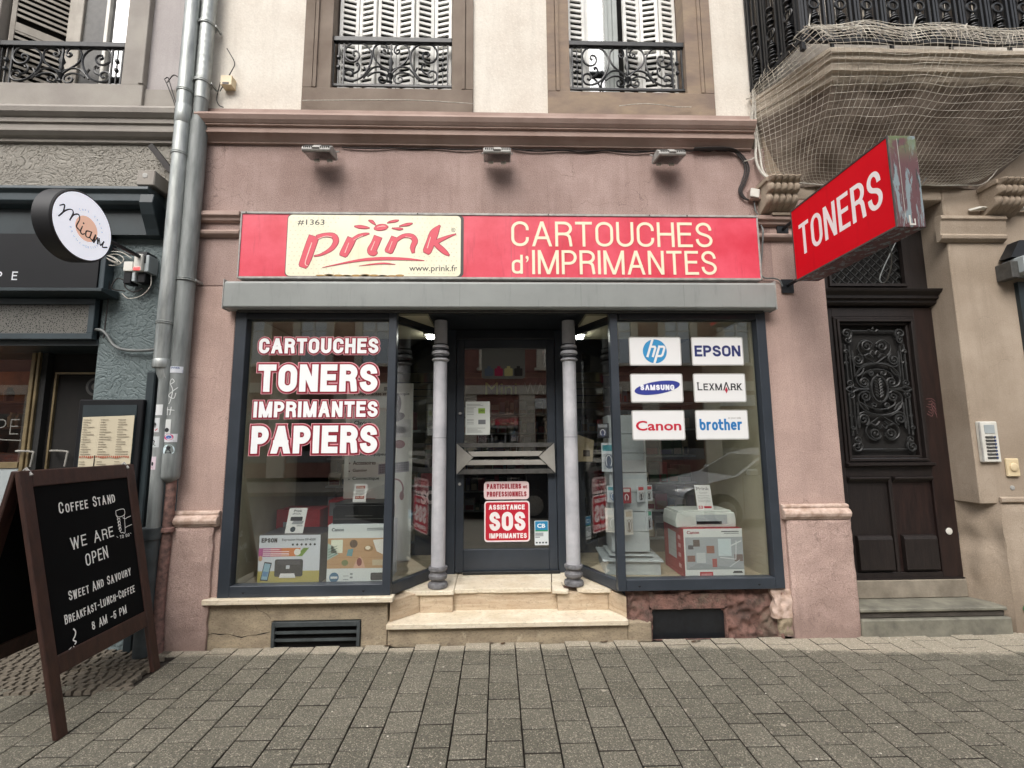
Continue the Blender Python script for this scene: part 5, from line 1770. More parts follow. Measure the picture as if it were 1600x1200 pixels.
k.mat('#a81e2e'); quad(k, front(.082), 1.51, .392, 1.61, .436); k.mat('#2b2e33'); poly(k, front(.082), [(1.76, .425), (1.84, .425), (1.83, .44), (1.77, .44)]); quad(k, front(.082), 1.77, .397, 1.82, .408); k.mat('#9aa09e'); quad(k, front(.082), 1.43, .405, 1.50, .412)
k.build('printed_front', t)
k = MB('#8f1f30'); ftext(k, 'Canon', front(.0822), 1.425, .712, .095, .024, 0, .03); k.mat('#3c4044'); quad(k, front(.0822), 1.69, .725, 1.825, .731); quad(k, front(.0822), 1.71, .713, 1.825, .717); k.mat('#d6c6c6'); quad(k, front(.0816), 1.52, .405, 1.60, .411); quad(k, front(.0816), 1.52, .418, 1.60, .422)
k.build('lettering', t)
F_ = frame((1.3965, .50, 0), (0, -1, 0), (0, 0, 1))
k = MB('#a9aeb0'); quad(k, F_, .10, .50, .27, .70, .0005); k.mat('#c99a9c')
for z in (.45, .53, .60, .66): quad(k, F_, .31, z, .36, z + .03, .0005)
k.build('side_print', t)
t = thing('printer', (1.6, .3, .752), 'small white printer on the red-sided box in the right window', 'printer')
k = MB('printer_white'); k.prism([(1.365, .13, .752), (1.83, .13, .752), (1.835, .13, .80), (1.825, .13, .862), (1.375, .13, .862), (1.362, .13, .80)], (0, .28, 0)); k.build('printer_body', t, bevel=.006, seg=2)
k = MB('rack_grey'); k.box(1.52, 1.765, .1275, .13, .775, .845); k.mat('printer_black'); k.box(1.525, 1.72, .125, .1275, .778, .798); k.build('paper_slot', t)
bx('scanner_lid', 'printer_white', (1.39, 1.81, .15, .40, .863, .876), t, bevel=.003)
def dr3(k, F_):
    ftext(k, 'Prink', F_, -.05, .15, .10, .024, .001); k.mat('#5c6064')
    ftext(k, 'Canon', F_, -.03, .125, .06, .012, .001)
    for z in (.06, .07, .082, .094, .106): ribbon(k, [(-.05, z), (-.02, z + .004), (.01, z), (.045, z + .003)], .002, F_, .001)
    k.mat('#b02a3a'); ftext(k, '53', F_, -.055, .008, .035, .024, .001, .04); quad(k, F_, -.01, .012, .05, .028, .001)
card(1.62, .877, .125, .19, -.06, .17, 'white handwritten price card standing on the white printer', dr3)
# ================================================================== PROJECTING SIGN
T = thing('projecting_sign', (2.31, -.6, 2.6), 'bright red double-faced TONERS sign box sticking out from the wall on brackets', 'sign')
x0, x1, y0, y1, z0, z1 = 2.222, 2.392, -1.115, -.235, 2.585, 3.135
MB('peeling_metal').box(x0 + .004, x1 - .004, y0, y1, z0, z1).build('sign_case', T, bevel=.004)
FT = frame((x0, y1, z0), (0, -1, 0), (0, 0, 1))
k = MB('sign_red_bright'); k.obox((x0 - .001, y1 - .008, z0 + .012), (.006, 0, 0), (0, -(y1 - y0) + .016, 0), (0, 0, z1 - z0 - .024)); k.build('sign_face', T)
k = MB('fixture_dark')
L_ = y1 - y0
for a, b, c_, d_ in ((0, L_, 0, .010), (0, L_, z1 - z0 - .010, z1 - z0), (0, .008, .01, z1 - z0 - .01), (L_ - .008, L_, .01, z1 - z0 - .01)):
    o_ = Vector(FT(a, c_, -.002)); k.obox(o_, (0, -(b - a), 0), (0, 0, d_ - c_), (-.006, 0, 0))
k.build('edge_trim', T)
k = MB('#eee9ea')
letters(k, 'TONERS', frame((x0 - .0018, y1, z0), (0, -1, 0), (0, 0, 1)), .075, .165, .735, .235, .029, gap=.17)
k.build('lettering', T, label='white capitals TONERS')
k = MB('fixture_grey')
k.box(x0 + .05, x0 + .053, -1.1165, -1.1145, z0 + .02, z1 - .02)
k.mat('#c9c6bf'); k.box(x0 + .07, x0 + .105, -1.1175, -1.1155, z0 + .012, z0 + .022); k.box(x0 + .07, x0 + .078, -1.1175, -1.1155, z0 + .022, z0 + .07); k.box(x0 + .10, x0 + .105, -1.1175, -1.1155, z0 + .022, z0 + .05)
k.build('case_joint', T)
for z in (2.63, 3.10):
    k = MB('black_iron')
    k.box(2.25, 2.345, -.016, -.004, z - .06, z + .05) if z < 3 else k.box(2.25, 2.34, -.016, -.004, z - .035, z + .035)
    k.tube([(2.30, -.012, z), (2.30, -.24, z + .01)], .014, 8)
    k.build('bracket', T)
k = MB('cable_grey')
k.tube(cr([(2.36, -.9, 2.585), (2.45, -.80, 2.50), (2.62, -.55, 2.47), (2.85, -.25, 2.62), (3.12, -.12, 2.95), (3.35, -.10, 3.35), (3.45, -.10, 3.5)], 6), .004, 6)
tag(k.build('sign_cable'), 'thin slack cable looping from the red projecting sign up to the balcony', 'cable')

# ================================================================== FLOODLIGHTS
def flood(x, label):
    t = thing('floodlight', (x, -.10, 3.66), label, 'floodlight', 'grey floodlights above the shop sign')
    W = .106
    MB('fixture_grey').prism([(x - W, -.045, 3.625), (x - W, -.205, 3.597), (x - W, -.215, 3.61), (x - W, -.21, 3.635), (x - W, -.16, 3.675), (x - W, -.06, 3.68), (x - W, -.04, 3.65)], (2 * W, 0, 0)).build('lamp_case', t, bevel=.004)
    for s_ in (-1, 1):
        for i in range(5):
            a = x + s_ * (.034 + i * .0145)
            MB('fixture_dark').obox((a, -.2135, 3.622), (.007, 0, 0), (0, .045, .042), (0, -.006, .007)).build('cooling_fin', t)
    MB('fixture_grey').obox((x - .028, -.218, 3.615), (.056, 0, 0), (0, .05, .048), (0, -.006, .008)).build('driver_block', t, bevel=.002)
    k = MB('fixture_dark'); k.add([(x - W + .012, -.062, 3.6245), (x + W - .012, -.062, 3.6245), (x + W - .012, -.195, 3.601), (x - W + .012, -.195, 3.601)], [(0, 1, 2, 3)]); k.build('reflector', t)
    k = MB('window_glass'); k.prism([(x - W + .010, -.060, 3.618), (x + W - .010, -.060, 3.618), (x + W - .010, -.197, 3.594), (x - W + .010, -.197, 3.594)], (0, 0, .003)); k.build('lamp_glass', t)
    for s_ in (-1, 1):
        k = MB('white_plastic'); k.box(x + s_ * .05 - .02, x + s_ * .05 + .02, -.062, -.045, 3.610, 3.624); k.build('terminal', t)
        k = MB('fixture_grey'); k.tube([(x + s_ * .03, -.02, 3.70), (x + s_ * (W + .010), -.05, 3.70), (x + s_ * (W + .012), -.12, 3.65)], .006, 6); k.build('bracket_arm', t)
    MB('fixture_grey').box(x - .035, x + .035, -.03, -.0, 3.68, 3.73).build('wall_bracket', t, bevel=.002)
flood(-1.365, 'left floodlight above the cream logo panel end of the sign')
flood(0.0, 'middle floodlight above the centre of the long red sign')
flood(1.35, 'right floodlight above the sign, nearest the balcony')
k = MB('cable_black')
rr = random.Random(4)
def slack(a, b, z, sag, y=-.012):
    pts = []
    n = 14
    for i in range(n + 1):
        u = i / n
        pts.append((a + (b - a) * u, y - .004 * math.sin(u * 9), z - sag * abs(math.sin(u * math.pi * 3.0)) + rr.uniform(-.004, .004)))
    return cr(pts, 3)
k.tube(slack(-1.24, -.12, 3.765, .012), .0055, 5)
k.tube(slack(.12, 1.3, 3.765, .022), .0055, 5); k.tube(slack(.14, 1.3, 3.76, .008, -.018), .004, 5)
k.tube(slack(1.5, 1.93, 3.775, .006), .0055, 5)
for dx, r_ in ((0, .006), (.018, .007), (.034, .006)):
    k.tube(cr([(1.6, -.015 - dx, 3.77), (1.88, -.015 - dx, 3.775), (1.97 + dx, -.02, 3.73), (2.02 + dx, -.02, 3.62), (1.985 + dx, -.02, 3.50), (1.955 + dx * .7, -.02, 3.42), (1.99 + dx * .5, -.02, 3.355), (2.05, -.02, 3.34)], 5), r_, 6)
tag(k.build('power_cable'), 'black power cables strung under the cornice between the floodlights', 'cable')
jb = thing('junction_box', (2.08, -.03, 3.38), 'small white junction box below the left foot of the balcony', 'junction box')
bx('box_body', 'pink_trim', (2.03, 2.135, -.05, -.005, 3.335, 3.42), jb, bevel=.004)
MB('white_plastic').obox((2.022, -.062, 3.352), (.072, 0, -.012), (.002, .014, 0), (.012, 0, .072)).build('box_cover', jb, bevel=.003)
k = MB('cable_grey')
k.tube(cr([(2.075, -.02, 3.335), (2.08, -.02, 3.25), (2.10, -.02, 3.21), (2.115, -.02, 3.13), (2.105, -.058, 3.05), (2.10, -.02, 2.85), (2.085, -.02, 2.74), (2.11, -.02, 2.69), (2.19, -.02, 2.685), (2.235, -.02, 2.665), (2.25, -.02, 2.62)], 6), .006, 6)
k.tube(cr([(2.14, -.02, 3.34), (2.15, -.02, 3.28), (2.115, -.02, 3.21)], 5), .005, 6)
tag(k.build('sign_conduit'), 'thin grey cable running down beside the red sign to the bracket', 'cable')

# ================================================================== BALCONY
BL = thing('balcony', (3.2, -.25, 3.5), 'heavy stone balcony on scrolled brackets with black iron railing, draped in net', 'balcony')
XC = 3.17
def outline(xl, xf, yf, z=4.2):
    e = .05 + .55 * max(0, min(1, (z - 3.46) / .7))
    return [(xl, 0), (xf, yf), (2 * XC - xf + e, yf), (2 * XC - xl + e, 0)]
LV = [(4.24, 2.12, 2.41, -.53), (4.21, 2.12, 2.415, -.53), (4.205, 2.125, 2.43, -.51), (4.17, 2.13, 2.435, -.505), (4.165, 2.135, 2.45, -.485), (4.11, 2.14, 2.455, -.475), (4.105, 2.15, 2.48, -.45),
      (4.06, 2.155, 2.49, -.435), (4.04, 2.17, 2.52, -.40), (3.95, 2.19, 2.545, -.345), (3.85, 2.22, 2.57, -.285), (3.74, 2.26, 2.60, -.215), (3.63, 2.31, 2.64, -.145), (3.55, 2.36, 2.68, -.095), (3.49, 2.42, 2.72, -.06), (3.46, 2.43, 2.73, -.055)]
k = MB('balcony_stone')
vs, fs = [], []
def dens(pl):
    out = []
    for i in range(3):
        a, b = pl[i], pl[i + 1]
        n = 9 if i != 1 else 22
        for j in range(n):
            out.append((a[0] + (b[0] - a[0]) * j / n, a[1] + (b[1] - a[1]) * j / n))
    out.append(pl[-1])
    return out
LVd = []
for i in range(len(LV) - 1):
    n = 1 if i < 8 else 3
    for j in range(n):
        LVd.append(tuple(LV[i][q] + (LV[i + 1][q] - LV[i][q]) * j / n for q in range(4)))
LVd.append(LV[-1])
for z, a, b, c_ in LVd:
    for x, y in dens(outline(a, b, c_, z)):
        am = .005 if z > 4.05 else .03
        d = mnoise.noise(Vector((x * 6, y * 6, z * 6))) * am + mnoise.noise(Vector((x * 19, y * 19, z * 19))) * am * .5
        chip = max(0, mnoise.noise(Vector((x * 9, 2, z * 9))) - .3) * .09 if 4.03 < z < 4.12 else 0
        vs.append((x, y + (0 if y > -.01 else d + chip), z + d * .3))
nr = len(dens(outline(1, 2, -1)))
for j in range(len(LVd) - 1):
    for i in range(nr - 1):
        a = j * nr + i
        fs.append((a + 1, a, a + nr, a + nr + 1))
fs.append(tuple(range(nr)))
fs.append(tuple((len(LVd) - 1) * nr + i for i in range(nr))[::-1])
k.add(vs, fs)
k.build('slab', BL, smooth=True)
for s_ in (-1, 1):
    bxm = XC + s_ * .93
    prof = [(0, 3.46), (-.19, 3.46), (-.20, 3.43), (-.17, 3.41), (-.185, 3.385), (-.175, 3.35), (-.14, 3.335), (-.15, 3.30), (-.13, 3.265), (-.08, 3.24), (-.03, 3.22), (0, 3.215)]
    w_ = .115
    pc = [(p.x, p.y) for p in cr(prof, 4)]
    vs, fs = [], []
    nx_ = 40
    for i in range(nx_ + 1):
        u = i / nx_
        rib = .80 + .20 * math.sqrt(abs(math.sin(u * math.pi * 5)))
        for y, z in pc:
            kk_ = rib if 3.23 < z < 3.44 else (rib + 1) / 2
            vs.append((bxm - .125 + .25 * u, y * kk_, z))
    npf = len(pc)
    for i in range(nx_):
        for j in range(npf - 1):
            a = i * npf + j
            fs.append((a, a + 1, a + npf + 1, a + npf))
    fs.append(tuple(range(npf))); fs.append(tuple(nx_ * npf + j for j in range(npf))[::-1])
    MB('beige_render').add(vs, fs).build('bracket', BL, smooth=True)
    MB('beige_render').box(bxm - .14, bxm + .14, -.16, -.001, 3.425, 3.462).build('bracket_abacus', BL, bevel=.004)
k = MB('beige_render'); k.box(2.205, 2.5, -.05, -.001, 3.16, 3.2145); k.box(2.19, 2.515, -.065, -.001, 3.195, 3.2148); k.build('bracket_cap', BL)
# railing: front and left side
def panel(A, Bp, n, zb, zt, first):
    A, Bp = Vector(A), Vector(Bp)
    d = (Bp - A); L = d.length; d.normalize(); nn = Vector((d.y, -d.x, 0))
    def P(a, b, z): return Vector((A.x, A.y, 0)) + Vector((d.x, d.y, 0)) * a + nn * b + Vector((0, 0, z))
    MB('black_iron').obox(P(0, -.012, zb - .02), d * L, nn * .03, (0, 0, .03)).build('bottom_rail', BL); MB('black_iron').obox(P(0, -.01, zt), d * L, nn * .05, (0, 0, .04)).build('handrail', BL)
    pit = L / n
    rg = random.Random(7 + n)
    for i in range(n):
        c_ = (i + .5) * pit
        for a in (c_ - pit * .5 + .004, c_ - pit * .5 + .028, c_ + pit * .5 - .034):
            kk = MB('black_iron'); kk.obox(P(a, .0, zb), d * .016, nn * .018, (0, 0, zt - zb)); kk.build('baluster', BL)
        kk = MB('black_iron')
        rz = zb + .28
        ring = [P(c_ + .036 * math.cos(t), .016, rz + .036 * math.sin(t)) for t in [2 * math.pi * q / 16 for q in range(16)]]
        kk.tube(ring, .0085, 6, closed=True)
        kk.build('ring', BL, smooth=True)
        kk = MB('black_iron')
        for zz, r_ in ((.215, .014), (.19, .026), (.165, .034), (.14, .022), (.115, .030), (.08, .038), (.05, .028), (.02, .034), (.345, .02), (.39, .03), (.44, .022), (.50, .03)):
            o_ = P(c_, .012, zb + zz)
            kk.lathe([(.002, -.014), (r_, -.004), (r_ * .9, .004), (.002, .014)], o_, 7)
        kk.obox(P(c_ - .006, .004, zb), d * .012, nn * .012, (0, 0, .25)); kk.obox(P(c_ - .006, .004, zb + .315), d * .012, nn * .012, (0, 0, zt - zb - .315))
        kk.build('cast_ornament', BL, smooth=True)
    # reed screening tied behind
    reeds = {}
    a = 0
    while a < L:
        tone = rg.choice(['#2b2622', '#3a332c', '#1e1b19', '#4a4138', '#26211e', '#b0a89a' if rg.random() < .75 else '#332c27', '#17181b'])
        reeds.setdefault(tone, []).append(a)
        a += rg.uniform(.006, .010)
    kk = MB('#2b2622')
    for tone, L2 in reeds.items():
        kk.mat(tone)
        for a in L2:
            ln = rg.uniform(-.004, .004)
            kk.obox(P(a, -.03 + rg.uniform(-.004, .004), zb + .0 + rg.uniform(-.0, .02)), d * .0085 + Vector((0, 0, 0)), nn * .005, Vector((ln, 0, zt - zb)))
    o_ = kk.build('reed_screen', BL); o_['kind'] = 'stuff'
panel((2.135, -.0, 0), (2.235, -.50, 0), 3, 4.325, 5.35, 0)
panel((2.235, -.50, 0), (4.235, -.50, 0), 10, 4.325, 5.35, 1)
k = MB('black_iron'); k.box(2.222, 2.252, -.515, -.485, 4.24, 5.4); k.build('corner_post', BL)
for s_ in (2.3, 2.75, 3.2, 3.65):
    bx('foot', 'black_iron', (s_ + .15, s_ + .17, -.505, -.488, 4.23, 4.31), BL)

# bird / safety net around the underside
NV = [(4.375, 2.150, 2.225, -.55), (4.30, 2.12, 2.255, -.60), (4.22, 2.095, 2.33, -.615), (4.14, 2.095, 2.365, -.59), (4.06, 2.10, 2.40, -.535), (3.95, 2.115, 2.435, -.44), (3.82, 2.13, 2.455, -.335), (3.70, 2.14, 2.46, -.265), (3.60, 2.16, 2.47, -.20), (3.53, 2.20, 2.50, -.15), (3.475, 2.25, 2.54, -.11), (3.45, 2.30, 2.58, -.10)]
NR = 34
rows_ = []
for i in range(NR + 1):
    u = i / NR * (len(NV) - 1)
    j = min(int(u), len(NV) - 2); f_ = u - j
    z, a, b, c_ = (NV[j][q] + (NV[j + 1][q] - NV[j][q]) * f_ for q in range(4))
    pl = [(a, 0), (b, c_), (2 * XC - b + .1 + .55 * max(0, min(1, (z - 3.46) / .7)), c_)]
    row = []
    for (p, q, n) in ((pl[0], pl[1], 13), (pl[1], pl[2], 44)):
        for s2 in range(n + (1 if q == pl[2] else 0)):
            t_ = s2 / n
            x, y = p[0] + (q[0] - p[0]) * t_, p[1] + (q[1] - p[1]) * t_
            e = .5 + .5 * math.sin(i * .9)
            nx_ = mnoise.noise(Vector((x * 3.2, y * 3.2, z * 3.0 + 5))) * .030
            nz_ = mnoise.noise(Vector((x * 2.4 + 9, y * 3, z * 2.6))) * .045
            sag = -.018 * math.sin(min(1, i / NR) * math.pi)
            row.append((x + nx_, y - .012 + nx_ * .8, z + nz_ * (0 if i == 0 else 1) + sag))
    rows_.append(row)
NE = thing('safety_net', (3.0, -.4, 3.9), 'pale knotted safety net wrapped under and around the stone balcony', 'net')
k = MB('net_thread')
for row in rows_[::1]:
    k.tube(row, .0014, 3)
for j in range(len(rows_[0])):
    k.tube([r_[j] for r_ in rows_], .0014, 3)
for row in rows_[:7]:
    k.tube([(x + .012, y - .012 + .01 * math.sin(x * 9), z + .018 + .012 * math.sin(x * 5)) for x, y, z in row], .0016, 3)
for j in range(len(rows_[0]) - 1):
    k.tube([((r_[j][0] + r_[j + 1][0]) / 2 + .02 * math.sin(i_ * .8 + j), (r_[j][1] + r_[j + 1][1]) / 2 - .012, r_[j][2] + .01) for i_, r_ in enumerate(rows_[:8])], .0016, 3)
o_ = k.build('mesh_threads', NE); o_['kind'] = 'stuff'
k = MB('rope_white')
k.tube(cr(rows_[0][::3], 3), .0055, 6)
k.tube(cr([(2.135, -.03, 4.33), (2.125, -.02, 4.15), (2.105, -.02, 4.0), (2.12, -.03, 3.85), (2.11, -.03, 3.7), (2.125, -.05, 3.58), (2.17, -.07, 3.50), (2.23, -.09, 3.46)], 5), .010, 6)
k.tube(cr([(2.15, -.03, 4.3), (2.13, -.03, 4.0), (2.14, -.04, 3.75), (2.15, -.06, 3.55), (2.24, -.10, 3.47), (2.34, -.10, 3.455)], 5), .008, 6)
k.tube(cr([(2.3, -.11, 3.45), (2.7, -.11, 3.42), (3.2, -.11, 3.43), (3.7, -.10, 3.44), (4.0, -.06, 3.50), (4.3, -.03, 3.85)], 5), .004, 6)
k.build('edge_rope', NE, smooth=True)
k = MB('rope_white')
for x, y, z, dx, dz in ((2.25, -.56, 4.37, .01, .09), (2.60, -.56, 4.385, .05, .03), (3.02, -.56, 4.37, .03, .09), (3.10, -.56, 4.37, .13, .01), (2.12, -.02, 3.72, -.11, -.05), (2.12, -.01, 4.26, -.05, -.03), (3.40, -.56, 4.37, .02, .04)):
    k.tube(cr([(x, y, z), (x + dx * .5, y - .01, z + dz * .7), (x + dx, y - .012, z + dz)], 4), .0048, 5)
    k.lathe([(.004, -.01), (.013, 0), (.004, .01)], (x, y, z), 8)
k.build('tie', NE)

# ================================================================== ENTRANCE DOOR
E_ = thing('entrance_door', (3.13, .25, .33), 'tall dark brown wooden door with a scrolled iron grille panel', 'door')
W_ = 'brown_wood'
DY = .205
def wb(name, b, mat=W_, bev=.003, **k_):
    return bx(name, mat, b, E_, bevel=bev, **k_)
wb('door_stile', (2.60, 2.795, DY, DY + .06, .335, 2.515)); wb('door_stile', (3.50, 3.665, DY, DY + .06, .335, 2.515), 'brown_wood_red')
wb('door_rail', (2.795, 3.50, DY, DY + .06, 2.435, 2.515)); wb('door_rail', (2.795, 3.50, DY, DY + .06, 1.115, 1.215)); wb('door_rail', (2.795, 3.50, DY + .002, DY + .06, .335, .375))
wb('door_mullion', (3.137, 3.165, DY, DY + .06, .375, 1.115))
wb('lower_panel', (2.797, 3.137, DY + .02, DY + .05, .375, 1.115)); wb('lower_panel', (3.165, 3.50, DY + .02, DY + .05, .375, 1.115), 'brown_wood_red')
for a, b in ((2.80, 3.128), (3.172, 3.49)):
    k = MB(W_); k.prism([(a, DY + .02, 1.118), (a, DY - .028, 1.112), (a, DY - .028, 1.10), (a, DY + .005, 1.075), (a, DY + .02, 1.07)], (b - a, 0, 0)); k.build('panel_moulding', E_, bevel=.002)
    k = MB(W_); k.prism([(a + .03, DY + .02, .66), (a + .03, DY - .012, .655), (a + .03, DY - .02, .63), (a + .03, DY - .02, .40), (a + .03, DY + .02, .385)], (b - a - .05, 0, 0)); k.build('kick_board', E_, bevel=.002)
# grille panel: moulded frame round the ironwork
for i, (g_, y) in enumerate(((0, -.012), (.022, -.024), (.045, .006))):
    a, b, c_, d_ = 2.80 + g_, 3.495 - g_, 1.218 + g_, 2.432 - g_
    t_ = .020
    k = MB(W_); k.box(a, b, DY + y, DY + .055, d_ - t_, d_); k.box(a, b, DY + y, DY + .055, c_, c_ + t_); k.box(a, a + t_, DY + y, DY + .055, c_ + t_, d_ - t_); k.box(b - t_, b, DY + y, DY + .055, c_ + t_, d_ - t_)
    k.build('grille_frame', E_, bevel=.003)
k = MB(W_); k.prism([(2.79, DY, 1.23), (2.79, DY - .045, 1.222), (2.79, DY - .045, 1.208), (2.79, DY, 1.19)], (.72, 0, 0)); k.build('grille_sill', E_)
wb('grille_backing', (2.86, 3.44, DY + .045, DY + .055, 1.27, 2.38), 'dark_gap')
GX0, GX1, GZ0, GZ1 = 2.868, 3.428, 1.285, 2.365
def g_(u, v, y=-.0): return (GX0 + (GX1 - GX0) * u, DY + .02 + y, GZ0 + (GZ1 - GZ0) * v)
def spiral(cu, cv, r, turns, a0, dirn=1, n=16, asp=.52):
    out = []
    N = int(n * turns)
    for i in range(N + 1):
        t = i / N
        a = a0 + dirn * 2 * math.pi * turns * t
        rr_ = r * (1 - .88 * t)
        out.append(g_(cu + rr_ * math.cos(a), cv + rr_ * math.sin(a) * asp))
    return out
HALF = []       # curves for the left half of the top half: mirrored to all four
HALF.append(cr([g_(.5, .70), g_(.40, .735), g_(.28, .78), g_(.25, .83), g_(.30, .87), g_(.38, .885), g_(.45, .86), g_(.46, .83)], 4) )
HALF.append(spiral(.385, .835, .09, 1.6, R(20)))
HALF.append(spiral(.225, .73, .085, 1.7, R(70), -1))
HALF.append(cr([g_(.15, .80), g_(.14, .74), g_(.17, .69), g_(.25, .675), g_(.36, .70), g_(.5, .70)], 4))
HALF.append(cr([g_(.5, .70), g_(.34, .685), g_(.21, .64), g_(.17, .58), g_(.20, .535), g_(.30, .515), g_(.35, .53)], 4))
HALF.append(spiral(.29, .555, .075, 1.6, R(-60)))
HALF.append(cr([g_(.5, .655), g_(.38, .645), g_(.28, .615), g_(.27, .58)], 4))
HALF.append(spiral(.41, .625, .05, 1.3, R(90)))
HALF.append(spiral(.09, .935, .085, 1.6, R(-90)))
HALF.append(spiral(.10, .885, .06, 1.4, R(90), -1))
HALF.append([g_(.17, .955), g_(.5, .955)])
HALF.append([g_(.05, .85), g_(.05, .56)])
HALF.append([g_(.11, .84), g_(.11, .57)])
HALF.append([g_(.155, .79), g_(.155, .60)])
HALF.append(spiral(.05, .79, .034, 1.0, 0)); HALF.append(spiral(.05, .70, .034, 1.0, 0)); HALF.append(spiral(.12, .745, .025, 1.0, 0))
HALF.append(cr([g_(.0, .5), g_(.08, .525), g_(.14, .51), g_(.22, .502), g_(.35, .503)], 4))
HALF.append(spiral(.07, .545, .06, 1.5, R(-90)))
HALF.append(cr([g_(.19, .60), g_(.26, .625), g_(.30, .66)], 4)); HALF.append(cr([g_(.20, .62), g_(.24, .65), g_(.25, .68)], 4))
HALF.append(cr([g_(.42, .77), g_(.46, .80), g_(.5, .77)], 4)); HALF.append(cr([g_(.33, .76), g_(.40, .775), g_(.46, .745)], 4))
gc = Vector(g_(.5, .5))
k0 = None
for sxm in (1, -1):
    for szm in (1, -1):
        for i_, c_ in enumerate(HALF):
            k = MB('iron_grille')
            pts = [(gc.x + (p[0] - gc.x) * sxm, p[1] - .002 * (i_ % 5), gc.z + (p[2] - gc.z) * szm) for p in c_]
            k.tube(pts, .0062 + .0012 * (i_ % 3), 5)
            k.build('scroll', E_, smooth=True)
k = MB('iron_grille'); k.tube([g_(.5 + .125 * math.cos(a), .5 + .10 * math.sin(a), -.012) for a in [2 * math.pi * i / 28 for i in range(28)]], .009, 6, closed=True); k.build('medallion_ring', E_, smooth=True)
k = MB('iron_grille')
for u, v, a, ln in [(.5, .5 + .022 * j, s_ * R(50), .05) for j in range(-3, 4) for s_ in (-1, 1)] + [(.5, .585, 0, .04), (.5, .415, R(180), .04), (.5, .96, 0, .03), (.47, .95, R(60), .04), (.53, .95, R(-60), .04)]:
    o_ = Vector(g_(u, v, -.008)); d_ = Vector((math.sin(-a), 0, math.cos(a))); s_ = Vector((d_.z, 0, -d_.x))
    k.add([o_, o_ + d_ * ln * .5 + s_ * .012, o_ + d_ * ln, o_ + d_ * ln * .5 - s_ * .012, o_ + d_ * ln * .5 + Vector((0, -.009, 0))], [(0, 1, 4), (1, 2, 4), (2, 3, 4), (3, 0, 4)])
k.build('leaf_ornament', E_)
# transom, lattice light
k = MB(W_)
k.prism([(2.6, DY + .06, 2.515), (2.6, DY - .03, 2.53), (2.6, DY - .05, 2.545), (2.6, DY - .05, 2.565), (2.6, DY - .075, 2.575), (2.6, DY - .075, 2.60), (2.6, DY - .11, 2.625), (2.6, DY - .12, 2.645), (2.6, DY + .06, 2.655)], (1.07, 0, 0))
k.build('transom', E_, bevel=.002)
wb('light_frame', (2.60, 2.80, DY + .01, DY + .06, 2.655, 3.36)); wb('light_frame', (3.475, 3.665, DY + .01, DY + .06, 2.655, 3.36)); wb('light_frame', (2.80, 3.475, DY + .01, DY + .06, 2.655, 2.70)); wb('light_frame', (2.80, 3.475, DY + .01, DY + .06, 3.24, 3.36))
k = MB(W_); k.box(2.80, 3.475, DY - .012, DY + .02, 2.70, 2.722); k.box(2.80, 3.475, DY - .012, DY + .02, 3.22, 3.24); k.box(2.80, 2.82, DY - .012, DY + .02, 2.722, 3.22); k.box(3.455, 3.475, DY - .012, DY + .02, 2.722, 3.22); k.build('light_moulding', E_)
wb('light_backing', (2.80, 3.475, DY + .05, DY + .06, 2.70, 3.24), 'dark_gap')
lx0, lx1, lz0, lz1 = 2.82, 3.455, 2.722, 3.22
for s_ in (1, -1):
    c_ = -12
    for i in range(-10, 20):
        # line x - lx0 = s*(z - lz0) + i*pitch
        pts = []
        off = i * .078
        for z in (lz0, lz1):
            pts.append((lx0 + off + s_ * (z - lz0), z))
        (xa, za), (xb, zb) = pts
        def clip_line(xa, za, xb, zb):
            t0, t1 = 0, 1
            dx = xb - xa
            for lim, sg in ((lx0, 1), (lx1, -1)):
                a_ = (lim - xa) / dx
                if (dx > 0) == (sg > 0): t0 = max(t0, a_)
                else: t1 = min(t1, a_)
            return (t0, t1) if t1 - t0 > .03 else None
        r_ = clip_line(xa, za, xb, zb)
        if r_:
            A_ = (xa + (xb - xa) * r_[0], DY + .03 + (.006 if s_ > 0 else 0), za + (zb - za) * r_[0]); B_ = (xa + (xb - xa) * r_[1], DY + .03 + (.006 if s_ > 0 else 0), za + (zb - za) * r_[1])
            k = MB('iron_grille'); k.tube([A_, B_], .0055, 5); k.build('lattice_bar', E_)
k = MB('white_plastic'); k.lathe([(.002, 0), (.026, .002), (.026, .006), (.02, .008)], (3.585, DY, .685), 20, 'y'); k.build('round_plate', E_)
k = MB('#8a5f60')
for i in range(7):
    ribbon(k, [(p.x, p.y) for p in cr([(3.52 + .012 * (i % 3), 1.62 + .02 * i), (3.56, 1.60 + .024 * i), (3.58 - .01 * (i % 2), 1.65 + .015 * i), (3.60, 1.59 + .022 * i)], 4)], .0022, front(DY - .001), .0001 * i)
k.build('graffiti', E_)
es = thing('entrance_steps', (3.2, .1, 0), 'worn grey-green stone steps below the brown wooden door', 'steps')
for nm, mt, b in (('lower_step', 'grey_step', (2.63, 3.76, -.03, .3, -.03, .112)), ('middle_riser', 'grey_step_dark', (2.63, 3.74, -.002, .3, .112, .158)), ('upper_step', 'grey_step', (2.63, 3.745, -.022, .3, .158, .186)), ('threshold', 'grey_step_pale', (2.63, 3.67, .185, .4, .186, .325))):
    bx(nm, mt, b, es, bevel=.008)
bx('door_sill', 'brown_wood', (2.62, 3.66, .19, .3, .3252, .337), es)

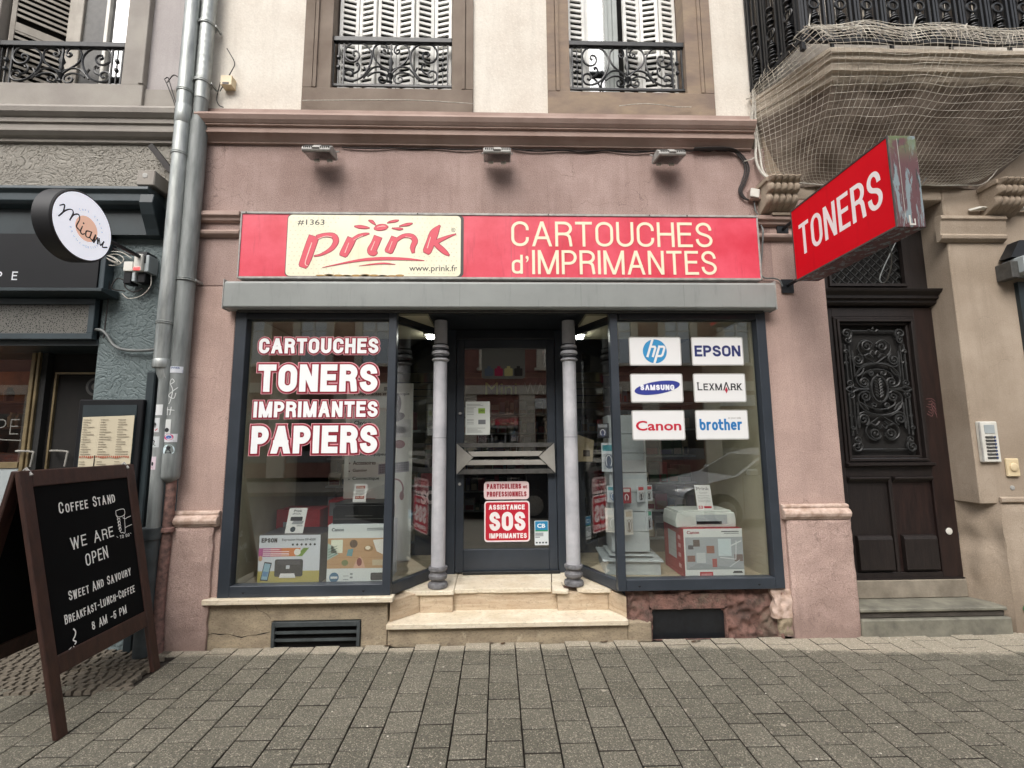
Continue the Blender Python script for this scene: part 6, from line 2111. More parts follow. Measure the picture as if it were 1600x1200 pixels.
# ================================================================== RIGHT WALL FITTINGS
ic = thing('intercom', (3.765, -.01, 1.24), 'white intercom panel with a column of blue name plates beside the door', 'intercom')
bx('panel_body', 'white_plastic', (3.695, 3.845, -.028, .001, 1.235, 1.545), ic, bevel=.006)
bx('side_trim', 'fixture_grey', (3.693, 3.705, -.031, -.0285, 1.24, 1.54), ic)
for i in range(7):
    bx('name_plate', 'fixture_dark', (3.735, 3.80, -.0325, -.0285, 1.262 + i * .026, 1.277 + i * .026), ic)
    MB('#2f3f66').box(3.803, 3.815, -.034, -.0285, 1.262 + i * .026, 1.277 + i * .026).build('call_button', ic)
bx('camera_window', 'rack_grey', (3.735, 3.815, -.0315, -.0285, 1.455, 1.52), ic)
db = thing('light_switch', (3.93, -.01, 1.12), 'cream square push button on the wall right of the intercom', 'push button')
bx('switch_body', 'cream_plastic', (3.888, 3.985, -.022, .001, 1.125, 1.262), db, bevel=.006)
k = MB('cream_plastic'); k.lathe([(.032, 0), (.032, .006), (.026, .01), (.014, .011)], (3.936, -.0225, 1.197), 20, 'y'); k.build('button', db, smooth=True)
k = MB('fixture_grey'); k.lathe([(.018, 0), (.018, .004), (.01, .006)], (3.925, -.0005, 1.04), 16, 'y')
tag(k.build('wall_lock'), 'small round metal keyhole below the cream push button', 'lock')
k = MB('#3f7a4e'); k.lathe([(.03, 0), (.03, .004), (.02, .005)], (3.885, -.026, .17), 18, 'y')
tag(k.build('green_marker'), 'small round green marker low on the wall at the right edge', 'marker')
# neighbouring awning motor box and dark frame at the right edge
nb = thing('awning_end', (4.2, -.1, 2.7), 'grey awning end housing with a round cap above the dark neighbouring frame', 'awning')
MB('rack_grey').box(4.09, 4.6, -.16, .0, 2.70, 2.83).build('housing', nb, bevel=.006)
MB('fixture_dark').box(4.03, 4.09, -.12, .0, 2.665, 2.80).build('side_plate', nb, bevel=.004)
k = MB('fixture_grey'); k.lathe([(.045, 0), (.045, .012), (.035, .016)], (4.18, -.1605, 2.765), 24, 'y'); k.build('round_cap', nb, smooth=True)
MB('black_iron').prism([(4.06, -.10, 2.84), (4.6, -.10, 2.84), (4.6, -.10, 3.0), (4.15, -.10, 2.98)], (0, .09, 0)).build('canvas_roll', nb)
MB('teal_paint').box(4.17, 4.6, -.03, .0, 1.0, 2.66).build('dark_panel', nb)
k = MB('white_plastic'); k.prism([(3.86, -.03, 3.262), (3.93, -.06, 3.275), (4.4, -.06, 3.275), (4.4, -.03, 3.262)], (0, .02, .02)); tag(k.build('white_ledge'), 'short white metal ledge above the pilaster capital on the right', 'ledge')
k = MB('black_iron'); k.box(4.02, 4.05, -.03, 0, 3.05, 3.26); k.box(4.05, 4.10, -.04, -.02, 3.13, 3.17); tag(k.build('hinge_bracket'), 'small black iron bracket beside the capital at the right edge', 'bracket')
k = MB('cream_plastic'); k.box(-2.205, -2.12, -.055, .011, 4.26, 4.34); k.mat('#3a2f2a'); k.box(-2.19, -2.14, -.057, -.055, 4.262, 4.28)
tag(k.build('alarm_box'), 'small yellowed box on the cream wall above the cornice', 'alarm box')
k = MB('rope_white')
k.tube(cr([(-1.56, -.035, 4.145), (-1.3, -.1, 4.10), (-.9, -.14, 4.078), (-.6, -.14, 4.078), (-.3, -.08, 4.11), (-.19, -.035, 4.14)], 5), .0035, 5)
k.tube(cr([(1.0, -.035, 4.14), (1.15, -.1, 4.11), (1.3, -.12, 4.09), (1.45, -.06, 4.12), (1.6, -.035, 4.14)], 5), .003, 5)
tag(k.build('loose_wire'), 'thin pale wire sagging along the cornice below the window sills', 'wire')
# ================================================================== CAFE BUILDING ON THE LEFT
CB = thing('cafe_building', (-3.6, .2, 0), 'grey and dark teal café building with rough swirled stucco', 'building')
MB('grey_stucco').box(-7, -4.1, 0, .35, 3.33, 3.80).build('wall', CB)
MB('teal_paint').box(-7, -2.992, .012, .35, 2.2, 3.33).build('lintel_wall', CB)
MB('grey_stucco').box(-4.1, -2.335, .012, .35, 3.33, 3.80).build('wall', CB)
MB('teal_stucco').box(-2.99, -2.56, .012, .35, -.05, 3.33).build('pillar', CB, label='teal swirled stucco pillar')
def relief(name, mat, x0, x1, z0, z1, st, amp, seed):
    nx, nz = int((x1 - x0) / st), int((z1 - z0) / st)
    vs, fs = [], []
    for j in range(nz + 1):
        for i in range(nx + 1):
            x, z = x0 + (x1 - x0) * i / nx, z0 + (z1 - z0) * j / nz
            w1 = mnoise.noise_vector(Vector((x * 5 + seed, z * 5, 1.))) * .5
            p = Vector((x * 22 + w1.x * 4.5 + seed, z * 27 + w1.y * 4.5, seed))
            a = abs(mnoise.noise(p))
            b = abs(mnoise.noise(p * 2.1 + Vector((7, 3, 1)) + w1 * 2))
            c = mnoise.noise(Vector((x * 6, z * 6, seed)))
            h = -max(0, 1 - a / .11) * .75 - max(0, 1 - b / .10) * .5 + c * .35 + .3
            e = min(i, nx - i, j, nz - j)
            vs.append((x, .003 - amp * h * min(1, e / 2), z))
    for j in range(nz):
        for i in range(nx):
            a = j * (nx + 1) + i
            fs.append((a, a + 1, a + nx + 2, a + nx + 1))
    return MB(mat).add(vs, fs).build(name, CB, smooth=False)
relief('stucco_coat', 'teal_stucco', -2.99, -2.56, -.03, 3.0, .005, .0048, 3.)
relief('stucco_coat', 'grey_stucco', -4.1, -2.335, 3.33, 3.79, .006, .0055, 8.)
k = MB('teal_paint_light'); k.box(-2.56, -2.335, .10, .35, -.05, 3.33); k.build('recess_wall', CB)
k = MB('teal_paint'); k.box(-2.595, -2.53, -.03, .12, -.05, 1.95); k.build('corner_pilaster', CB, bevel=.008)
k = MB('grey_trim')
k.extr_x([(.05, 4.06), (-.04, 4.055), (-.10, 4.03), (-.12, 4.00), (-.115, 3.965), (-.09, 3.94), (-.08, 3.935), (-.08, 3.90), (-.065, 3.895), (-.065, 3.855), (-.07, 3.85), (-.07, 3.835), (-.045, 3.81), (-.02, 3.80), (-.02, 3.775), (.05, 3.77)], -7, -2.50)
k.build('cornice', CB)
k = MB('grey_pink_render'); k.box(-2.83, -2.33, .015, .35, 4.25, 13); k.box(-7, -4.3, .015, .35, 4.25, 13); k.box(-4.3, -2.83, .015, .35, 6.4, 13); k.build('upper_wall', CB)
k = MB('grey_trim'); k.box(-7, -2.33, .0, .35, 4.06, 4.25); k.build('band', CB)
k = MB('grey_trim')
k.box(-4.3, -2.83, -.025, .345, 4.061, 4.275); k.box(-3.01, -2.87, -.02, .345, 4.275, 6.4); k.box(-2.868, -2.83, -.035, .345, 4.275, 6.4); k.box(-4.3, -4.02, -.02, .345, 4.275, 6.4)
k.build('window_surround', CB, bevel=.004)
cw = MB('dark_gap').box(-4.02, -3.01, .30, .34, 4.275, 6.4).build('window', CB, label='café upper window with open beige louvred shutter')
louver(cw, -3.985, -3.70, .03, .27, 4.30, 5.9, 'shutter_beige', pitch=.05)
k = MB('shutter_beige'); k.box(-3.70, -3.62, .20, .27, 4.275, 6.3); k.box(-3.62, -3.56, .18, .25, 4.275, 6.3); k.build('window_frame', cw, bevel=.004)
k = MB('fixture_dark'); k.box(-3.56, -3.36, .20, .28, 4.275, 6.3); k.build('dark_curtain', cw)
k = MB('white_plastic'); k.box(-3.36, -3.33, .17, .24, 4.275, 6.3); k.box(-3.36, -3.02, .17, .24, 4.275, 4.295); k.build('window_frame', cw, bevel=.003)
MB('window_glass').box(-3.33, -3.015, .20, .206, 4.29, 6.3).build('window_pane', cw)
guard(-4.03, -3.02, .02, 4.285, 4.655, 'scrolled black window guard in front of the beige shutter, far left')

# fascia, signboard and vent box
fc = thing('cafe_shopfront', (-3.4, .0, 0), 'dark teal café shopfront with black signboard and perforated vent', 'shopfront')
k = MB('teal_paint_light')
k.extr_x([(.0, 3.33), (-.17, 3.325), (-.175, 3.30), (-.15, 3.275), (-.15, 3.22), (-.13, 3.20), (-.06, 3.19), (.0, 3.19)], -7, -2.60)
k.build('fascia_moulding', fc, bevel=.003)
k = MB('teal_paint'); k.box(-7, -2.66, -.07, 0, 2.99, 3.19); k.build('fascia_board', fc)
k = MB('teal_paint'); k.prism([(-2.66, -.002, 3.2), (-2.66, -.16, 3.27), (-2.66, -.17, 3.20), (-2.66, -.14, 3.12), (-2.66, -.09, 3.03), (-2.66, -.07, 2.985), (-2.66, -.002, 2.98)], (.10, 0, 0)); k.build('end_bracket', fc, bevel=.004)
bx('signboard', 'black_panel', (-7, -2.97, -.09, -.01, 2.57, 2.985), fc)
bx('signboard_edge', 'teal_paint_light', (-2.969, -2.93, -.08, -.002, 2.55, 2.985), fc, bevel=.003)
k = MB('#c9ccd2')
letters(k, 'PE', front(-.0905), -3.70, 2.625, .155, .065, .009, gap=1.3)
k.build('lettering', fc)
k = MB('teal_paint'); k.prism([(-7, -.005, 2.565), (-7, -.16, 2.545), (-7, -.16, 2.52), (-7, -.005, 2.50)], (4.13, 0, 0)); k.build('ledge', fc, bevel=.003)
k = MB('teal_paint_light'); k.box(-7, -3.0, -.05, -.004, 2.455, 2.50); k.box(-7, -3.0, -.05, -.004, 2.19, 2.235); k.box(-3.045, -3.0, -.049, -.004, 2.235, 2.455); k.build('vent_frame', fc, bevel=.003)
bx('vent_sheet', 'perforated_metal', (-7, -3.045, -.03, -.02, 2.235, 2.455), fc)
bx('head_soffit', 'teal_paint', (-7, -2.99, -.004, .6, 2.15, 2.20), fc)
# entrance recess: bronze frame, dark door, warm room
k = MB('gold_frame'); k.box(-3.72, -3.69, .26, .32, 0, 2.15); k.box(-3.665, -3.645, .25, .31, 0, 2.15); k.build('door_frame', fc, bevel=.003)
k = MB('interior_dark'); k.box(-3.645, -3.60, .27, .32, 0, 2.15); k.build('door_jamb', fc)
k = MB('gold_frame'); k.box(-3.56, -3.545, .30, .32, .2, 1.98); k.box(-3.56, -2.99, .30, .32, 1.98, 1.995); k.build('door_frame', fc, label='thin bronze edge of the dark door')
bx('door_leaf', 'dark_gap', (-3.60, -2.97, .32, .36, 0, 2.15), fc)
k = MB('fixture_dark'); poly(k, front(.318), ell(-3.25, 1.88, .075, .075, 24)); k.mat('black_panel'); poly(k, front(.3175), ell(-3.25, 1.88, .055, .055, 24)); k.mat('fixture_dark'); poly(k, front(.317), ell(-3.25, 1.88, .03, .03, 20)); k.build('round_sticker', fc)
for x, y in ((-3.62, .22), (-3.40, .26)):
    k = MB('stainless'); k.tube(cr([(x - .09, y + .08, 1.37), (x - .09, y, 1.37), (x + .03, y, 1.365), (x + .04, y, 1.34), (x + .03, y, 1.25)], 4), .008, 8); k.build('handle', fc, smooth=True)
k = MB('window_glass'); k.box(-5.5, -3.72, .29, .296, .95, 2.15); 
MB('shop_glass').box(-6.0, -3.725, .29, .296, 1.28, 2.15).build('cafe_pane', fc)
bx('lower_panel', 'rack_grey', (-6.0, -3.73, .27, .32, .9, 1.24), fc)
bx('lower_panel', 'gold_frame', (-6.0, -3.73, .26, .33, 1.24, 1.285), fc)
bx('lower_panel', 'interior_wall', (-6.0, -3.73, .275, .32, 0, .90), fc)
k = MB('#77756f')
letters(k, 'UPE', front(.286), -4.06, 1.50, .28, .12, .008, gap=.3, jit=.02); ribbon(k, [(p.x, p.y) for p in cr([(-4.3, 1.455), (-4.0, 1.47), (-3.9, 1.46), (-3.75, 1.452)], 4)], .008, front(.286)); ribbon(k, [(-4.2, 1.43), (-3.95, 1.425)], .006, front(.286), .0003)
k.build('window_writing', fc)
ci = thing('cafe_interior', (-4.5, 1.5, 0), 'dim warm café interior with dark wooden shelving', 'room')
bx('back_wall', 'cafe_wood', (-7, -3.0, 1.6, 1.65, 0, 2.4), ci); bx('ceiling', 'interior_dark', (-7, -3.0, .36, 1.65, 2.2, 2.25), ci); bx('floor', 'interior_dark', (-7, -3.0, .36, 1.65, -.05, 0), ci); bx('side_wall', 'cafe_wood', (-3.6, -3.55, .37, 1.6, 0, 2.2), ci)
rk = random.Random(2)
for z in (1.05, 1.32, 1.58, 1.84):
    bx('shelf', 'cafe_wood', (-6.9, -3.62, 1.35, 1.6, z, z + .02), ci)
for n in range(26):
    z = rk.choice((1.07, 1.34, 1.60, 1.86)); x = rk.uniform(-6.4, -4.6)
    jc = rk.choice(['#7a4a2a', '#a3703f', '#5b2f1c', '#c39a62', '#3f2a1f']); k = MB(jc); k.lathe([(.035, 0), (.04, .05), (.04, .10), (.025, .13), (.025, .15)], (x, 1.45, z), 10)
    tag(k.build('jar'), '%s jar on the %s dim café shelf' % ({'#7a4a2a': 'brown', '#a3703f': 'amber', '#5b2f1c': 'dark red', '#c39a62': 'honey', '#3f2a1f': 'black-brown'}[jc], {1.07: 'lowest', 1.34: 'second', 1.6: 'third', 1.86: 'topmost'}[z]), 'jar', 'jars on the café shelves')
t = thing('added_cafe_lamp', (-5.5, 1.3, 1.35), 'small warm lamp added to bring a glow into the café', 'lamp')
k = MB('warm_glow'); k.lathe([(.02, 0), (.05, .03), (.055, .12), (.02, .15)], (-5.75, 1.2, 2.0), 12); k.build('lamp_glass', t)  # lamp put in to warm the dim café interior
k = MB('warm_glow'); k.box(-5.25, -5.05, 1.30, 1.31, 1.18, 1.187); k.box(-5.25, -5.05, 1.30, 1.31, 1.23, 1.236); k.box(-5.25, -5.05, 1.30, 1.31, 1.28, 1.286); k.build('light_strip', t)

# framed menu board on the pillar
mb_ = thing('menu_board', (-2.83, -.05, 1.2), 'black framed menu board with a folded cream menu sheet on the teal pillar', 'menu board')
bx('board_frame', 'black_panel', (-3.03, -2.575, -.06, .002, 1.0, 1.74), mb_, bevel=.006)
bx('board_panel', 'teal_paint', (-2.995, -2.615, -.064, -.058, 1.04, 1.70), mb_)
k = MB('#bdb49d')
for i in range(3):
    a = -2.985 + i * .122
    k.add([(a, -.068 - .006 * (i % 2), 1.05), (a + .122, -.068 - .006 * ((i + 1) % 2), 1.05), (a + .122, -.068 - .006 * ((i + 1) % 2), 1.612 + (i + 1) * .004), (a, -.068 - .006 * (i % 2), 1.612 + i * .004)], [(0, 1, 2, 3)])
k.build('menu_sheet', mb_)
k = MB('#7f7767')
rm = random.Random(9)
for i in range(3):
    for j in range(30):
        z = 1.59 - j * .0175
        if 14 < j < 17: continue
        a = -2.975 + i * .122
        quad(k, front(-.0755), a, z, a + rm.uniform(.03, .09), z + .0045)
k.mat('#a3563f')
for j in range(24):
    quad(k, front(-.0755), -2.975 + j * .0145, 1.322 + .004 * math.sin(j), -2.975 + j * .0145 + .009, 1.336)
k.build('menu_print', mb_)
k = MB('#2a2622'); k.box(-2.872, -2.868, -.078, -.074, 1.1, 1.34); k.build('menu_fold', mb_)

# projecting round sign
RS = thing('round_sign', (-2.64, -.66, 2.775), 'round white illuminated café sign reading Miam in a black drum', 'sign')
c_ = (-2.60, -.652, 2.775)
k = MB('#17171a'); k.lathe([(.20, -.11), (.219, -.105), (.219, -.006), (.212, .002), (.205, .002)], c_, 48, 'x'); k.build('sign_drum', RS, smooth=True)
k = MB('sign_white'); k.lathe([(.2045, .002), (.2045, .004)], c_, 48, 'x'); k.build('sign_face', RS)
RF = frame((c_[0] + .0046, c_[1], c_[2]), (0, 1, 0), (0, 0, 1))
k = MB('sign_orange'); poly(k, RF, ell(.02, -.005, .080, .080, 32)); k.build('orange_disc', RS)
k = MB('#15151a')
for pts in ([(-.165, .055), (-.14, .07), (-.145, .02), (-.165, -.01), (-.13, .04), (-.095, .065), (-.08, .05), (-.095, .0), (-.075, .04), (-.045, .058), (-.035, .03), (-.05, -.02), (-.03, -.035)],
            [(-.01, .0), (-.02, -.04), (-.005, -.052), (.01, -.04)], [(.05, -.01), (.02, -.02), (.02, -.052), (.045, -.05), (.055, -.015), (.05, -.05), (.07, -.06)],
            [(.07, -.06), (.085, -.02), (.08, -.065), (.10, -.03), (.108, -.06), (.115, -.03), (.13, -.065), (.15, -.035), (.145, -.07), (.175, -.06)]):
    q = cr(pts, 5); ribbon(k, [(p.x, p.y) for p in q], [.0062 + .003 * abs(math.sin(i * .25)) for i in range(len(q))], RF, .0006)
poly(k, RF, ell(-.005, .02, .006, .006, 10), .0006)
k.build('script_lettering', RS, label='black handwritten word Miam')
k = MB('sign_ink_grey')
def arc_text(s_, r_, a0, da, flip=False, h_=.014):
    for i, ch in enumerate(s_):
        if ch == ' ': continue
        a = R(a0 + da * i)
        o_ = (math.cos(a) * r_ + .02, math.sin(a) * r_ - .005)
        rot = a + (math.pi / 2 if flip else -math.pi / 2)
        def G_(u, v, d=0, o_=o_, rot=rot): return RF(o_[0] + u * math.cos(rot) - v * math.sin(rot), o_[1] + u * math.sin(rot) + v * math.cos(rot), d)
        ftext(k, ch, G_, -.005, 0, None, h_, .0004)
arc_text('CAFE', .108, 122, -11); arc_text('CREPE', .108, 66, -13); arc_text('BRUNCH', .12, 200, 13, True); arc_text('DESSERT', .12, 275, 9, True)
k.build('ring_lettering', RS)
k = MB('black_iron'); k.tube([(-2.655, -.44, 2.80), (-2.66, -.02, 2.80)], .014, 8); k.box(-2.70, -2.62, -.10, .0, 2.755, 2.845); k.build('wall_arm', RS)

# electrical bits on the teal pillar
t = thing('power_adapters', (-2.66, -.06, 2.70), 'white socket adapters with a small red light on the teal pillar', 'sockets')
bx('socket', 'white_plastic', (-2.775, -2.705, -.11, -.0, 2.69, 2.765), t, bevel=.004); bx('socket', 'white_plastic', (-2.695, -2.635, -.12, -.0, 2.69, 2.82), t, bevel=.004)
bx('socket_cover', 'rack_grey', (-2.632, -2.60, -.10, 0, 2.69, 2.82), t, bevel=.004); bx('indicator', 'red_led', (-2.69, -2.645, -.123, -.12, 2.695, 2.715), t)
bx('plug', 'black_panel', (-2.775, -2.72, -.10, -.02, 2.60, 2.688), t, bevel=.004); bx('plug', 'black_panel', (-2.68, -2.625, -.09, -.02, 2.61, 2.688), t, bevel=.004); bx('plug', 'rack_grey', (-2.715, -2.69, -.10, -.02, 2.615, 2.688), t, bevel=.004)
k = MB('rope_white')
for i in range(3):
    k.tube([(-2.90 + (.075 - i * .01) * math.cos(a + i), -.05 - i * .012, 2.80 + (.045 - i * .008) * math.sin(a)) for a in [2 * math.pi * q / 20 for q in range(20)]], .0035, 5, closed=True)
k.tube(cr([(-2.97, -.04, 2.87), (-2.85, -.05, 2.86), (-2.76, -.06, 2.81)], 5), .0035, 5); k.tube(cr([(-2.62, -.05, 2.72), (-2.60, -.06, 2.60), (-2.66, -.06, 2.52), (-2.76, -.05, 2.50), (-2.82, -.04, 2.54)], 6), .003, 5)
tag(k.build('white_cable'), 'coiled white cable between the round sign and the socket adapters', 'cable')
k = MB('cable_black')
for pts in ([(-2.86, -.03, 3.33), (-2.80, -.05, 3.36), (-2.72, -.04, 3.345), (-2.66, -.04, 3.37)], [(-2.93, -.03, 2.90), (-2.83, -.04, 2.86), (-2.76, -.04, 2.84)], [(-2.75, -.05, 2.60), (-2.86, -.04, 2.66), (-2.90, -.04, 2.58), (-2.80, -.04, 2.56)], [(-2.93, -.03, 2.92), (-2.94, -.03, 2.7), (-2.925, -.03, 2.55), (-2.93, -.03, 2.2)], [(-2.77, -.05, 2.70), (-2.80, -.05, 2.60), (-2.73, -.05, 2.55), (-2.66, -.05, 2.58)]):
    k.tube(cr(pts, 5), .005, 5)
tag(k.build('black_cable'), 'loose black cables tangled on the teal pillar', 'cable')
k = MB('cable_grey'); k.tube(cr([(-3.02, -.02, 2.27), (-2.95, -.03, 2.26), (-2.90, -.035, 2.22), (-2.85, -.035, 2.15), (-2.78, -.035, 2.115), (-2.65, -.035, 2.105), (-2.50, -.05, 2.115)], 6), .011, 8); tag(k.build('grey_conduit', smooth=True), 'thick grey cable curving across the teal stucco pillar', 'cable')
t = thing('speaker_box', (-2.64, -.08, 3.36), 'square weathered grey box fixed at the fascia end by the drainpipes', 'box')
bx('box_body', 'grey_trim', (-2.70, -2.57, -.16, -.0, 3.34, 3.46), t, bevel=.006); k = MB('fixture_grey'); k.lathe([(.02, 0), (.02, .002), (.016, .003)], (-2.64, -.16, 3.415), 14, 'y'); k.build('round_plug', t)
k = MB('cable_black'); k.obox((-2.545, -.06, 3.50), (-.155, -.03, .20), (.03, 0, .03), (0, .04, 0)); tag(k.build('iron_stub', bevel=.003), 'short dark iron bar sticking out of the grey stucco by the pipes', 'iron bar')
k = MB('cable_black')
for pts in ([(-2.52, -.03, 3.95), (-2.56, -.04, 4.10), (-2.63, -.05, 4.27), (-2.645, -.05, 4.30), (-2.62, -.05, 4.315), (-2.60, -.05, 4.26), (-2.55, -.05, 4.12), (-2.51, -.04, 3.98)], [(-2.63, -.04, 4.28), (-2.57, -.06, 4.33), (-2.52, -.05, 4.30)], [(-2.22, -.03, 4.22), (-2.14, -.03, 4.40), (-2.12, -.03, 4.47), (-2.16, -.03, 4.55), (-2.19, -.03, 4.6)], [(-2.22, -.03, 4.3), (-2.24, -.03, 4.16), (-2.22, -.03, 4.10), (-2.18, -.03, 4.08)]):
    k.tube(cr(pts, 5), .004, 5)
tag(k.build('cut_wires'), 'thin cut wires curling from the wall beside the drainpipes', 'wire')

# ================================================================== DOWNPIPES
p1 = thing('drainpipe', (-2.42, -.12, 0), 'left zinc downpipe, ending in a narrower sticker-covered lower pipe', 'drainpipe')
MB('zinc').lathe([(.054, 0), (.054, 4.6), (.053, 11)], (-2.425, -.12, 1.965), 24).build('upper_pipe', p1, smooth=True)
MB('zinc').lathe([(.057, 0), (.059, .004), (.059, .06), (.056, .064)], (-2.425, -.12, 1.96), 24).build('pipe_end', p1, smooth=True)
MB('zinc_painted').lathe([(.042, 0), (.042, 1.2)], (-2.395, -.11, .82), 20).build('lower_pipe', p1, smooth=True)
MB('cast_iron').lathe([(.05, 0), (.05, .76), (.062, .765), (.064, .80), (.062, .84), (.056, .845)], (-2.41, -.10, 0), 20).build('foot_pipe', p1, smooth=True)
k = MB('zinc'); k.tube([(-2.425, -.12, 2.0), (-2.41, -.115, 1.93), (-2.395, -.11, 1.88)], [.05, .045, .042], 18); k.build('reducer', p1, smooth=True)
for z in (2.28, 3.60, 4.12):
    k = MB('zinc'); k.lathe([(.054, 0), (.060, .003), (.060, .009), (.056, .012), (.060, .016), (.060, .022), (.054, .025)], (-2.425, -.12, z), 24); k.box(-2.43, -2.42, -.07, .11, z + .004, z + .02); k.build('clamp', p1, smooth=True)
MB('zinc').lathe([(.055, 0), (.0565, .002), (.0565, .15), (.055, .152)], (-2.425, -.12, 3.86), 24).build('repair_sleeve', p1, smooth=True)
p2 = thing('drainpipe', (-2.32, -.08, 0), 'right zinc downpipe with wide lower section, nearest the pink wall', 'drainpipe')
MB('zinc').lathe([(.052, 0), (.052, 9)], (-2.325, -.08, 4.10), 24).build('upper_pipe', p2, smooth=True)
k = MB('zinc')
prof = []
for i in range(46):
    prof.append((.0525 + .0016 * math.sin(i * 1.9), i * .018))
k.lathe(prof, (-2.325, -.08, 4.27), 24); k.build('dented_section', p2, smooth=True)
k = MB('zinc_painted'); k.tube([(-2.325, -.08, 4.12), (-2.33, -.075, 3.98), (-2.335, -.07, 3.88)], [.050, .047, .060], 20); k.lathe([(.060, 0), (.062, 2.7)], (-2.335, -.07, 1.20), 24); k.build('lower_pipe', p2, smooth=True)
MB('zinc_painted').lathe([(.02, 0), (.058, .03), (.063, .05), (.063, .20), (.062, .205)], (-2.335, -.075, 1.145), 24).build('pipe_end', p2, smooth=True)
for z in (4.235, 4.74, 2.62):
    k = MB('zinc'); k.lathe([(.055, 0), (.066, .003), (.066, .010), (.060, .013), (.066, .017), (.066, .023), (.055, .026)], (-2.33, -.075, z), 24); k.box(-2.27, -2.255, -.08, .0, z + .004, z + .02); k.build('clamp', p2, smooth=True)
k = MB('old_pink_pipe'); k.tube(cr([(-2.335, -.05, 0), (-2.345, -.06, .35), (-2.34, -.05, .72), (-2.33, -.06, 1.0), (-2.33, -.06, 1.18)], 4), [.034] * 17, 14); k.lathe([(.034, 0), (.046, .005), (.046, .03), (.034, .035)], (-2.333, -.058, .80), 14); k.build('foot_pipe', p2, smooth=True)
# stickers on the pipes
def wrap(name, r_, cx_, cy_, a0, a1, z0, z1, mat, label, extra=None):
    t = thing('pipe_sticker', (cx_, cy_ - r_, z0), label, 'sticker', 'stickers on the downpipes')
    k = MB(mat); n = 8
    vs = []
    for j in (z0, z1):
        for i in range(n + 1):
            a = R(a0 + (a1 - a0) * i / n)
            vs.append((cx_ + r_ * math.sin(a), cy_ - r_ * math.cos(a), j))
    k.add(vs, [(i, i + 1, n + 2 + i, n + 1 + i) for i in range(n)])
    k.build('sticker_sheet', t)
    def G_(u, v, d=0):
        a = R(a0) + u / r_
        return (cx_ + (r_ + .0008 + d) * math.sin(a), cy_ - (r_ + .0008 + d) * math.cos(a), z0 + v)
    if extra:
        k = MB('#222222'); extra(k, G_); k.build('sticker_print', t)
def sA(k, G_):
    k.mat('#2f4a86'); quad(k, G_, 0, 0, .092, .024, 0); k.mat('#e2e4e8'); ftext(k, 'DECO', G_, .01, .004, .07, .017, .0004, .02); k.mat('#2f4a86'); ftext(k, 'WISS', G_, .012, .029, .06, .014, .0004, .02)
wrap('s', .0628, -2.335, -.07, -28, 58, 1.925, 1.972, '#d5d9e0', 'blue and white lettered sticker high on the right downpipe', sA)
def sB(k, G_):
    k.mat('#25262a'); poly(k, G_, ell(.03, .025, .016, .016, 14), .0004)
wrap('s', .0628, -2.335, -.07, -35, 15, 1.49, 1.59, '#c9cccb', 'white torn sticker with a black dot on the right downpipe', sB)
def sC(k, G_):
    k.mat('#cfe0e6'); poly(k, G_, ell(.045, .04, .038, .038, 24), .0003); k.mat('#24262b'); ribbon(k, [(.03, .02), (.06, .02), (.055, .04), (.035, .04), (.03, .02)], .005, G_, .0008); poly(k, G_, ell(.045, .055, .014, .012, 14), .0008)
wrap('s', .0628, -2.335, -.07, -30, 52, 1.335, 1.42, '#7d8583', 'round pale blue cartoon-dog style sticker on the right downpipe', sC)
def sD(k, G_):
    k.mat('#c64a78'); poly(k, G_, ell(.05, .035, .03, .022, 16), .0004); k.mat('#3f5fa0'); poly(k, G_, ell(.05, .035, .018, .012, 12), .0008); k.mat('#25262a'); ribbon(k, [(.01, .008), (.085, .008)], .004, G_, .0006)
wrap('s', .0628, -2.335, -.07, -38, 56, 1.43, 1.488, '#d3d6da', 'white sticker with a pink and blue ring on the right downpipe', sD)
def sE(k, G_):
    k.mat('#9aa0a2'); quad(k, G_, .006, .02, .05, .024, .0004)
wrap('s', .0424, -2.395, -.11, -50, 30, 1.62, 1.695, '#cfd2d3', 'plain white sticker topmost on the narrow left pipe', sE)
def sF(k, G_):
    k.mat('#1d1e22'); poly(k, G_, ell(.02, .05, .014, .018, 12), .0004); k.mat('#b8404a'); ribbon(k, [(.006, .02), (.03, .012), (.045, .025)], .006, G_, .0006)
wrap('s', .0424, -2.395, -.11, -58, 15, 1.50, 1.60, '#c3c6c8', 'white sticker with a black figure on the narrow left pipe', sF)
def sG(k, G_):
    k.mat('#1d1e22'); ribbon(k, [(.005, .05), (.02, .04), (.012, .02), (.03, .01)], .008, G_, .0005)
wrap('s', .0424, -2.395, -.11, -45, 25, 1.395, 1.47, '#b9bfc0', 'small torn black and white sticker on the narrow left pipe', sG)
def sH(k, G_):
    k.mat('#1d1e22'); poly(k, G_, ell(.02, .04, .010, .014, 12), .0004); k.mat('#a7627a'); ribbon(k, [(.008, .02), (.03, .01)], .005, G_, .0006)
wrap('s', .0424, -2.395, -.11, -48, 12, 1.24, 1.33, '#c9b9c2', 'lowest pinkish sticker on the narrow left pipe', sH)
k = MB('#d3d6d6')
def GP_(u, v, d=0):
    a = u / .0625
    return (-2.335 + (.0632 + d) * math.sin(a), -.07 - (.0632 + d) * math.cos(a), v)
for pts in ([(-.01, 1.84), (.015, 1.86), (.0, 1.88), (-.012, 1.85), (.01, 1.80), (.0, 1.72), (-.01, 1.70)], [(.04, 1.82), (.01, 1.79), (-.015, 1.76), (.02, 1.74), (.03, 1.78)], [(-.02, 1.66), (.03, 1.655)], [(.01, 1.68), (.005, 1.62)], [(-.015, 1.68), (-.015, 1.62)]):
    q = cr(pts, 5); ribbon(k, [(p.x, p.y) for p in q], .005, GP_, .0004)
tag(k.build('pipe_graffiti'), 'white painted tag on the right downpipe', 'graffiti')

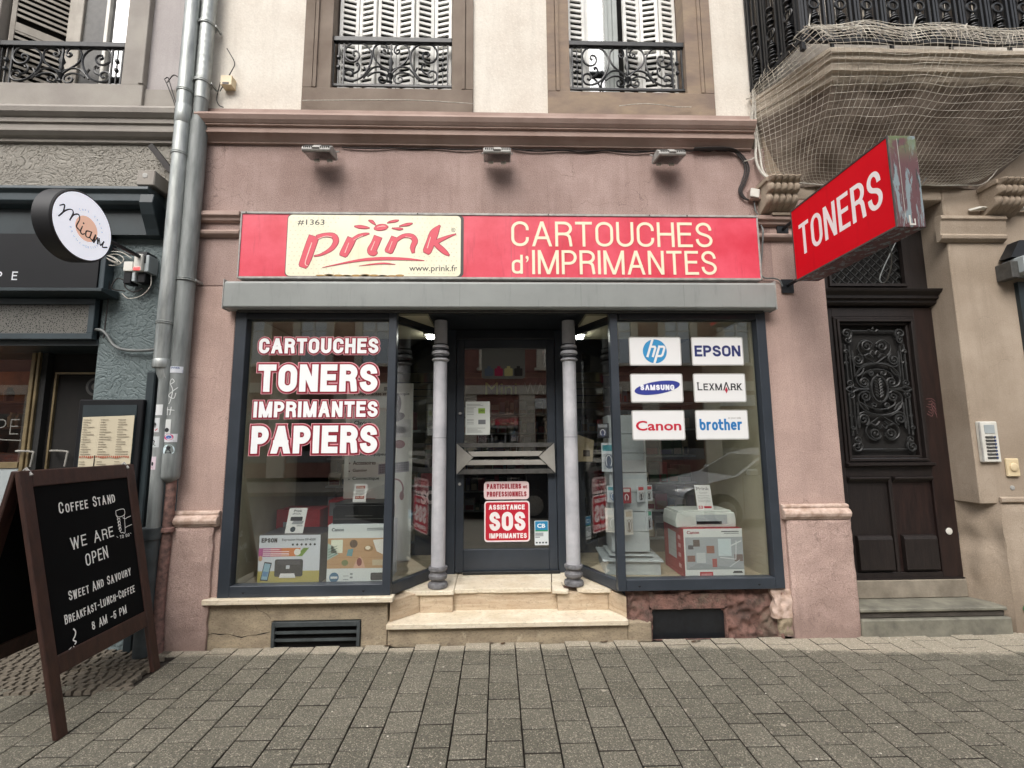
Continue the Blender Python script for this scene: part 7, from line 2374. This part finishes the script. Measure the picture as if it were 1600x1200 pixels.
# ================================================================== CHALKBOARD A-FRAME
A = thing('chalkboard_sign', (-2.4, -.62, 0), 'brown framed folding chalkboard advertising a coffee stand', 'chalkboard')
nb_, fb = Vector((-2.155, -.975, gz(-.975))), Vector((-2.165, -.262, gz(-.262)))       # front feet
nt_, ft_ = Vector((-2.45, -1.02, 1.285)), Vector((-2.45, -.262, 1.285))
def lerp(a, b, t): return a + (b - a) * t
thick = Vector((-.028, 0, -.006))
def fr(a0, a1, h0, h1, d0=0.):
    """point on the front leaf: a 0..1 near to far, h 0..1 foot to top"""
    return None
def leaf(sgn, parent, mat='chalk_frame'):
    if sgn > 0:
        nb, fb_, nt, ft = nb_, fb, nt_, ft_
    else:
        m_ = lambda p: Vector((2 * -2.47 - p.x, p.y, p.z))
        nb, fb_, nt, ft = m_(nb_), m_(fb), m_(nt_), m_(ft_)
    th = Vector((-.026 * sgn, 0, 0))
    def Q(a, h): return lerp(lerp(nb, fb_, a), lerp(nt, ft, a), h)
    def member(name, a0, a1, h0, h1):
        k = MB(mat); P = [Q(a0, h0), Q(a1, h0), Q(a1, h1), Q(a0, h1)]
        k.prism(P if sgn > 0 else P[::-1], th); return k.build(name, parent, bevel=.004)
    w_ = .088
    member('leg', 0, w_, 0, 1); member('leg', 1 - w_, 1, 0, 1)
    member('top_rail', w_, 1 - w_, .935, 1); member('bottom_rail', w_, 1 - w_, .215, .285)
    k = MB('chalk_board'); P = [Q(w_, .285) + th * .3, Q(1 - w_, .285) + th * .3, Q(1 - w_, .935) + th * .3, Q(w_, .935) + th * .3]
    k.prism(P if sgn > 0 else P[::-1], th * .4); k.build('board_panel', parent)
    return Q
Q = leaf(1, A); leaf(-1, A)
for y in (-.96, -.32):
    MB('fixture_grey').tube([(-2.50, y, 1.26), (-2.47, y, 1.295), (-2.44, y, 1.26)], .008, 6).build('hinge', A)
o_ = Q(0, 0); uu = (Q(1, .6) - Q(0, .6)); vv = (Q(.5, 1) - Q(.5, 0)); WB, HB = uu.length, vv.length; uu.normalize(); vv.normalize(); nn_ = uu.cross(vv)
def CF(a, b, d=0):
    return tuple(Q(a / WB, b / HB) + Vector((-.0076, 0, 0)) + nn_ * (d + .0012))
rch = random.Random(14)
def chalk(word, a0, b0, w_, h_, t=.007, slope=.0, jit=.03, small=.8):
    k = MB('chalk')
    G_ = lambda u, v, d=0: CF(u, v + (u - a0) * slope, d)
    letters(k, word, G_, a0, b0, w_, h_, t * .92, gap=.30, jit=jit, small=small, rnd=rch)
    k.build('chalk_writing', A)
chalk('COFFEE STAND', .19, 1.08, .37, .062, .0078, slope=.04)
chalk('WE ARE', .23, .875, .29, .062, .0078, jit=.03, small=None, slope=.05)
chalk('OPEN', .305, .765, .155, .068, .008, small=None, slope=.08)
chalk('SWEET AND SAVOURY', .175, .615, .43, .050, .0065, slope=.03, small=.85)
chalk('BREAKFAST-LUNCH-COFFEE', .135, .505, .485, .048, .0062, slope=.03, small=.86)
chalk('8 AM -5 PM', .29, .415, .245, .044, .0062, small=None, slope=.03)
k = MB('chalk')
def cl(pts, w_=.005):
    q = cr(pts, 4); ribbon(k, [(p.x, p.y) for p in q], w_, CF, len(k.f) * .000003)
cl([(.555, 1.04), (.555, 1.01), (.57, 1.0), (.60, 1.0), (.62, 1.01), (.62, 1.04), (.59, 1.045), (.555, 1.04)], .004)
cl([(.56, 1.01), (.568, .91), (.585, .90), (.605, .90), (.615, 1.01)], .004)
for i in range(4): cl([(.556, .985 - i * .02), (.575, .99 - i * .02), (.575, .975 - i * .02), (.56, .972 - i * .02)], .004)
cl([(.60, .99), (.62, .98), (.635, .985), (.665, .99)], .004); cl([(.61, .925), (.63, .93), (.665, .935)], .004)
cl([(.535, .885), (.545, .875)], .003); cl([(.64, .885), (.65, .88)], .003)
letters(k, 'TO GO', CF, .56, .865, .075, .02, .0035, gap=.3)
cl([(.175, .47), (.185, .45), (.178, .43), (.165, .415), (.18, .40), (.17, .39)], .007)
cl([(.15, .385), (.12, .37), (.10, .35), (.115, .325), (.15, .318), (.17, .33), (.175, .36), (.16, .385)], .0045)
cl([(.17, .37), (.19, .375), (.20, .36), (.185, .34), (.172, .34)], .004); cl([(.09, .315), (.13, .305), (.19, .31)], .004); cl([(.10, .303), (.17, .297)], .003)
cl([(.125, .36), (.14, .355), (.15, .365)], .003)
k.build('chalk_drawing', A, label='white chalk drawings of a coffee cup and a hand holding a cup')

# ================================================================== ACROSS THE STREET (seen in the glass)
OB = thing('opposite_building', (0, -16, 0), 'red brown building with pale window surrounds across the street', 'building')
MB('facade_red').box(-24, 24, -24, -16, 0, 11.5).build('wall', OB)
MB('facade_cream').box(-24, 24, -15.99, -15.85, 3.5, 3.9).build('cornice', OB)
MB('facade_cream').box(-24, 24, -16.0, -15.7, 11.2, 11.6).build('cornice', OB)
MB('roof_slate').prism([(-24, -15.8, 11.6), (-24, -19, 14.5), (-24, -24, 14.5), (-24, -24, 11.6)], (48, 0, 0)).build('roof', OB)
proto = None
def owin(x, z, h_):
    fr_ = MB('facade_cream')
    fr_.box(x - .85, x - .55, -16, -15.88, z - .2, z + h_ + .3); fr_.box(x + .55, x + .85, -16, -15.88, z - .2, z + h_ + .3); fr_.box(x - .55, x + .55, -16, -15.88, z + h_, z + h_ + .3); fr_.box(x - .95, x + .95, -16, -15.80, z - .32, z - .201)
    fr_.mat('shutter_white'); fr_.box(x - .04, x + .04, -15.985, -15.93, z, z + h_); fr_.box(x - .55, x + .55, -15.985, -15.94, z + h_ * .7, z + h_ * .7 + .06)
    o_ = fr_.build('window', OB)
    gl_ = MB('window_glass').box(x - .55, x + .55, -15.99, -15.975, z - .2, z + h_).build('window_pane', o_)
    bk_ = MB('interior_dark').box(x - .55, x + .55, -15.995, -15.992, z - .2, z + h_).build('window_shade', o_)
    return o_
w0 = None
for fl in range(3):
    for i in range(-7, 8):
        if w0 is None:
            w0 = owin(0, 4.9, 1.7)
            zero = (i, fl)
            w0.location = Vector((i * 2.6, 0, 0))
            base = w0
        else:
            c = base.copy(); C.objects.link(c)
            c.location = Vector((i * 2.6, 0, fl * 2.45))
            for g in base.children:
                d = g.copy(); C.objects.link(d); d.parent = c
# fix the first window (its mesh was built around x=0, ground row)
base.location = Vector((-7 * 2.6, 0, 0))
k = MB('facade_cream')
for i in range(-9, 10): k.box(i * 2.6 - .35 + 1.3, i * 2.6 + .35 + 1.3, -16, -15.9, 0, 3.49)
k.build('pilaster', OB)
k = MB('window_glass')
for i in range(-9, 10): k.box(i * 2.6 - .9, i * 2.6 + .9, -15.995, -15.98, .6, 2.7)
k.build('shop_pane', OB)
k = MB('shutter_white')
for i in (-5, -2, 1, 4): k.box(i * 2.6 - .95, i * 2.6 + .95, -15.98, -15.8, 2.85, 3.3)
k.build('sign_board', OB)

def car(x, y, mat, label, L=4.1, H=1.46, face=-1):
    """a small hatchback with its nose towards -x"""
    zg = -.215
    t = thing('parked_car', (x, y, zg), label, 'car', 'cars parked along the kerb')
    prof = [(-2.02, .30), (-2.05, .52), (-1.98, .68), (-1.75, .80), (-1.30, .90), (-.98, .97), (-.35, 1.36), (.1, 1.46), (.9, 1.46), (1.45, 1.36), (1.82, 1.02), (1.98, .92), (2.05, .60), (2.02, .32), (1.65, .22), (1.0, .20), (-1.0, .20), (-1.7, .22)]
    k = MB(mat)
    n = len(prof)
    secs = []
    for w_, ins in ((-.74, .10), (-.84, .03), (-.86, 0), (.86, 0), (.84, .03), (.74, .10)):
        sec = []
        for (a, z) in prof:
            tum = max(0, (z - .92)) * .34
            ww = (abs(w_) - tum) * (1 if w_ > 0 else -1)
            cxx = a * (1 - ins * .35)
            sec.append((x + cxx, y + ww, zg + (z if z > .5 else z) - ins * .25 * (z > .9)))
        secs.append(sec)
    vs = [p for s_ in secs for p in s_]
    fs = []
    for i in range(len(secs) - 1):
        for j in range(n):
            a, b = i * n + j, i * n + (j + 1) % n
            fs.append((a, b, b + n, a + n))
    fs.append(tuple(range(n))); fs.append(tuple((len(secs) - 1) * n + j for j in range(n))[::-1])
    k.add(vs, fs)
    k.build('body', t, smooth=True, bevel=.02)
    for s_ in (1, -1):
        def side(pts, mat_, nm, off=.006):
            kk = MB(mat_); P = []
            for a, z in pts:
                tum = max(0, (z - .92)) * .34
                P.append((x + a, y + s_ * (.862 - tum + off), zg + z))
            kk.add(P, [tuple(range(len(P)))]); kk.build(nm, t)
        side([(-.88, .99), (-.30, 1.33), (.12, 1.41), (.20, .99)], 'interior_dark', 'side_window'); side([(.27, .99), (.20, 1.41), (.88, 1.41), (.98, .99)], 'interior_dark', 'side_window'); side([(1.05, 1.0), (.96, 1.40), (1.40, 1.31), (1.62, 1.04)], 'interior_dark', 'side_window')
        side([(.02, .86), (.22, .86), (.22, .89), (.02, .89)], 'fixture_grey', 'door_handle', .02); side([(.80, .86), (1.0, .86), (1.0, .89), (.80, .89)], 'fixture_grey', 'door_handle', .02)
        side([(.235, .30), (.24, .30), (.245, .97), (.235, .97)], 'interior_dark', 'door_gap'); side([(-.92, .30), (-.91, .30), (-.90, .95), (-.91, .95)], 'interior_dark', 'door_gap')
        for wx in (-1.28, 1.27):
            w_ = MB('tyre'); w_.lathe([(.20, -.10), (.31, -.095), (.325, -.06), (.325, .06), (.31, .095), (.20, .10)], (x + wx, y + s_ * .80, zg + .325), 28, 'y'); wo = w_.build('wheel', t, smooth=True)
            r_ = MB('fixture_grey'); r_.lathe([(.205, -.105 * s_), (.19, -.112 * s_), (.06, -.09 * s_), (.03, -.10 * s_)], (x + wx, y + s_ * .80, zg + .325), 20, 'y'); r_.build('rim', wo, smooth=True)
        kk = MB('white_plastic'); kk.prism([(x - 2.0, y + s_ * .60, zg + .62), (x - 1.90, y + s_ * .80, zg + .66), (x - 1.72, y + s_ * .84, zg + .78), (x - 1.86, y + s_ * .62, zg + .77)], (-.02, 0, .004)); kk.build('headlight', t)
        kk = MB(mat); kk.box(x - .82, x - .66, y + s_ * .88 - .06, y + s_ * .88 + .08, zg + .98, zg + 1.10); kk.build('mirror', t, bevel=.02)
    kk = MB('interior_dark'); kk.add([(x - 1.0, y - .70, zg + .975), (x - 1.0, y + .70, zg + .975), (x - .38, y + .60, zg + 1.345), (x - .38, y - .60, zg + 1.345)], [(0, 1, 2, 3)]); kk.build('windscreen', t)
    return t
car(5.35, -5.75, 'car_silver', 'silver grey hatchback parked at the kerb, reflected in the right window')
car(-.55, -5.85, 'car_dark', 'dark hatchback parked at the kerb, reflected in the shop door')
